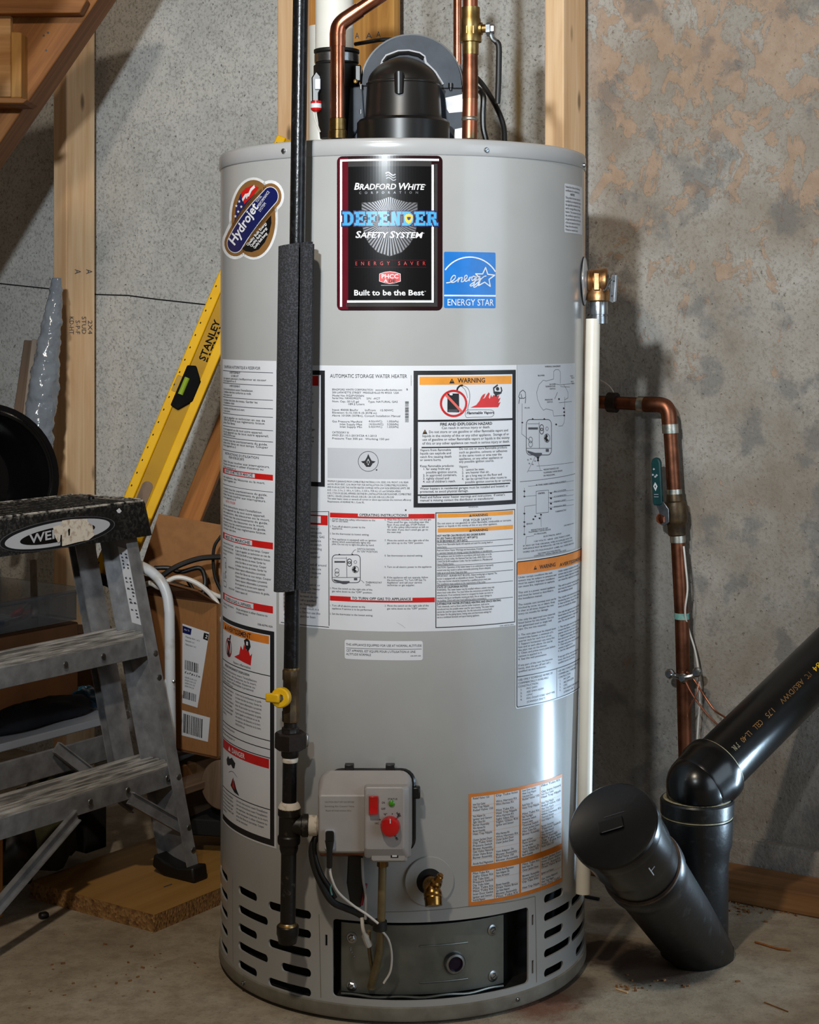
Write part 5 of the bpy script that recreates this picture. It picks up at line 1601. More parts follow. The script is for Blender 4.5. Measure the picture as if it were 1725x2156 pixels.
# lower panel with thick black frame
kr(-0.02, 0.975, 1330, 1782, 'ink', 1)
kr(0.0, 0.925, 1339, 1769, 'label', 2)
kr(0.012, 0.912, 1341, 1358, 'deep_orange', 3)
kt('AVERTISSEMENT', 0.17, 0.66, 1355, 10.5, 'ink', 'b')
K.poly_uv([(ul + wS * 0.085, zr_(1355)), (ul + wS * 0.16, zr_(1355)), (ul + wS * 0.122, zr_(1345))], 'ink', 4)
for yl in (1425, 1476, 1562, 1580, 1598, 1707):
    kr(0, 0.925, yl - 0.9, yl + 0.9, 'ink', 3)
def kpoly(P_, m, lay=4):
    K.poly_uv([(ul + wS * f, zr_(py)) for f, py in P_], m, lay)
kpoly([(0.175, 1376), (0.255, 1376), (0.26, 1410), (0.175, 1408)], 'ink')
kpoly([(0.23, 1372), (0.255, 1362), (0.28, 1362), (0.26, 1374)], 'ink')
ring = [(0.215 + 0.085 * cos(radians(k)), 1391 + 21 * sin(radians(k))) for k in range(0, 361, 15)]
for (f0, y0), (f1, y1) in zip(ring, ring[1:]):
    kpoly([(f0, y0), (f1, y1), (0.215 + (f1 - 0.215) * 0.84, 1391 + (y1 - 1391) * 0.84), (0.215 + (f0 - 0.215) * 0.84, 1391 + (y0 - 1391) * 0.84)], 'dred', 5)
kpoly([(0.165, 1380), (0.18, 1376), (0.27, 1402), (0.255, 1406)], 'pink', 6)
kpoly([(0.36, 1405), (0.46, 1396), (0.49, 1376), (0.53, 1384), (0.55, 1370), (0.59, 1382), (0.62, 1378), (0.65, 1392), (0.68, 1386), (0.66, 1412), (0.56, 1410)], 'red')
kpoly([(0.55, 1362), (0.60, 1356), (0.645, 1360), (0.66, 1372), (0.62, 1384), (0.575, 1378)], 'ink', 5)
kpoly([(0.59, 1363), (0.62, 1363), (0.62, 1371), (0.59, 1371)], 'label', 6)
kt('Vapeurs inflammables', 0.33, 0.66, 1420, 5.0)
kt("RISQUE D'INCENDIE ET D'EXPLOSION", 0.10, 0.64, 1436, 4.6, 'ink', 'b'); kpara(1445, 1474, 0.02, 0.80, 7.2)
for f0, f1, y1 in ((0.02, 0.34, 1545), (0.38, 0.84, 1556)):
    kpara(1486, y1, f0, f1, 8.2)
kpara(1571, 1577, 0.02, 0.88, 6.5); kpara(1589, 1595, 0.02, 0.88, 6.5)
kr(0.012, 0.912, 1601, 1621, 'red', 3)
kt('DANGER', 0.30, 0.56, 1617, 10.5, 'label', 'b')
K.poly_uv([(ul + wS * 0.20, zr_(1617)), (ul + wS * 0.27, zr_(1617)), (ul + wS * 0.235, zr_(1606))], 'label', 4)
kpoly([(0.15, 1640), (0.20, 1630), (0.24, 1634), (0.30, 1628), (0.38, 1636), (0.36, 1648), (0.32, 1650), (0.28, 1644), (0.22, 1650), (0.17, 1650)], 'ink')
kpoly([(0.27, 1690), (0.32, 1672), (0.36, 1676), (0.40, 1690), (0.46, 1702), (0.36, 1700)], 'ink')
kpoly([(0.31, 1690), (0.335, 1668), (0.36, 1684), (0.37, 1694)], 'red', 5)
stf = [(0.22 + 0.02 * k, 1664 - 7 * sin(k / 10 * pi)) for k in range(11)]
for (f0, y0), (f1, y1) in zip(stf, stf[1:]):
    kpoly([(f0, y0), (f1, y1), (f1, y1 + 0.9), (f0, y0 + 0.9)], 'ink_soft')
for f0, f1, y1 in ((0.02, 0.36, 1760), (0.40, 0.92, 1764)):
    kpara(1717, y1, f0, f1, 8.2)
K.build('french_sheet', heater, 'white French instruction strip')

# ================================================================== blower on top of the heater
bo = V((TX + 0.001, TY, Z_TOP + 0.001))
blower = thing('vent_blower', bo, 'black domed vent blower with grey housing standing on the heater top', 'blower')
def bz(py, d=2.60):
    return CH + (HY - py) / F * d
bp = [(0, 0.0715), (bz(255) - bo.z, 0.0715), (bz(249) - bo.z, 0.068), (bz(247) - bo.z, 0.0605), (bz(243) - bo.z, 0.0600)]
MB().lathe(bo, Z, bp, 56).build('motor_base', 'black_plastic', blower)
z0 = bz(247) - bo.z
MB().lathe(bo, Z, [(z0, 0.0600), (z0 + 0.004, 0.0592), (bz(176) - bo.z, 0.0562), (bz(174) - bo.z, 0.0575), (bz(171) - bo.z, 0.0575), (bz(169) - bo.z, 0.0555)], 56).build('motor_drum', 'motor_black', blower)
dome = [(bz(170) - bo.z, 0.0552)]
zd0, zd1 = bz(170) - bo.z, bz(113) - bo.z
for k in range(1, 13):
    a = pi / 2 * k / 12
    dome.append((zd0 + (zd1 - zd0) * sin(a) ** 1.05, 0.0552 * max(cos(a), 0.0) ** 1.25))
MB().lathe(bo, Z, dome, 56).build('motor_dome', 'motor_black', blower)
rb = MB()
p0, p1 = V((bo.x - 0.006, TY - 0.0575, bz(194, 2.572))), V((bo.x - 0.006, TY - 0.0575, bz(157, 2.572)))
rb.tube([p0 + V((0, 0.004, -0.004)), p0, p1, p1 + V((0, 0.012, 0.004))], [0.001, 0.0068, 0.0078, 0.003], 14)
rb.build('vent_rib', 'black_plastic', blower)
# volute housing: flat grey face with a black rim behind
vd = 2.668
def vpt(x, y, d=vd):
    return at(x, y, d)
arc = [(867 + 105 * cos(radians(a)), 179 - 105 * sin(radians(a))) for a in range(0, 181, 5)]
outer = arc + [(762, 215), (738, 217), (738, 292), (985, 292), (972, 272), (972, 179)]
inner = [(777, 176), (786, 160), (802, 141), (806, 128), (814, 117), (838, 108), (862, 107), (884, 112), (894, 119), (897, 132), (917, 152), (933, 178)]
def face(poly, d, th, m, name, par, bev=0.0):
    return MB().prism([vpt(x, y, d) for x, y in poly], (0, th, 0)).build(name, m, par, bev=bev)
vol = face(arc + [(762, 215), (738, 217), (738, 292), (934, 292), (985, 292), (982, 276), (973, 268), (973, 179)], vd, 0.010, 'blower_grey', 'housing', blower, 0.0015)
rim = [(867 + 108.5 * cos(radians(a)), 179 - 108 * sin(radians(a))) for a in range(-4, 185, 4)]
face(rim, vd + 0.006, 0.055, 'black_plastic', 'housing_rim', vol)
MB().tube([vpt(x, y, vd - 0.0005) for x, y in inner], 0.0022, 8).build('cutout_lip', 'label_grey', vol)
MB().tube([vpt(x + (2 if x < 850 else -2), y + 4, vd - 0.001) for x, y in inner[3:9]], 0.0034, 8).build('cutout_gap', 'black_plastic', vol)
MB().tube([vpt(762, 181, vd - 0.0004), vpt(775, 181, vd - 0.0004)], 0.0012, 6).build('seam', 'ink', vol)
MB().tube([vpt(930, 186, vd - 0.0004), vpt(973, 186, vd - 0.0004)], 0.0012, 6).build('seam', 'ink', vol)
for x, y in ((760, 188), (949, 184), (760, 240)):
    t = MB()
    t.lathe(vpt(x, y - 9, vd - 0.003), -Z, [(0, 0.0038), (0.007, 0.0038), (0.0075, 0.0024), (0.0115, 0.0022)], 10)
    t.build('clip', 'black_plastic', vol)
fs_ = face_sheet(vd)
rp = [(938, 206), (975, 198), (978, 235), (946, 238), (941, 230)]
fs_.poly(rp, 'white', 1)
fs_.build('paper_label', vol, 'small white paper label')
MB().prism([vpt(x, y, vd - 0.002) for x, y in ((958, 272), (978, 268), (976, 292), (956, 292))], (0, 0.002, 0)).build('foil_label', 'label', vol)
MB().prism([vpt(x, y, vd + 0.02) for x, y in ((970, 134), (990, 148), (990, 170), (968, 160))], (0, 0.02, 0)).build('bracket', 'black_plastic', vol)
# left outlet box of the housing
MB().prism([vpt(x, y, vd - 0.006) for x, y in ((737, 184), (763, 181), (768, 250), (742, 292), (731, 292))], (0, 0.05, 0)).build('outlet_box', 'blower_grey', blower, bev=0.002)

# vent coupling and white vent pipe above it
cd = 2.69
cc = at(709, 180, cd)
def cz(py):
    return CH + (HY - py) / F * cd
coup = thing('vent_coupling', (cc.x, cc.y, cz(292)), 'black rubber vent coupling with a steel band behind the copper pipe', 'coupling')
CO = V((cc.x, cc.y, 0))
MB().lathe(CO, Z, [(cz(292), 0.026), (cz(250), 0.030), (cz(214), 0.034), (cz(165), 0.0365), (cz(140), 0.0365), (cz(136), 0.0335), (cz(115), 0.0335), (cz(112), 0.036), (cz(106), 0.036), (cz(105), 0.031)], 40).build('sleeve', 'rubber', coup)
MB().lathe(CO, Z, [(cz(133.5), 0.0340), (cz(133), 0.0352), (cz(116), 0.0352), (cz(115.5), 0.0340)], 40, close=False).build('clamp_band', 'zinc', coup)
MB().box(at(754, 155, cd - 0.028), 0.010, 0.012, 0.026).build('clamp_housing', 'black_plastic', coup, bev=0.002)
MB().lathe(at(749, 172, cd - 0.034), (0, -1, 0.1), [(0, 0.0035), (0.004, 0.0035), (0.005, 0.001)], 10).build('clamp_screw', 'brass', coup)
sw = MB()
sw.prism([at(x, y, cd - 0.03) for x, y in ((656, 163), (666, 148), (676, 160), (677, 186), (672, 196), (672, 214), (657, 214))], (0, 0.02, 0))
swo = sw.build('pressure_tap', 'black_plastic', coup, bev=0.002)
MB().box(at(669, 177, cd - 0.032), 0.009, 0.004, 0.017).build('tap_label', 'label_grey', swo, bev=0.001)
wn = at(666, 213, cd - 0.022)
MB().lathe(wn, -Z, [(0, 0.0085), (0.004, 0.0088)], 20).build('red_collar', 'red_plastic', swo)
MB().lathe(wn, -Z, [(0.004, 0.0086), (0.011, 0.0086)], 20).build('clear_collar', 'label', swo)
MB().lathe(wn, -Z, [(0.011, 0.0088), (0.014, 0.008), (0.017, 0.004)], 20).build('red_cap', 'red_plastic', swo)
MB().tube(bez([at(661, 236, cd - 0.022), at(664, 252, cd - 0.024), at(669, 265, cd - 0.026), at(674, 278, cd - 0.024)], 6), 0.0014, 8).build('white_lead', 'cable_white', swo)
vp = MB().lathe(V((cc.x - 0.0035, cc.y, 0)), Z, [(cz(126), 0.0302), (cz(-90), 0.0302)], 40).build('vent_pipe', 'pvc')
tag(vp, 'white plastic vent pipe rising out of the black rubber coupling', 'pipe')
# cords
def cord(pts, r, m, label, cat='cord', name='power_cord', n=8, seg=10):
    return tag(MB().tube(bez(pts, n), r, seg).build(name, m), label, cat)
cord([at(748, 93, 2.76), at(765, 90, 2.75), at(795, 85, 2.745), at(815, 83, 2.742), at(840, 84, 2.735)], 0.0033, 'black_plastic', 'black cord crossing the yellow plank into the blower housing')
cord([at(985, 150, 2.75), at(1008, 168, 2.72), at(1030, 198, 2.70), at(1050, 235, 2.68), at(1061, 268, 2.67), at(1063, 300, 2.66)], 0.0042, 'rubber', 'thick black cord arching from the blower down behind the heater rim')
cord([at(1000, 183, 2.70), at(1012, 192, 2.70), at(1018, 206, 2.69), at(1017, 240, 2.69), at(1018, 270, 2.69), at(1024, 296, 2.69)], 0.0048, 'black_plastic', 'short black hose standing just right of the cold water pipe', 'hose', 'drain_hose')

# ================================================================== copper pipes on the heater top
hd = 2.585
hot = thing('hot_water_pipe', at(711, 291, hd), 'bright copper hot water pipe bending right above the heater top', 'pipe')
r_ = 0.0109
MB().tube([at(711, 292, hd), at(711, 96, hd)], r_, 24).build('riser', 'copper', hot)
MB().tube([at(711, 98, hd), at(711, 73, hd)] + [p for p in bez([at(711, 72, hd), at(714, 56, hd), at(724, 44, hd), at(738, 34, hd)], 5)] + [at(757, 21, hd)], r_ * 1.12, 24).build('elbow', 'copper', hot)
MB().tube([at(748, 27, hd), at(880, -62, hd)], r_, 24).build('branch', 'copper', hot)
MB().lathe(at(711, 292, hd), Z, [(0, 0.0140), (0.012, 0.0140), (0.013, 0.0128), (0.030, 0.0128), (0.031, 0.0112)], 24).build('nipple', 'brass', hot)
kd = 2.50
cold = thing('cold_water_pipe', at(990, 293, kd), 'copper cold water pipe with a brass ball valve on the heater top', 'pipe')
MB().tube([at(989, 292, kd), at(990.5, 205, kd)], 0.0112, 24).build('lower_pipe', 'copper_patina', cold)
MB().tube([at(990.5, 208, kd), at(990.5, 146, kd)], 0.0116, 24).build('fitting', 'copper_old', cold)
MB().lathe(at(990, 252, kd), Z, [(-0.002, 0.0112), (0, 0.0128), (0.002, 0.0126), (0.004, 0.0112)], 20, close=False).build('solder_ring', 'solder', cold)
MB().tube([at(990.5, 147, kd), at(990.5, 108, kd)], 0.0112, 24).build('upper_pipe', 'copper_old', cold)
vb_ = at(991, 115, kd)
pxm = kd / F
MB().lathe(vb_, Z, [(0, 0.0118), (22 * pxm, 0.0122), (25 * pxm, 0.0122), (26 * pxm, 0.0162), (40 * pxm, 0.0164), (44 * pxm, 0.0152), (58 * pxm, 0.0152), (74 * pxm, 0.0150), (78 * pxm, 0.0138), (99 * pxm, 0.0138), (100 * pxm, 0.0116)], 28).build('valve_body', 'brass', cold)
vbody = cold.children[-1]
for i in range(3):
    MB().box(at(983 + i * 7, 62, kd - 0.0156), 0.0016, 0.0014, 0.011).build('cast_letter', 'brass', vbody)
MB().tube([at(990.5, 16, kd), at(990.5, -60, kd)], 0.0112, 24).build('top_pipe', 'copper_patina', cold)
MB().lathe(at(1003, 61, kd), V((1, -0.3, 0)), [(0, 0.0095), (0.009, 0.0092), (0.010, 0.0062), (0.019, 0.0062)], 20).build('stem', 'brass', cold)
stem = cold.children[-1]
MB().lathe(at(1026, 62, kd - 0.003), V((1, -0.3, 0)), [(0, 0.0108), (0.006, 0.0108), (0.007, 0.0075), (0.011, 0.0070)], 6).build('nut', 'zinc', stem)
lvp = bez([at(1026, 58, kd - 0.005), at(1034, 72, kd - 0.005), at(1038, 82, kd - 0.005), at(1049, 92, kd - 0.005), at(1051, 108, kd - 0.005)], 5) + [at(1050, 170, kd - 0.005), at(1048, 218, kd - 0.005)]
MB().tube(lvp[:14], 0.0040, 10).build('lever', 'zinc', cold)
lever = cold.children[-1]
MB().tube(lvp[13:], [0.0044] * (len(lvp[13:]) - 1) + [0.0040], 12).build('lever_grip', 'rubber', lever)
back = MB().tube([at(963.5, 168, 2.86), at(963.5, -60, 2.86)], 0.0070, 18).build('copper_pipe', 'copper')
tag(back, 'slim copper pipe rising behind the blower beside the brass ball valve', 'pipe')

# ================================================================== black gas line
gd = 2.335
gas = thing('gas_pipe', at(606, 1985, gd), 'black iron gas pipe running down the front left of the heater', 'gas pipe')
def gx(py):                                    # the line leans slightly
    return 633 - 27 * (py / 1960.0)
def gp(py):
    return at(gx(py), py, gd)
gax = (gp(0) - gp(1900)).normalized()
MB().tube([gp(1420), gp(-60)], 0.0106, 24).build('long_pipe', 'black_pipe', gas)
def fit(name, py0, py1, prof, m, seg=28, parent=None):
    """prof: (fraction from bottom, radius in px)"""
    a, b = gp(py0), gp(py1)
    Lh = (b - a).length
    return MB().lathe(a, b - a, [(f * Lh, r * gd / F) for f, r in prof], seg).build(name, m, parent or gas)
vbd = fit('valve_body', 1521, 1408, [(0, 15.5), (0.02, 18), (0.20, 18.5), (0.22, 17), (0.78, 17), (0.80, 18.5), (0.97, 18.5), (1.0, 16)], 'brass_dark', 8)
fit('sealant', 1412, 1402, [(0, 16.2), (0.5, 16.8), (1, 15.6)], 'brass', 20)
kc = at(596, 1467, gd - 0.022)
kax = V((-0.35, -1, 0.05))
MB().lathe(kc - kax.normalized() * -0.012, -kax, [(0, 0.006), (0.022, 0.006)], 14).build('knob_stem', 'black_plastic', vbd)
kn = MB().lathe(kc, kax, [(0, 0.0125), (0.002, 0.0135), (0.010, 0.0135), (0.012, 0.012), (0.012, 0.0)], 28)
kno = kn.build('yellow_knob', 'yellow', vbd)
kx = V((1, -0.35, 0)).normalized()
MB().obox(kc + kax.normalized() * 0.010 - kx * 0.019 - Z * 0.0062, kx * 0.020, kax.normalized() * 0.007, Z * 0.0124).build('knob_tab', 'yellow', kno, bev=0.002)
MB().lathe(kc + kax.normalized() * 0.0125 + V((0.003, 0, 0)), kax, [(0, 0.0035), (0.001, 0.003)], 12).build('knob_screw', 'zinc', kno)
fit('nipple', 1536, 1519, [(0, 14.5), (1, 14.5)], 'dirty_pipe')
fit('union_top', 1552, 1530, [(0, 21), (0.35, 21), (0.5, 18.5), (0.9, 18.5), (1, 16)], 'dirty_pipe', 8)
fit('union_nut', 1577, 1541, [(0, 30), (0.06, 33), (0.90, 33), (1, 30)], 'iron_brown', 8)
MB().box(at(641, 1558, gd + 0.006), 0.012, 0.010, 0.017).build('tag_clip', 'zinc', gas, bev=0.002)
fit('union_tail', 1594, 1574, [(0, 17), (0.2, 19), (1, 19)], 'dirty_pipe')
fit('sealant', 1604, 1592, [(0, 16), (0.5, 17.4), (1, 16.2)], 'tape', 20)
fit('nipple', 1698, 1590, [(0, 15.6), (1, 15.6)], 'black_pipe')
fit('sealant', 1703, 1688, [(0, 23), (0.2, 24), (0.7, 21), (1, 16.5)], 'tape', 20)
te = MB()
a, b = gp(1776), gp(1700)
Lh = (b - a).length
te.lathe(a, b - a, [(0, 0.0150), (0.003, 0.0157), (0.010, 0.0157), (0.012, 0.0142), (Lh - 0.012, 0.0142), (Lh - 0.010, 0.0157), (Lh - 0.002, 0.0157), (Lh, 0.0150)], 28)
tc_ = gp(1738)
te.lathe(tc_, V((1, 0, 0)), [(0, 0.0135), (0.017, 0.0135), (0.018, 0.0155), (0.026, 0.0155), (0.0265, 0.0125)], 28)
te.build('tee', 'dirty_pipe', gas)
MB().lathe(tc_ + V((0.0262, 0, 0)), V((1, 0, 0)), [(0, 0.0110), (0.001, 0.0142), (0.012, 0.0138), (0.0135, 0.0112), (0.024, 0.0112)], 24).build('sealant', 'tape', gas)
fit('sealant', 1796, 1776, [(0, 17), (0.4, 19.5), (1, 20)], 'dirty_pipe', 20)
fit('drip_leg', 1950, 1780, [(0, 16.2), (1, 16.2)], 'dirty_pipe')
fit('sealant', 1952, 1942, [(0, 21), (0.5, 20), (1, 16.5)], 'brass', 20)
fit('drip_cap', 1987, 1948, [(0, 10), (0.06, 19), (0.45, 22), (0.55, 23.5), (0.95, 23.5), (1, 22)], 'dirty_pipe')
# foam sleeve, split along its front
def foam_sleeve():
    a, b = gp(1240), gp(514)
    ax = (b - a).normalized()
    x = V((1, 0, 0)); x = (x - ax * x.dot(ax)).normalized()
    y = ax.cross(x)                            # points away from the camera
    Rr = 0.0235
    prof = []
    n = 26
    # outer arc goes clockwise from the slit (front, a little right) round the back
    s0, s1 = radians(-90 + 15), radians(-90 + 15 - 346)
    for k in range(n + 1):
        t = s0 + (s1 - s0) * k / n
        r = Rr * (1.0 + 0.02 * sin(3 * t))
        prof.append((r * cos(t), r * sin(t)))
    for k in range(n + 1):
        t = s1 + (s0 - s1) * k / n
        prof.append((0.0112 * cos(t), 0.0112 * sin(t)))
    off = x * (-0.0022)
    N_ = 60
    loops = []
    rn = random.Random(5)
    for i in range(N_ + 1):
        f = i / N_
        c = a + (b - a) * f
        loops.append([c + off + x * px_ + y * py_ + ax * (0.0035 * px_ / Rr if i in (0, N_) else 0) for px_, py_ in prof])
    o = MB().loft(loops).build('foam_sleeve', 'foam', ang=50)
    # loose lip standing out along the slit on the right
    lp = [(0.0125, -0.0190), (0.0180, -0.0215), (0.0245, -0.0175), (0.0262, -0.0090), (0.0245, 0.0), (0.0200, -0.0060), (0.0140, -0.0130)]
    MB().loft([[a + (b - a) * (i / N_) + off + x * px_ + y * py_ for px_, py_ in lp] for i in range(N_ + 1)]).build('sleeve_lip', 'foam', o)
    return tag(o, 'dark grey foam insulation sleeve around the black gas pipe', 'insulation')
foam_sleeve()

# ================================================================== gas control
gc = thing('gas_control', at(768, 1740, 2.30), 'grey gas control box with red switch and red dial on the heater front', 'gas control')
gb, gm, gf = 2.335, 2.315, 2.262
def rl(x0, y0, x1, y1, r, d, n=5):
    return [at(x, y, d) for x, y in rrect(x0, y0, x1, y1, r, n)]
MB().loft([rl(690, 1617, 872, 1796, 30, gb + 0.02), rl(690, 1617, 876, 1796, 30, gb - 0.002), rl(692, 1620, 872, 1790, 28, gb - 0.006)]).build('back_plate', 'black_plastic', gc)
bpl = gc.children[-1]
for x in (736, 822):
    MB().box(at(x, 1614, gb - 0.004), 0.0125, 0.012, 0.0075).build('tab', 'black_plastic', bpl, bev=0.001)
MB().box(at(876, 1668, gb - 0.004), 0.012, 0.012, 0.016).build('side_lug', 'black_plastic', bpl, bev=0.002)
cov = MB().loft([rl(672, 1622, 868, 1800, 26, gb - 0.004), rl(672, 1622, 868, 1800, 26, gm), rl(671, 1634, 866, 1798, 16, gm - 0.010), rl(670, 1668, 858, 1796, 8, gf + 0.006), rl(672, 1675, 854, 1794, 6, gf)]).build('cover', 'valve_grey', gc, ang=25, bev=0.0015)
pnl = MB().loft([rl(767, 1648, 866, 1806, 7, gm - 0.008), rl(767, 1655, 861, 1806, 7, gf - 0.001), rl(768, 1657, 852, 1790, 6, gf - 0.0085), rl(771, 1660, 849, 1788, 5, gf - 0.0095)]).build('control_panel', 'valve_grey', gc, ang=25)
MB().loft([rl(780, 1790, 858, 1815, 5, gm), rl(780, 1790, 858, 1815, 5, gf + 0.002), rl(783, 1792, 852, 1812, 4, gf - 0.003)]).build('lower_lip', 'valve_grey', gc, ang=30)
lip = gc.children[-1]
MB().loft([rl(674, 1790, 790, 1803, 4, gm), rl(674, 1790, 790, 1800, 4, gf + 0.012)]).build('under_tray', 'copper_old', gc, ang=30)
pf = gf - 0.0095
fsL = face_sheet(gf - 0.003)
fsL.rect(823, 1796, 839, 1806, 'ink', 1); fsL.rect(826, 1800, 836, 1804, 'label', 2)
fsL.build('port_label', lip)
sw_ = MB().loft([rl(775, 1672, 798, 1716, 4, pf + 0.002), rl(775, 1672, 798, 1716, 4, pf - 0.001)]).build('switch_bezel', 'valve_grey', pnl)
MB().prism([at(x, y, pf) + V((0, dy, 0)) for x, y, dy in ((777, 1675, -0.001), (777, 1675, -0.006), (777, 1692, -0.0035), (777, 1712, -0.0075), (777, 1712, -0.001))], V((20 * pf / F, 0, 0))).build('switch', 'red_plastic', pnl, bev=0.0008)
MB().lathe(at(822, 1738, pf), (0, -1, 0), [(0, 0.0128), (0.002, 0.0132), (0.010, 0.0124), (0.013, 0.0108), (0.0145, 0.006), (0.0146, 0)], 36).build('dial', 'red_plastic', pnl)
MB().box(at(822, 1729, pf - 0.0148), 0.0012, 0.001, 0.006).build('dial_pointer', 'white', pnl.children[-1])
MB().lathe(at(825, 1691.5, pf), (0, -1, 0), [(0, 0.0042), (0.0015, 0.004), (0.003, 0.0018)], 20).build('status_lens', 'green_led', pnl)
fsP = face_sheet(pf)
for t_, x0, y, x1, h_ in (('ON', 804, 1692, 811, 4.4), ('OFF', 803, 1705, 812, 4.4), ('STATUS', 817, 1684, 837, 3.8), ('VAC', 789, 1735, 798, 3.6), ('HOT', 808, 1715, 816, 3.2)):
    fsP.text(t_, x0, y, x1, h_, 'ink', 'r', 1)
fsP.text_px('HOT', 834, 1712, -50, 4.2, 12, 'ink', 'b', 1); fsP.text_px('VERY', 838, 1724, 60, 4.0, 13, 'ink', 'b', 1); fsP.text_px('140', 830, 1760, -60, 4.4, 11, 'ink', 'b', 1)
for a in (150, 115, 80):
    fsP.poly([(822 + 25 * cos(radians(a)) + dx, 1738 - 25 * sin(radians(a)) + dy) for dx, dy in ((-1, -1), (1, -1), (1, 1), (-1, 1))], 'ink', 1)
fsP.build('panel_marks', pnl)
fsC = face_sheet(gf)
for t_, x0, y, x1 in (('CAUTION: SHUT OFF GAS BEFORE', 684, 1690, 746), ('Servicing this Control Valve', 684, 1699, 746), ('Read all Instructions first', 686, 1708, 740)):
    fsC.text(t_, x0, y, x1, 3.2, 'pan', 'r', 1)
fsC.build('embossed_text', cov)
# lead in the front socket
MB().loft([rl(683, 1746, 706, 1790, 5, gf + 0.001), rl(684, 1747, 705, 1789, 5, gf - 0.004)]).build('socket', 'label_grey', cov)
MB().loft([rl(685, 1749, 704, 1775, 5, gf - 0.004), rl(686, 1750, 703, 1774, 5, gf - 0.012)]).build('plug', 'black_plastic', gc)
plug = gc.children[-1]
MB().tube([at(694, 1770, gf - 0.008), at(694, 1790, gf - 0.008), at(694, 1826, gf - 0.002)], [0.0062, 0.0040, 0.0036], 12).build('boot', 'rubber', plug)
MB().tube(bez([at(694, 1822, gf - 0.002), at(698, 1848, gf), at(712, 1878, gf + 0.01), at(742, 1905, gf + 0.025), at(772, 1925, gf + 0.03), at(796, 1944, gf + 0.035)], 8), 0.0017, 10).build('white_lead', 'cable_white', plug)
lead2 = bez([at(800, 1955, 2.31), at(818, 1978, 2.32), at(825, 2010, 2.335), at(822, 2045, 2.345), at(808, 2070, 2.35)], 8)
cord(lead2, 0.0015, 'cable_white', 'thin white igniter wire looping over the galvanised access door', 'wire', 'igniter_wire')
# hanging gas tubes and wiring under the control
gt = thing('burner_tube', at(803, 1815, 2.30), 'dull tan burner tube dropping from the gas control to the access door', 'tube')
MB().tube(bez([at(806, 1808, 2.30), at(805, 1860, 2.30), at(803, 1935, 2.31), at(800, 1990, 2.335), at(794, 2030, 2.35), at(786, 2058, 2.362), at(782, 2078, 2.37)], 8), [0.0055] * 48 + [0.0060], 14).build('tube', 'tan_tube', gt)
MB().lathe(at(806, 1824, 2.30), Z, [(0, 0.0078), (0.012, 0.0078), (0.013, 0.006)], 6).build('flare_nut', 'brass', gt)
MB().tube(bez([at(777, 1960, 2.33), at(778, 2000, 2.345), at(783, 2035, 2.36), at(790, 2062, 2.37)], 6), 0.0026, 10).build('pilot_tube', 'tan_tube', gt)
MB().lathe(at(800, 1948, 2.312), Z, [(-0.007, 0.0085), (-0.006, 0.0098), (0.006, 0.0098), (0.007, 0.0085)], 16).build('wire_tie', 'rubber', gt)
cord([at(688, 1745, 2.345), at(668, 1760, 2.34), at(657, 1790, 2.335), at(664, 1830, 2.33), at(684, 1875, 2.33), at(702, 1900, 2.332), at(728, 1912, 2.335), at(752, 1922, 2.338), at(790, 1945, 2.335)], 0.0048, 'rubber', 'black wiring sleeve curving down left of the gas control', 'cable', 'wire_harness')
cord([at(676, 1752, 2.335), at(664, 1768, 2.33), at(664, 1800, 2.325), at(676, 1838, 2.325), at(694, 1868, 2.328), at(706, 1890, 2.332)], 0.0030, 'black_plastic', 'thin glossy black cable beside the black wiring sleeve', 'cable', 'control_cable')
cord([at(698, 1862, 2.315), at(696, 1872, 2.312), at(699, 1884, 2.315)], 0.0012, 'verdigris', 'short green wire peeking out of the black wiring sleeve', 'wire', 'ground_wire', 5)
hr = thing('wire_connector', at(752, 1880, 2.335), 'dark wiring connector block hanging under the gas control', 'connector')
MB().prism([at(x, y, 2.325) for x, y in ((733, 1800), (764, 1802), (766, 1880), (760, 1912), (738, 1905), (730, 1860))], (0, 0.012, 0)).build('block', 'rubber', hr, bev=0.002)
MB().tube(bez([at(763, 1806, 2.318), at(765, 1850, 2.316), at(771, 1890, 2.318), at(770, 1935, 2.325)], 6), 0.0020, 8).build('grey_lead', 'label_grey', hr)
MB().tube(bez([at(772, 1860, 2.326), at(766, 1885, 2.322), at(762, 1905, 2.324)], 5), 0.0018, 8).build('red_lead', 'dred', hr)
MB().tube(bez([at(762, 1932, 2.33), at(765, 1958, 2.325), at(772, 1978, 2.335), at(777, 1990, 2.34)], 5), [0.0026] * 8 + [0.005] * 8, 10).build('white_terminal', 'cable_white', hr)

# ================================================================== right side: relief valve, drain pipe
rt = radians(79)
rzv = CH + (HY - 592) / F * 2.575
rn_ = V((sin(rt), -cos(rt), 0))
rx_ = V((cos(rt), sin(rt), 0))
ro = cyl(rt, TR, rzv)
relief = thing('relief_valve', ro, 'cast bronze relief valve with steel lever on the heater right side', 'valve')
MB().lathe(ro, rn_, [(0.0005, 0.0365), (0.0018, 0.0365), (0.003, 0.0345), (0.0065, 0.012)], 48, close=False).build('collar', 'cap', relief)
MB().lathe(ro, rn_, [(-0.001, 0.0372), (0.0010, 0.0372)], 48).build('collar_gasket', 'rubber', relief)
vb2 = MB()
vb2.lathe(ro, rn_, [(0.0, 0.0125), (0.006, 0.0125), (0.007, 0.0165), (0.010, 0.0175), (0.011, 0.0165), (0.013, 0.0178), (0.015, 0.0165), (0.016, 0.0182), (0.028, 0.0190), (0.029, 0.0195), (0.034, 0.0195), (0.036, 0.0180), (0.0365, 0.012)], 32)
dxc = ro + rn_ * 0.0225
vb2.lathe(dxc, -Z, [(0.004, 0.0165), (0.014, 0.0150), (0.018, 0.0168), (0.022, 0.0182), (0.029, 0.0184), (0.030, 0.0170)], 32)
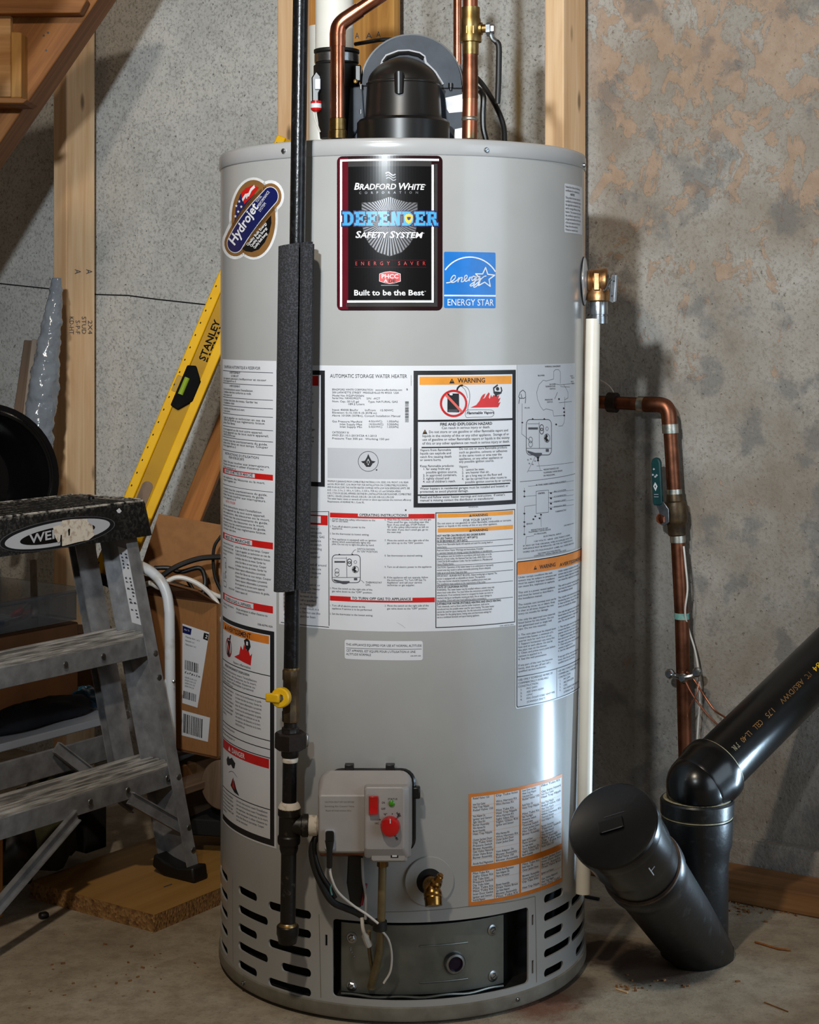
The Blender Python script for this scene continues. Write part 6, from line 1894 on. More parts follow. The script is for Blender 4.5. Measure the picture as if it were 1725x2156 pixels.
vbo2 = vb2.build('valve_body', 'bronze', relief)
MB().obox(ro + rn_ * 0.0165 - rx_ * 0.0205 - Z * 0.014, rn_ * 0.0085, rx_ * 0.006, Z * 0.026).build('name_boss', 'bronze', vbo2, bev=0.001)
MB().lathe(ro + rn_ * 0.0365, rn_, [(0, 0.0130), (0.002, 0.0120), (0.003, 0.005), (0.006, 0.0045)], 24).build('bonnet', 'zinc', vbo2)
lvd = 2.545
MB().prism([at(x, y, lvd) for x, y in ((1288, 579), (1293, 577), (1301, 579), (1299, 600), (1296, 634), (1290, 638), (1283, 634), (1286, 600))], (0, 0.003, 0)).build('lever', 'zinc', relief, bev=0.0006)
lvo = relief.children[-1]
MB().prism([at(x, y, lvd - 0.004) for x, y in ((1298, 579), (1301, 579), (1298, 634), (1294, 636))], (0, 0.008, 0)).build('lever_flange', 'zinc', lvo)
for x, y in ((1293, 592), (1289, 623)):
    MB().lathe(at(x, y, lvd - 0.0002), (0, -1, 0), [(0, 0.0016), (0.0006, 0.0014)], 12).build('pivot', 'ink', lvo)
MB().tube([at(1272, 612, lvd + 0.01), at(1278, 606, lvd + 0.004), at(1284, 592, lvd + 0.002), at(1288, 588, lvd)], 0.0018, 10).build('lift_link', 'zinc', lvo)
drain = thing('drain_pipe', at(1229, 1880, 2.57), 'white plastic drain pipe dropping from the bronze relief valve', 'pipe')
jt = dxc - Z * 0.030
dtop = at(1249, 672, 2.568)
dbot = at(1228, 1881, 2.50)
dax = (dbot - dtop).normalized()
MB().tube([dtop, dbot], 0.0108, 28).build('pipe', 'drain_white', drain)
MB().lathe(jt, -Z, [(-0.004, 0.0118), (0.0, 0.0130), (0.002, 0.0136), (0.020, 0.0136), (0.0205, 0.0118), (0.0225, 0.0118), (0.023, 0.0132), (0.034, 0.0130), (0.0345, 0.011)], 28).build('adapter', 'zinc', drain)

# copper line on the right wall
wo_ = -0.045 + WALL_OFF
def wpt(px, py, off=None):
    return onwall(px, py, wo_ if off is None else off)
cw = thing('wall_copper_pipe', wpt(1444, 1600), 'old copper water pipe running down the right concrete wall', 'pipe')
rw = 0.0125
MB().tube([wpt(1255, 846), wpt(1352, 851)], rw * 0.93, 20).build('stub', 'copper_old', cw)
MB().tube([wpt(1282, 847), wpt(1299, 848)], rw * 1.45, 20).build('escutcheon', 'iron_brown', cw)
MB().tube([wpt(1345, 851), wpt(1385, 852)] + bez([wpt(1388, 852), wpt(1401, 856), wpt(1408, 868), wpt(1410, 884)], 6) + [wpt(1411, 900)], rw * 1.12, 20).build('elbow', 'copper_old', cw)
MB().tube([wpt(1345, 851), wpt(1358, 852)], rw * 1.17, 20).build('solder_ring', 'solder', cw)
MB().tube([wpt(1411, 893), wpt(1412, 912)], rw * 1.16, 20).build('solder_ring', 'solder', cw)
MB().tube([wpt(1411, 890), wpt(1420, 1036)], rw, 20).build('upper_run', 'copper_old', cw)
MB().tube([wpt(1427, 1125), wpt(1436, 1300), wpt(1444, 1600), wpt(1447, 1700)], rw, 20).build('lower_run', 'copper_old', cw)
MB().tube([wpt(1420, 1030), wpt(1421, 1046)], rw * 1.08, 20).build('solder_ring', 'solder', cw)
MB().tube([wpt(1427, 1122), wpt(1428, 1142)], rw * 1.10, 20).build('solder_ring', 'solder', cw)
MB().tube([wpt(1436, 1290), wpt(1436, 1303)], rw * 1.06, 20).build('patina_ring', 'verdigris', cw)
bvb = MB()
a, b = wpt(1420.5, 1040), wpt(1427, 1128)
Lb = (b - a).length
bvb.lathe(a, b - a, [(0, 0.0135), (0.005, 0.0145), (0.012, 0.0150), (0.014, 0.0185), (0.020, 0.0198), (Lb * 0.62, 0.0198), (Lb * 0.70, 0.0182), (Lb * 0.74, 0.0165), (Lb - 0.002, 0.0162), (Lb, 0.0140)], 24)
bvo = bvb.build('ball_valve', 'brass_dark', cw)
hd_ = wpt(1394, 1092, wo_ - 0.022)
MB().lathe(wpt(1412, 1084), hd_ - wpt(1412, 1084), [(0.008, 0.0085), (0.022, 0.0085), (0.024, 0.0065), ((hd_ - wpt(1412, 1084)).length, 0.006)], 18).build('stem', 'brass', bvo)
hx = (hd_ - wpt(1412, 1084)).normalized()
MB().lathe(hd_, hx, [(-0.004, 0.0115), (0.000, 0.0115), (0.0005, 0.0095), (0.006, 0.0088), (0.008, 0.004)], 6).build('nut', 'copper', bvo)
hp_ = wo_ - 0.026
MB().prism([wpt(x, y, hp_) for x, y in ((1380, 1060), (1397, 1056), (1408, 1072), (1409, 1100), (1398, 1108), (1390, 1104), (1388, 1078))], M * 0.003).build('lever_plate', 'zinc', bvo, bev=0.0006)
MB().prism([wpt(x, y, hp_ - 0.003) for x, y in ((1371, 975), (1373, 967), (1380, 963), (1387, 966), (1390, 974), (1394, 1060), (1391, 1064), (1377, 1064), (1374, 1058))], M * 0.009).build('teal_handle', 'teal', bvo, bev=0.002)
hs = plane_sheet(wpt(1380, 1010, hp_ - 0.003), U, Z, -M, 0.0003)
hs.poly([(1380, 1015), (1385, 1024), (1381, 1034), (1376, 1024)], 'white', 1)
hs.poly([(1380.4, 1021), (1382, 1024), (1380.6, 1028), (1379, 1024)], 'teal', 2)
for x, y in ((1377, 988), (1375, 1000), (1380, 1004), (1383, 1001)):
    hs.poly([(x - 2, y), (x, y - 3), (x + 3, y), (x, y + 2)], 'wire_label', 1)
hs.line([(1378, 1041), (1387, 1041)], 1.0, 'wire_label'); hs.line([(1378, 1046), (1387, 1046)], 1.0, 'wire_label')
hs.build('handle_marks', bvo.children[-1])
# clamp
cl = thing('pipe_clamp', wpt(1442, 1420), 'zinc ground clamp bolted around the old copper wall pipe', 'clamp')
MB().tube([wpt(1414, 1420, wo_ - 0.006), wpt(1428, 1424, wo_ - 0.016), wpt(1442, 1427, wo_ - 0.018), wpt(1456, 1424, wo_ - 0.014), wpt(1468, 1417, wo_ - 0.006)], 0.0052, 10).build('strap', 'zinc', cl)
for x, y in ((1412, 1418), (1440, 1427), (1469, 1415)):
    MB().lathe(wpt(x, y, wo_ - 0.014), -M, [(0, 0.0085), (0.004, 0.0085), (0.006, 0.006), (0.010, 0.005)], 16).build('bolt', 'zinc', cl)
def wcord(pts, r, m, label, name, cat='wire'):
    return cord([wpt(x, y, o) for x, y, o in pts], r, m, label, cat, name, 8, 8)
wcord([(1440, 1150, wo_ - 0.014), (1444, 1190, wo_ - 0.016), (1448, 1240, wo_ - 0.014), (1443, 1290, wo_ - 0.012), (1452, 1330, 0.08), (1464, 1370, 0.085), (1472, 1420, 0.085), (1474, 1470, 0.085), (1470, 1530, 0.085), (1466, 1600, 0.085)], 0.0017, 'cable_white', 'thin white cable hanging beside the old copper wall pipe', 'white_cable')
wcord([(1446, 1414, wo_ - 0.016), (1462, 1432, 0.06), (1484, 1466, 0.05), (1505, 1495, 0.045), (1530, 1512, 0.04)], 0.0017, 'copper', 'upper bare copper wire from the clamp behind the black pipe', 'copper_wire')
wcord([(1442, 1430, wo_ - 0.016), (1455, 1456, 0.055), (1475, 1486, 0.05), (1500, 1515, 0.045), (1530, 1540, 0.04)], 0.0017, 'copper', 'lower bare copper wire from the clamp behind the black pipe', 'copper_wire')
wcord([(1472, 1438, 0.055), (1467, 1462, 0.05), (1456, 1482, 0.048), (1448, 1500, 0.048), (1447, 1510, 0.048)], 0.0013, 'copper', 'loose copper wire end dangling below the clamp', 'copper_wire')
wcord([(1264, 800, 0.1), (1280, 810, 0.09), (1290, 822, 0.08), (1296, 836, 0.07)], 0.0012, 'cable_white', 'short pale wire curling above the copper wall stub', 'wall_wire')

# ================================================================== black drain stack on the floor
sx_ = V((0.442, 2.62, 0))
stack = thing('drain_stack', sx_, 'black plastic drain wye and elbow standing on the floor right of heater', 'drain pipe')
def sz(py, d=2.57):
    return CH + (HY - py) / F * d
MB().lathe(sx_, Z, [(-0.01, 0.056), (0.012, 0.056), (0.016, 0.0475), (sz(1838), 0.0478), (sz(1808), 0.0500), (sz(1795), 0.0535), (sz(1740), 0.0545), (sz(1738), 0.0530), (sz(1734), 0.0530), (sz(1731), 0.0560), (sz(1704), 0.0565), (sz(1700), 0.0545), (sz(1700), 0.0475), (sz(1712), 0.0475)], 48, close=False).build('hub', 'abs_dusty', stack)
# elbow into the rising pipe
e0 = sx_ + Z * sz(1716)
e1 = at(1455, 1625, 2.605)
p_dir = (at(1725, 1402, 2.80) - at(1512, 1612, 2.64)).normalized()
h1 = at(1513, 1611, 2.64)
h0 = h1 - p_dir * 0.062
J = V((0.442, 2.612, 0.262))
em = MB()
em.lathe(V((sx_.x, sx_.y, 0)), Z, [(sz(1716), 0.0468), (J.z, 0.0468)], 40)
em.lathe(J, p_dir, [(0.0487 * -cos(pi * k / 18), 0.0487 * sin(pi * k / 18)) for k in range(19)], 40)
em.lathe(J, p_dir, [(0.0, 0.0486), (0.01, 0.0490)], 40)
em.build('elbow', 'abs', stack)
elo = stack.children[-1]
MB().lathe(h0, p_dir, [(0.006, 0.0470), (0.010, 0.0487), (0.030, 0.0502), (0.036, 0.0524), (0.050, 0.0528), (0.056, 0.0520), (0.0565, 0.0450)], 44).build('socket', 'abs', elo)
MB().lathe(h0, p_dir, [(0.0550, 0.0445), (0.0560, 0.0505), (0.0585, 0.0500), (0.0595, 0.0450)], 44, close=False).build('glue_ring', 'glue', elo)
MB().lathe(sx_, Z, [(sz(1704), 0.0468), (sz(1699), 0.0520), (sz(1697), 0.0500), (sz(1698), 0.0468)], 44, close=False).build('glue_ring', 'glue', elo)
MB().lathe(sx_, Z, [(sz(1737), 0.0530), (sz(1736.5), 0.0542), (sz(1735), 0.0542), (sz(1734.5), 0.0530)], 44, close=False).build('ring_line', 'glue', stack)
MB().lathe(h0, p_dir, [(0.040, 0.0445), (0.75, 0.0445)], 44).build('rising_pipe', 'abs', stack)
rpo = stack.children[-1]
# printing along the pipe: wrapped on its own cylinder
pz = p_dir
pxv = V((0, -1, 0)); pxv = (pxv - pz * pxv.dot(pz)).normalized()
pyv = pz.cross(pxv)
RPI = 0.0447
def pipe_map(u, v, lay):
    a = v / RPI
    return h0 + pz * u + (pxv * cos(a) + pyv * sin(a)) * (RPI + lay * 0.0001)
ps = Sheet(lambda x, y: (x, y), pipe_map, 1.0)
def pipe_text(t_, u0, u1, v0, h, m):
    w_ = text_w(t_)
    u = u0
    for ch in t_:
        vs, fs, adv = GL[('r', ch)]
        if vs:
            ps.glyph([(u0 + u1 - (u + gx_ * (u1 - u0) / w_), v0 + gy * h / CAPH) for gx_, gy in vs], [tuple(reversed(f)) for f in fs], m, 1)
        u += adv * (u1 - u0) / w_
MTG = ('gold', 'yel')
v0_ = -0.022
for t_, u0, u1, m_ in (('3" IN.', 0.072, 0.086, 'glue'), ('LL-40', 0.094, 0.118, 'gold'), ('CELL', 0.128, 0.148, 'gold'), ('1.75', 0.160, 0.182, 'gold'), ('ABS/DWV', 0.200, 0.262, 'gold'), ('1"C', 0.270, 0.284, 'gold'), ('8084', 0.292, 0.330, 'yel'), ('ABS CELLULAR CORE', 0.345, 0.46, 'gold')):
    pipe_text(t_, u0, u1, v0_, 0.0085, m_)
ps.build('pipe_print', rpo, 'yellow printed lettering')
# wye branch with cleanout cap
S0 = V((0.445, 2.605, 0.012))
CE = at(1290, 1737, 2.36)
ba = (CE - S0).normalized()
BL = (CE - S0).length
MB().lathe(S0, ba, [(-0.02, 0.046), (0.10, 0.0520), (BL - 0.165, 0.0555), (BL - 0.150, 0.0580), (BL - 0.142, 0.0600), (BL - 0.126, 0.0608), (BL - 0.122, 0.0595), (BL - 0.120, 0.0560)], 48).build('wye_branch', 'abs_dusty', stack)
MB().lathe(S0, ba, [(BL - 0.124, 0.0565), (BL - 0.122, 0.0600), (BL - 0.119, 0.0595), (BL - 0.118, 0.0560)], 48, close=False).build('cement_ring', 'old_ring', stack)
MB().lathe(S0, ba, [(BL - 0.122, 0.0560), (BL - 0.095, 0.0575), (BL - 0.080, 0.0592), (BL - 0.074, 0.0605), (BL - 0.020, 0.0625), (BL - 0.019, 0.0600)], 48).build('cleanout_adapter', 'abs', stack)
cpm = MB()
cpm.lathe(S0, ba, [(BL - 0.022, 0.0560), (BL - 0.020, 0.0645), (BL - 0.012, 0.0655), (BL - 0.003, 0.0652), (BL - 0.0006, 0.0630), (BL, 0.058)], 60)
cpo = cpm.build('cleanout_cap', 'abs', stack)
cx_v = V((1, -0.35, 0.5)); cx_v = (cx_v - ba * cx_v.dot(ba)).normalized()
cy_v = ba.cross(cx_v)
MB().obox(CE - cx_v * 0.020 - cy_v * 0.009 + ba * 0.0, cx_v * 0.036, cy_v * 0.018, ba * 0.0035).build('wrench_boss', 'abs', cpo, bev=0.001)
MB().obox(CE - cx_v * 0.016 - cy_v * 0.0095 + ba * 0.0034, cx_v * 0.030, cy_v * 0.0012, ba * 0.0004).build('mark', 'ink_soft', cpo)
MB().obox(CE - cx_v * 0.010 + cy_v * 0.0145 + ba * 0.0001, cx_v * 0.030, cy_v * 0.0009, ba * 0.0004).build('mark', 'ink_soft', cpo)
bpt = MB()
ang_ = atan2(0, 1)
sd_ = (V((0.2, -1, 0.0)) - ba * V((0.2, -1, 0.0)).dot(ba)).normalized()
MB().tube([S0 + ba * (BL - 0.062) + sd_ * 0.0612, S0 + ba * (BL - 0.040) + sd_ * 0.0620], 0.0009, 6).build('mould_mark', 'label_grey', cpo)
MB().tube([S0 + ba * (BL - 0.050) + sd_ * 0.0616, S0 + ba * (BL - 0.048) + (sd_ + ba.cross(sd_) * 0.13).normalized() * 0.0616], 0.0008, 6).build('mould_mark', 'label_grey', cpo)
# crumbs and debris on the floor
db = MB()
rd = random.Random(11)
for cx_, cy_, n, sp_x, sp_y in ((1650, 1918, 60, 120, 14), (1560, 1905, 40, 60, 14), (1440, 2062, 40, 80, 12), (1330, 2080, 20, 40, 10), (300, 2040, 22, 160, 60), (120, 2060, 14, 100, 60)):
    for i in range(n):
        p = onfloor(cx_ + rd.gauss(0, sp_x * 0.5), cy_ + rd.gauss(0, sp_y * 0.5))
        if (p - V((TX, TY, 0))).length < TR + 0.015 or (p - V((0.43, 2.58, 0))).length < 0.085:
            continue
        s_ = rd.uniform(0.0008, 0.0032)
        a = rd.uniform(0, pi)
        ax, ay = V((cos(a), sin(a), 0)), V((-sin(a), cos(a), 0))
        db.box(p + Z * s_ * 0.35, s_ * rd.uniform(1, 2.4), s_, s_ * 0.8, ax, ay)
dbo = db.build('floor_crumbs', 'sill')
tag(dbo, 'brown crumbs and chips scattered over the concrete floor', 'debris', kind='stuff')
def twig(pts, r, m, label, name='wood_splinter', cat='splinter'):
    return tag(MB().tube(pts, r, 6).build(name, m), label, cat)
twig([onfloor(1590, 1983, 0.002), onfloor(1640, 1998, 0.002), onfloor(1665, 2000, 0.003)], 0.0016, 'offcut', 'reddish splinter lying on the floor right of the drain stack')
twig([onfloor(1298, 2082, 0.0015), onfloor(1322, 2090, 0.0015)], 0.0013, 'stud', 'pale splinter lying on the floor between heater and drain stack')
twig([onfloor(1610, 2110, 0.001), onfloor(1660, 2130, 0.001)], 0.0009, 'sill', 'thin brown straw on the floor at bottom right')
twig([onfloor(1232, 1887, 0.003), onfloor(1262, 1893, 0.003)], 0.0026, 'ink', 'small black scrap on the floor behind the white drain pipe', 'black_scrap', 'scrap')

# ================================================================== left side: chipboard, ladder, boxes
bz_ = 0.0285
C0 = onfloor(325, 1926, bz_)
e1_ = V((0.571, 0.821, 0)).normalized()
e2_ = V((-0.821, 0.571, 0)).normalized()
B2 = 0.285
bd = thing('chipboard_panel', C0 - Z * bz_, 'thick chipboard panel lying flat on the floor under the ladder foot', 'board')
MB().obox(C0 - Z * bz_, e1_ * 0.42, e2_ * B2, Z * (bz_ - 0.0006)).build('core', 'chip', bd, mw=frame_z(C0, e1_, Z))
MB().obox(C0 - Z * 0.0006 - e1_ * 0.0002 - e2_ * 0.0002, e1_ * 0.4204, e2_ * (B2 + 0.0004), Z * 0.0006).build('face_veneer', 'veneer', bd, mw=frame_z(C0, e1_, Z))
MB().tube([onfloor(345, 1868, bz_ - 0.0), onfloor(362, 1862, bz_)], 0.0012, 6).build('gouge', 'ink_soft', bd.children[-1])
cord([onfloor(375, 1750, bz_ + 0.004), onfloor(420, 1738, bz_ + 0.004), onfloor(470, 1728, bz_ + 0.004), onfloor(520, 1715, bz_ + 0.004)], 0.0036, 'rubber', 'black cable lying across the chipboard panel towards the heater', 'cable', 'floor_cable')
tag(MB().box(onfloor(92, 1927, 0.005), 0.016, 0.014, 0.010, (0.8, 0.6, 0), (-0.6, 0.8, 0)).build('black_scrap', 'rubber', bev=0.004), 'black rubber scrap on the floor beside the chipboard corner', 'scrap')

# --- step ladder (folded, seen from its front right)
lw = V((0.577, 0.816, 0)).normalized()
lf = V((0.816, -0.577, 0)).normalized()
Q2 = V((-0.398, 2.925, 0.216))                 # right-hand end of the lower tread's front lip
TILT = 0.265                                   # run of the front frame per unit of height
LWD = 0.53
zc_, zs1, zs2 = 0.661, 0.4310, 0.216
ladder = thing('step_ladder', V((Q2.x, Q2.y, bz_)) - lw * 0.2 + lf * 0.05, 'aluminium step ladder with a paint spattered black top at left', 'ladder')
def lp(s, f, z):
    """s across (0 = right end), f forward of the front plane, z height; follows the tilt"""
    return V((Q2.x, Q2.y, 0)) + lw * s + lf * (f - (z - zs2) * TILT) + Z * z
def tread(z, name):
    t = MB()
    th_ = 0.036 if z < 0.4 else 0.036
    D_ = 0.088
    lipm = MB().obox(lp(-LWD, 0.0003, z) - Z * th_, lw * (LWD - 0.004), -lf * 0.003, Z * (th_ - 0.0030)).build('tread_lip', 'alu', ladder, bev=0.0008)  # lip given the darker aluminium to imitate its shading
    prof = [(0, 0), (0, -0.003), (-D_, -0.003), (-D_, -0.020), (-D_ - 0.003, -0.020), (-D_ - 0.003, 0)]
    Ls = []
    for s in (-LWD, -0.004):
        base = lp(s, 0, z)
        Ls.append([base + lf * a + Z * b for a, b in prof])
    t.loft(Ls)
    for k in range(6):                         # raised ribs running along the tread
        a = -0.010 - k * 0.0145
        t.obox(lp(-LWD, 0, z) + lf * a - Z * 0.0005, lw * (LWD - 0.004), lf * (-0.0060), Z * 0.0034)
    o = t.build(name, 'alu_tread_lit', ladder, mw=frame_z(lp(-LWD, 0, z), lw, Z))
    for s in (-0.03, -0.125, -0.21):
        if s > -0.1 and z > 0.4: continue
        MB().lathe(lp(s, 0.0003, z - 0.018), lf, [(0, 0.0052), (0.0014, 0.0045), (0.002, 0.0012)], 14).build('rivet', 'zinc', o)
    return o
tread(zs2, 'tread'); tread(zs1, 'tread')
def rail(s0, sgn, name, fz=0.0, z0=bz_ + 0.02, z1=0.645, depth=0.072, fl=0.026, m='alu', zshift=0.0):
    """channel rail: web on the outside, flanges turned inwards"""
    t = MB()
    prof = [(0, 0), (0, -depth), (-sgn * fl * 0.8, -depth), (-sgn * fl * 0.8, -depth + 0.0025), (-sgn * 0.0025, -depth + 0.0025), (-sgn * 0.0025, -0.0025), (-sgn * fl, -0.0025), (-sgn * fl, 0)]
    Ls = []
    for z in (z0, z1):
        Ls.append([lp(s0 + a, fz + b + 0.004, z) for a, b in prof])
    t.loft(Ls)
    return t.build(name, m, ladder, ang=30)
r1 = rail(0.0, 1, 'front_rail')
r2 = rail(-LWD, -1, 'front_rail', z0=0.024)
rail(-0.012, 1, 'rear_rail', fz=-0.095, z0=0.16, z1=0.64, depth=0.030, fl=0.046)
rail(-LWD + 0.012, -1, 'rear_rail', fz=-0.095, z0=0.16, z1=0.64, depth=0.030, fl=0.046)
# rear cross bar and diagonal braces
MB().obox(lp(-LWD + 0.02, -0.135, 0.250), lw * (LWD - 0.035), -lf * 0.006, Z * -0.046).build('rear_bar', 'alu', ladder, bev=0.002)
def strap(a, b, w, m, name, thick=0.003):
    a, b = V(a), V(b)
    d = b - a
    n = lf
    sd__ = d.cross(n).normalized()
    o = MB().obox(a - sd__ * w / 2, d, sd__ * w, n * thick)
    o.obox(a - sd__ * w / 2 + n * thick, d, sd__ * 0.002, n * 0.006)
    o.obox(a + sd__ * (w / 2 - 0.002) + n * thick, d, sd__ * 0.002, n * 0.006)
    return o.build(name, m, ladder)
strap(lp(-0.155, -0.126, 0.255), lp(-0.02, -0.110, 0.130), 0.020, 'alu', 'rear_brace')
strap(lp(-0.115, -0.012, zs2 - 0.034), lp(-0.006, -0.010, 0.108), 0.021, 'alu', 'front_brace')
strap(lp(-0.235, -0.012, zs2 - 0.034), lp(-0.524, -0.010, 0.042), 0.021, 'alu', 'front_brace')
for s, z in ((-0.008, 0.400), (-0.010, 0.360), (-0.008, 0.195), (-0.006, 0.112), (-0.006, 0.075)):
    MB().lathe(lp(s, 0.0042, z), lf, [(0, 0.0058), (0.0016, 0.0052), (0.0022, 0.0016)], 14).build('rivet', 'zinc', r1)
# paper strip on the rail web, facing inwards
wsx = (lp(0, 0, 0.6) - lp(0, 0, 0.4)).normalized()
wo2 = lp(-0.0030, -0.030, 0.50)
wl_ = Sheet(lambda x, y: (x, y), lambda u, v, lay: wo2 + lf * u + wsx * v - lw * (0.0003 + lay * 0.0002), 1.0)
wl_.poly_uv([(-0.014, -0.055), (0.026, -0.060), (0.026, 0.075), (-0.014, 0.080)], 'label', 0)
rngl = random.Random(2)
for i in range(20):
    v = -0.052 + i * 0.0062
    for u in (-0.010, 0.0, 0.010, 0.018):
        if rngl.random() < 0.6:
            wl_.poly_uv([(u, v), (u + rngl.uniform(0.003, 0.008), v), (u + 0.004, v + rngl.uniform(0.002, 0.0045)), (u, v + 0.003)], 'ink_soft', 1)
wl_.build('instruction_strip', r1, 'worn white instruction strip')
# feet
def foot(s, z0, parent):
    c = lp(s, 0.006, z0)
    p = [c + lf * 0.010, c + lf * 0.006 + Z * 0.026, c - lf * 0.030 + Z * 0.020, c - lf * 0.062 + Z * 0.026, c - lf * 0.084 + Z * 0.034, c - lf * 0.088 + Z * 0.012, c - lf * 0.060]
    o = MB().prism([V((q_.x, q_.y, max(q_.z, z0))) - lw * 0.030 for q_ in p], lw * 0.036)
    return o.build('rubber_foot', 'rubber', parent, bev=0.004)
foot(0.0, bz_, r1); foot(-LWD + 0.026, 0.0, r2)
# black top
cap_f = 0.030
tpz = zc_
def cp(s, f, z):
    return V((Q2.x, Q2.y, 0)) + lw * s + lf * (f - (zc_ - zs2) * TILT) + Z * z
capm = MB()
c_s0, c_s1, c_f0, c_f1 = -0.56, 0.020, -0.150, 0.030
def cl_(s0, s1, f0, f1, r, z):
    return [cp(a, b, z) for a, b in rrect(s0, f0, s1, f1, r, 5)]
capm.loft([cl_(c_s0 - 0.008, c_s1 + 0.008, c_f0 - 0.008, c_f1 + 0.010, 0.016, zc_ - 0.062), cl_(c_s0, c_s1, c_f0, c_f1, 0.014, zc_ - 0.006), cl_(c_s0 + 0.002, c_s1 - 0.002, c_f0 + 0.002, c_f1 - 0.002, 0.014, zc_ - 0.001), cl_(c_s0 + 0.006, c_s1 - 0.006, c_f0 + 0.006, c_f1 - 0.006, 0.012, zc_), cl_(c_s0 + 0.010, c_s1 - 0.010, c_f0 + 0.010, c_f1 - 0.010, 0.010, zc_ - 0.002)])
capo = capm.build('top_step', 'black_cap', ladder, ang=50)
rb_ = MB()
for i in range(30):                            # grip ribs moulded in the top
    s = c_s0 + 0.02 + i * (c_s1 - c_s0 - 0.06) / 29
    rb_.obox(cp(s, c_f0 + 0.022, zc_ - 0.0028), lw * 0.004, lf * (c_f1 - c_f0 - 0.044), Z * 0.0026)
rbo = rb_.build('grip_ribs', 'black_cap', capo)
rbo['kind'] = 'stuff'
# oval badge on the front, partly torn off
slope = 0.010 / 0.056
nfr = (lf + Z * slope).normalized()
upf = (Z - nfr * nfr.z).normalized()
bo_ = cp(-0.20, c_f1 + 0.0055, zc_ - 0.035)
bs_ = flat_sheet(bo_, lw, upf, nfr, plane_conv(bo_, lw, upf, nfr), F / 2.8, 0.0004)
qb = zm(0, 960, 5.75)
def bpoly(P_, m, lay):
    bs_.poly([qb(*p) for p in P_], m, lay)
def obl(g):
    # badge outline in the photograph: a leaning oval
    return [(690 + (640 + g) * cos(t) * 1.0, 965 - cos(t) * 118 + (145 + g * 0.55) * sin(t) - 20) for t in (2 * pi * k / 48 for k in range(48))]
bpoly(obl(62), 'silver', 0); bpoly(obl(50), 'ink', 1); bpoly(obl(-2), 'label_grey', 2)
inn = [(690 + 455 * cos(t), 960 - cos(t) * 88 + 92 * sin(t) - 8) for t in (2 * pi * k / 40 for k in range(40))]
bpoly(inn, 'gloss_black', 3)
bs_.text_px('WERNER', *qb(352, 1062), 12, 17.5, 122, 'label_grey', 'b', 5, 0.18)
torn = [(628, 862), (735, 832), (740, 785), (860, 768), (1045, 762), (1050, 800), (1105, 840), (1118, 905), (1135, 960), (1060, 1020), (930, 1045), (760, 1090), (735, 1092), (735, 965), (722, 955), (712, 1040), (690, 1050), (655, 985)]
bpoly(torn, 'tape', 6)
bpoly([(808, 900), (820, 880), (835, 885), (830, 960), (815, 972)], 'gloss_black', 7)
bpoly([(720, 960), (735, 955), (736, 1092), (715, 1090)], 'gloss_black', 7)
bs_.build('badge', capo, 'silver and black oval badge, half torn away')
bs2 = flat_sheet(bo_, lw, upf, nfr, plane_conv(bo_, lw, upf, nfr), F / 2.8, 0.0004)
bs2.poly([qb(*p) for p in ((1405, 660), (1425, 645), (1440, 630), (1455, 648), (1470, 668), (1450, 692), (1425, 690))], 'label', 1)
bs2.build('paint_drip', capo)
MB().tube([cp(c_s0, c_f1 - 0.003, zc_ - 0.0012), cp(c_s1 - 0.012, c_f1 - 0.003, zc_ - 0.0012)], 0.0022, 8).build('worn_edge', 'worn', capo)
MB().tube([cp(c_s1 - 0.003, c_f1 - 0.014, zc_ - 0.0012), cp(c_s1 - 0.003, c_f0 + 0.012, zc_ - 0.0012)], 0.0022, 8).build('worn_edge', 'worn', capo)
MB().tube([cp(c_s0, c_f0 + 0.003, zc_ - 0.0012), cp(c_s1 - 0.012, c_f0 + 0.003, zc_ - 0.0012)], 0.0022, 8).build('worn_edge', 'worn', capo)
MB().lathe(cp(c_s1 - 0.05, c_f0 + 0.09, zc_ - 0.004), Z, [(0, 0.006), (0.008, 0.0055), (0.010, 0.003)], 14).build('hinge_knob', 'black_plastic', capo)

# --- cardboard boxes
cbd = 2.99
card = thing('cardboard_box', at(420, 1590, cbd), 'open brown cardboard box with white shipping labels left of the heater', 'box')
bR = at(459, 1598, 3.00)
bw = V((-0.80, 0.60, 0)).normalized()           # front face runs left and away
bdp = V((0.60, 0.80, 0)).normalized()
Hb = CH + (HY - 1272) / F * 3.00 - bR.z
Wb, Db = 0.20, 0.16
BP = lambda a, b, z: bR + bw * a + bdp * b + Z * z
MB().obox(BP(0, 0, 0), bw * Wb, bdp * 0.004, Z * Hb).build('front_panel', 'card', card, bev=0.001)
MB().obox(BP(0, 0, 0), bdp * Db, bw * 0.004, Z * Hb).build('side_panel', 'card', card, bev=0.001)
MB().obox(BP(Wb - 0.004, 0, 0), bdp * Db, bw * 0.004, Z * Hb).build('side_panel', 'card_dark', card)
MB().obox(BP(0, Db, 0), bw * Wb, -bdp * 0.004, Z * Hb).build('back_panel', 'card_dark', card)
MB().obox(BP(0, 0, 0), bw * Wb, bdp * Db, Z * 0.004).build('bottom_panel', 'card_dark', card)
MB().loft([[BP(0, 0, Hb), BP(Wb, 0, Hb), BP(Wb, 0.003, Hb), BP(0, 0.003, Hb)], [BP(0.002, -0.05, Hb + 0.028), BP(Wb, -0.04, Hb + 0.045), BP(Wb, -0.038, Hb + 0.048), BP(0.002, -0.048, Hb + 0.031)]]).build('front_flap', 'card_dark', card)
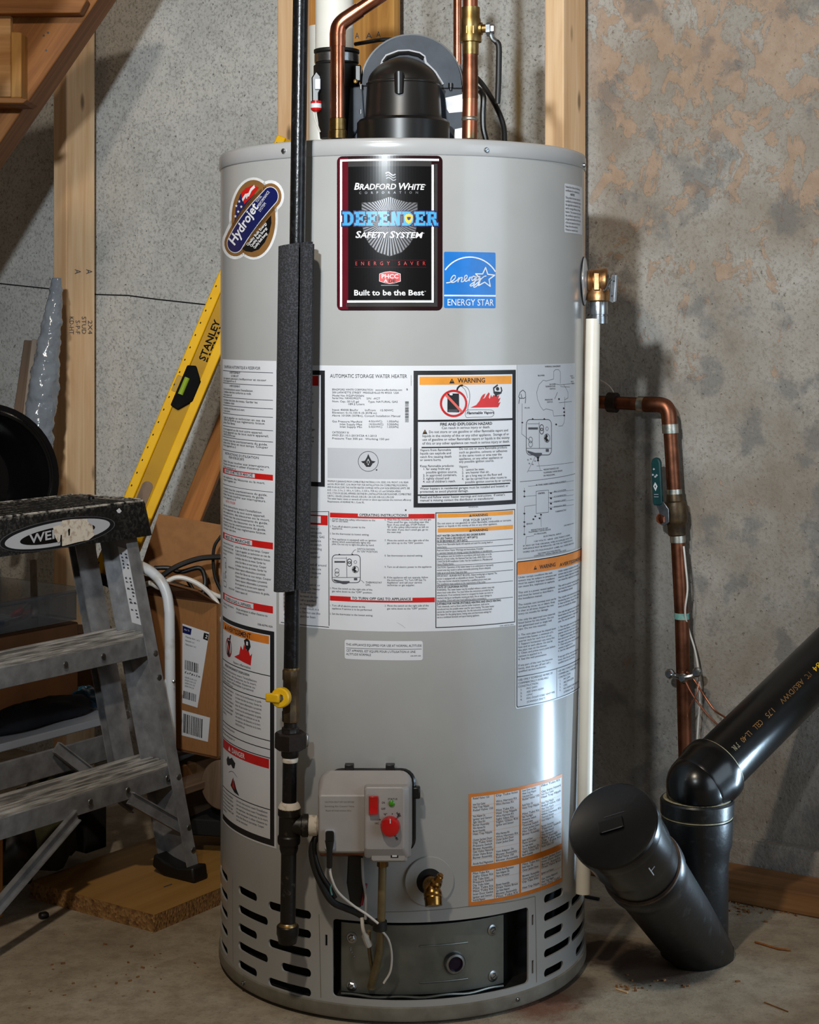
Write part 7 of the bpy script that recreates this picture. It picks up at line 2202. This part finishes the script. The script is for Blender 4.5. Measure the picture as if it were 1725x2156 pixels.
# tall rear flap standing up behind the cables
fd = 3.13
MB().prism([at(x, y, fd) for x, y in ((300, 1185), (334, 1082), (470, 1106), (520, 1115), (520, 1265), (440, 1250), (300, 1200))], (0, 0.004, 0)).build('rear_flap', 'card', card, bev=0.001)
bsh = plane_sheet(BP(0, 0, 0), -bw, Z, -bdp, 0.0003)
def bq(pts, m, lay):
    bsh.poly(pts, m, lay)
bq([(384.5, 1313), (441, 1332), (416, 1490), (384, 1480)], 'label', 0)
bq([(385, 1317), (404, 1324), (402, 1337), (385, 1332)], 'navy', 1); bq([(430, 1332), (440, 1335), (438, 1349), (428, 1345)], 'ink', 1)
bsh.text_px('Ship To', 388, 1326, -18, 3, 12, 'label', 'r', 2); bsh.text_px('2', 432, 1343, -18, 7, 5, 'label', 'b', 2)
rngb = random.Random(4)
for i, (y, x1_) in enumerate(((1341, 424), (1349, 412), (1357, 416))):
    bsh.text_px('Shipping label 1 of 2', 390, y, -18, 3.2, x1_ - 392, 'ink_soft', 'r', 1)
def bars(x0, y0, x1_, dy, h):
    x = x0
    while x < x1_:
        w_ = rngb.choice((0.9, 1.4, 2.2))
        yy = y0 + (x - x0) * 0.30
        bq([(x, yy), (x + w_, yy + w_ * 0.3), (x + w_ - 0.03 * h, yy + h + w_ * 0.3), (x - 0.03 * h, yy + h)], 'ink', 1)
        x += w_ + rngb.choice((0.9, 1.2, 1.8))
bars(390, 1389, 418, 0, 20)
bsh.text_px('K a P # n 3 m', 389, 1417, -17, 4.4, 34, 'ink', 'b', 1)
for i in range(4):
    bsh.text_px('ORDER 33 04 112 8', 389, 1427 + i * 6, -17, 3.2, 26 - 2 * i, 'ink_soft', 'r', 1)
bars(387, 1454, 413, 0, 16)
bq([(383.5, 1495), (442.5, 1511), (438, 1562), (382.5, 1548)], 'label', 0)
bars(387, 1502, 428, 0, 40)
bsh.build('shipping_labels', card.children[0], 'white shipping and barcode labels')
# cables in the box
cord([at(300, 1248, 3.06), at(330, 1222, 3.05), at(370, 1194, 3.05), at(420, 1176, 3.06), at(470, 1172, 3.07), at(510, 1168, 3.08)], 0.0050, 'rubber', 'thick black cable slanting over the open cardboard box', 'cable', 'black_cable')
cord([at(325, 1196, 3.08), at(355, 1196, 3.08), at(380, 1204, 3.08), at(420, 1196, 3.09), at(432, 1220, 3.08), at(428, 1252, 3.07)], 0.0042, 'rubber', 'black cable looping inside the open cardboard box', 'cable', 'black_cable')
cord([at(466, 1128, 3.08), at(452, 1150, 3.08), at(449, 1180, 3.08), at(453, 1215, 3.08), at(466, 1245, 3.08), at(478, 1270, 3.08)], 0.0030, 'rubber', 'thin black cable looping beside the heater jacket', 'cable', 'black_cable')
cord([at(395, 1222, 3.07), at(408, 1245, 3.06), at(418, 1275, 3.05), at(424, 1300, 3.04)], 0.0034, 'black_plastic', 'black cable dropping into the cardboard box', 'cable', 'black_cable')
cord([at(345, 1228, 3.02), at(372, 1216, 3.02), at(402, 1222, 3.02), at(432, 1240, 3.02), at(455, 1266, 3.02), at(466, 1296, 3.01), at(470, 1312, 3.0)], 0.0044, 'cable_white', 'white cable arching over the open cardboard box', 'cable', 'white_cable')
cord([at(430, 1240, 3.03), at(452, 1252, 3.03), at(478, 1260, 3.04), at(510, 1262, 3.05)], 0.0040, 'cable_white', 'white cable running right behind the heater', 'cable', 'white_cable')
cord([at(300, 1232, 3.04), at(318, 1228, 3.035), at(334, 1236, 3.03), at(352, 1240, 3.03)], 0.0050, 'tape', 'tan rope end lying behind the white bent tube', 'rope', 'rope')
# white bent tube frame
wt = thing('white_tube_frame', at(363, 1818, 2.97), 'bent white enamel tube frame between ladder and cardboard box', 'tube frame')
MB().tube(bez([at(268, 1182, 3.02), at(292, 1190, 3.01), at(318, 1204, 3.0), at(340, 1226, 2.99), at(352, 1254, 2.985), at(357, 1290, 2.98)], 8) + [at(358, 1420, 2.975), at(363, 1810, 2.97)], 0.0092, 20).build('tube', 'steel_white', wt)
MB().lathe(at(366, 1435, 2.952), (0.3, -1, 0), [(0, 0.0032), (0.002, 0.003), (0.003, 0.001)], 10).build('screw', 'zinc', wt.children[-1])
MB().tube(bez([at(354, 1428, 2.972), at(344, 1448, 2.972), at(341, 1478, 2.972), at(346, 1512, 2.972)], 8), 0.0045, 12).build('side_brace', 'steel_white', wt)

# --- storage clutter behind and under the ladder
tub = thing('black_tub', at(-30, 1030, 3.34), 'black round plastic tub tipped on its side behind the ladder', 'tub')
tc2 = at(-40, 1010, 3.16)
tax = V((0.55, -1, 0.12))
MB().lathe(tc2, tax, [(-0.12, 0.09), (0, 0.130), (0.012, 0.134), (0.016, 0.141), (0.024, 0.141), (0.024, 0.132), (0.015, 0.124), (-0.10, 0.080), (-0.10, 0.0)], 56).build('shell', 'gloss_black', tub)
MB().lathe(tc2, tax, [(0.0238, 0.1225), (0.027, 0.1250), (0.0238, 0.1275)], 56, close=False).build('rim_bead', 'black_plastic', tub)
def crate(px0, py0, px1, py1, d, depth, m, label, name, cat, rot=0.35, bev=0.004, group=None):
    a = at(px0, py1, d); b = at(px1, py1, d)
    w_ = (b - a).length; h_ = (py1 - py0) / F * d
    c = (a + b) / 2 + V((0, depth / 2, h_ / 2))
    ax, ay = V((cos(rot), -sin(rot), 0)), V((sin(rot), cos(rot), 0))
    return tag(MB().box(c, w_, depth, h_, ax, ay).build(name, m, bev=bev), label, cat)
# low shelf made of white panel boards
wpn = MB()
pw_ = [at(x, y, dd) for x, y, dd in ((-140, 1585, 2.86), (-140, 1685, 2.70), (235, 1508, 3.02), (232, 1492, 3.12))]
def shelf_board(z0, label, m, off, lenw, dep, th_=0.014, name='shelf_board'):
    o = lp(-0.53, -0.148 + off, z0)
    return tag(MB().obox(o, lw * lenw, -lf * dep, Z * th_).build(name, m, mw=frame_z(o, lw, Z), bev=0.002), label, 'board')
shelf_board(0.262, 'pale board lying flat behind the ladder rear bar', 'label', 0.0, 0.58, 0.20)
# clear bin with tools standing on its own
bin_ = thing('clear_bin', lp(-0.2, -0.20, 0.30), 'clear plastic storage bin seen between ladder top and upper tread', 'bin')
bo0 = lp(-0.42, -0.165, 0.442) - lf * 0.0
for nm, a, b, c in (('front_wall', lw * 0.40, -lf * 0.003, Z * 0.05), ('floor_panel', lw * 0.40, -lf * 0.20, Z * 0.003)):
    MB().obox(bo0, a, b, c).build(nm, 'bin', bin_, bev=0.001)
MB().obox(bo0 - lf * 0.20, lw * 0.40, lf * 0.003, Z * 0.075).build('back_wall', 'bin', bin_, bev=0.001)
MB().obox(bo0 + lw * 0.397, lw * 0.003, -lf * 0.20, Z * 0.06).build('end_wall', 'bin', bin_, bev=0.001)
MB().tube([bo0 + Z * 0.05, bo0 + Z * 0.05 + lw * 0.40], 0.0045, 10).build('rim', 'bin', bin_)
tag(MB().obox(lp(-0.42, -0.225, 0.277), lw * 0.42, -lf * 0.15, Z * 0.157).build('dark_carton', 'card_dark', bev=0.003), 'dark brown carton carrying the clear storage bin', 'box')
def tool(a, b, r, m, label, cat, name, m2=None):
    t = thing(name, a, label, cat)
    a, b = V(a), V(b)
    mid = a.lerp(b, 0.45)
    MB().tube([a, a.lerp(b, 0.05), a.lerp(b, 0.4), mid], [r * 0.7, r, r, r * 0.6], 12).build('handle', m, t)
    MB().tube([mid, b], r * 0.35, 8).build('shaft', m2 or 'zinc', t)
    return t
tz = 0.452
tool(lp(-0.30, -0.200, tz), lp(-0.22, -0.225, tz), 0.007, 'yellow', 'yellow handled screwdriver lying in the clear bin', 'screwdriver', 'screwdriver')
tool(lp(-0.12, -0.215, tz + 0.004), lp(-0.04, -0.250, tz + 0.02), 0.0065, 'red_plastic', 'red handled screwdriver at the right end of the clear bin', 'screwdriver', 'screwdriver')
tool(lp(-0.20, -0.190, tz), lp(-0.11, -0.205, tz + 0.004), 0.006, 'navy', 'navy handled pliers lying in the clear bin', 'pliers', 'pliers')
tag(MB().obox(lp(-0.20, -0.21, tz), lw * 0.09, -lf * 0.05, Z * 0.004).build('blister_pack', 'poly', bev=0.001), 'shiny plastic blister pack lying in the clear bin', 'packet')
tag(MB().tube([at(70, 1180, 3.10), at(73, 1300, 3.06)], 0.0065, 14).build('pale_dowel', 'grey_wood'), 'pale wooden dowel standing in the clear bin under the ladder top', 'dowel')
# cloth and bag on the pale board
def lump(c, sx, sy, sz_, m, label, name, cat, seed=1, amp=0.22):
    rr_ = random.Random(seed)
    ph = [rr_.uniform(0, 6.28) for _ in range(6)]
    b = MB()
    n, k_ = 14, 28
    loops = []
    for i in range(n + 1):
        v = -pi / 2 + pi * i / n
        L_ = []
        for k in range(k_):
            u = 2 * pi * k / k_
            r = 1 + amp * (sin(3 * u + ph[0] + 2 * v) * 0.4 + sin(5 * u + ph[1] - 3 * v) * 0.3 + sin(7 * v + ph[2] + u) * 0.3)
            L_.append(V(c) + lw * (cos(u) * cos(v) * sx * r) + lf * (sin(u) * cos(v) * sy * r) + Z * (max(sin(v), -0.55) * sz_ * r))
        loops.append(L_)
    b.loft(loops)
    return tag(b.build(name, m, ang=60), label, cat)
lump(lp(-0.13, -0.186, 0.294), 0.12, 0.026, 0.026, plain('dark_cloth', (30, 34, 44), 0.8, 0, (20, 22, 30), 30), 'dark folded cloth lying on the pale board under the upper tread', 'cloth', 'cloth', 3)
lump(lp(0.01, -0.215, 0.295), 0.030, 0.035, 0.020, plain('blue_plastic', (10, 84, 116), 0.35, 0, (6, 60, 90), 40), 'small blue plastic bag beside the dark folded cloth', 'plastic_bag', 'bag', 5)
lump(lp(-0.32, -0.186, 0.304), 0.06, 0.026, 0.040, plain('rust_bag', (96, 52, 36), 0.5, 0, (60, 34, 26), 30), 'crumpled rusty red bag above the pale board', 'crumpled_bag', 'bag', 8)
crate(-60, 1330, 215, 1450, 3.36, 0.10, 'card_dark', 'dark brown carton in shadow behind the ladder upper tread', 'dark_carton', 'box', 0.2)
# under the lower tread
lump(lp(-0.11, -0.25, 0.09), 0.065, 0.06, 0.09, plain('olive_cloth', (58, 56, 30), 0.85, 0, (40, 38, 22), 30), 'olive green cloth bag on the floor under the lower tread', 'cloth_bag', 'bag', 12)
lump(lp(-0.205, -0.24, 0.075), 0.045, 0.05, 0.070, plain('black_bag', (18, 16, 16), 0.4, 0, (30, 24, 22), 30), 'black plastic bag on the floor under the lower tread', 'plastic_bag', 'bag', 15)
tag(MB().obox(lp(-0.40, -0.19, 0.0), lw * 0.13, -lf * 0.08, Z * 0.19).build('orange_carton', 'offcut', bev=0.003), 'orange brown carton at the far left under the lower tread', 'box')
tag(MB().obox(lp(-0.02, -0.25, bz_), lw * 0.05, -lf * 0.10, Z * 0.14).build('dark_carton', 'dark', bev=0.003), 'black box standing behind the ladder front brace', 'box')
# timber offcuts between the chipboard and the cardboard box
def off(p0, p1, w_, th_, m, label):
    a, b = V(p0), V(p1)
    z = b - a
    mw = frame_z(a, z, Z)
    x, y, zz = (mw.to_3x3() @ V(c) for c in ((1, 0, 0), (0, 1, 0), (0, 0, 1)))
    return tag(MB().obox(a - x * w_ / 2 - y * th_ / 2, x * w_, y * th_, zz * z.length).build('timber_offcut', m, mw=mw, bev=0.002), label, 'offcut')
off(at(340, 1602, 3.10), at(412, 1584, 3.24), 0.016, 0.05, 'grey_wood', 'pale timber offcut directly under the cardboard box')
off(at(350, 1640, 3.06), at(480, 1602, 3.24), 0.044, 0.04, 'sill', 'dark brown timber offcut under the pale offcut')
off(at(366, 1662, 2.96), at(480, 1625, 3.08), 0.014, 0.05, 'dim_wood', 'grey batten across the pile above the round disc')
off(at(378, 1700, 3.04), at(480, 1672, 3.18), 0.060, 0.05, 'dim_wood', 'dull short timber block at the bottom of the pile')
dsk = MB().lathe(at(470, 1652, 2.98), V((-0.5, -1, 0.1)), [(0, 0.042), (0.004, 0.043), (0.006, 0.041)], 40)
tag(dsk.build('round_disc', 'dim_wood'), 'round brown disc standing between the timber pile and the heater', 'disc')
tag(MB().obox(at(372, 1722, 3.02) - Z * 0.03, V((0.11, -0.02, 0)), V((0.03, 0.10, 0)), Z * 0.03).build('dark_carton', 'dark', bev=0.003), 'low black box under the timber pile beside the ladder rail', 'box')
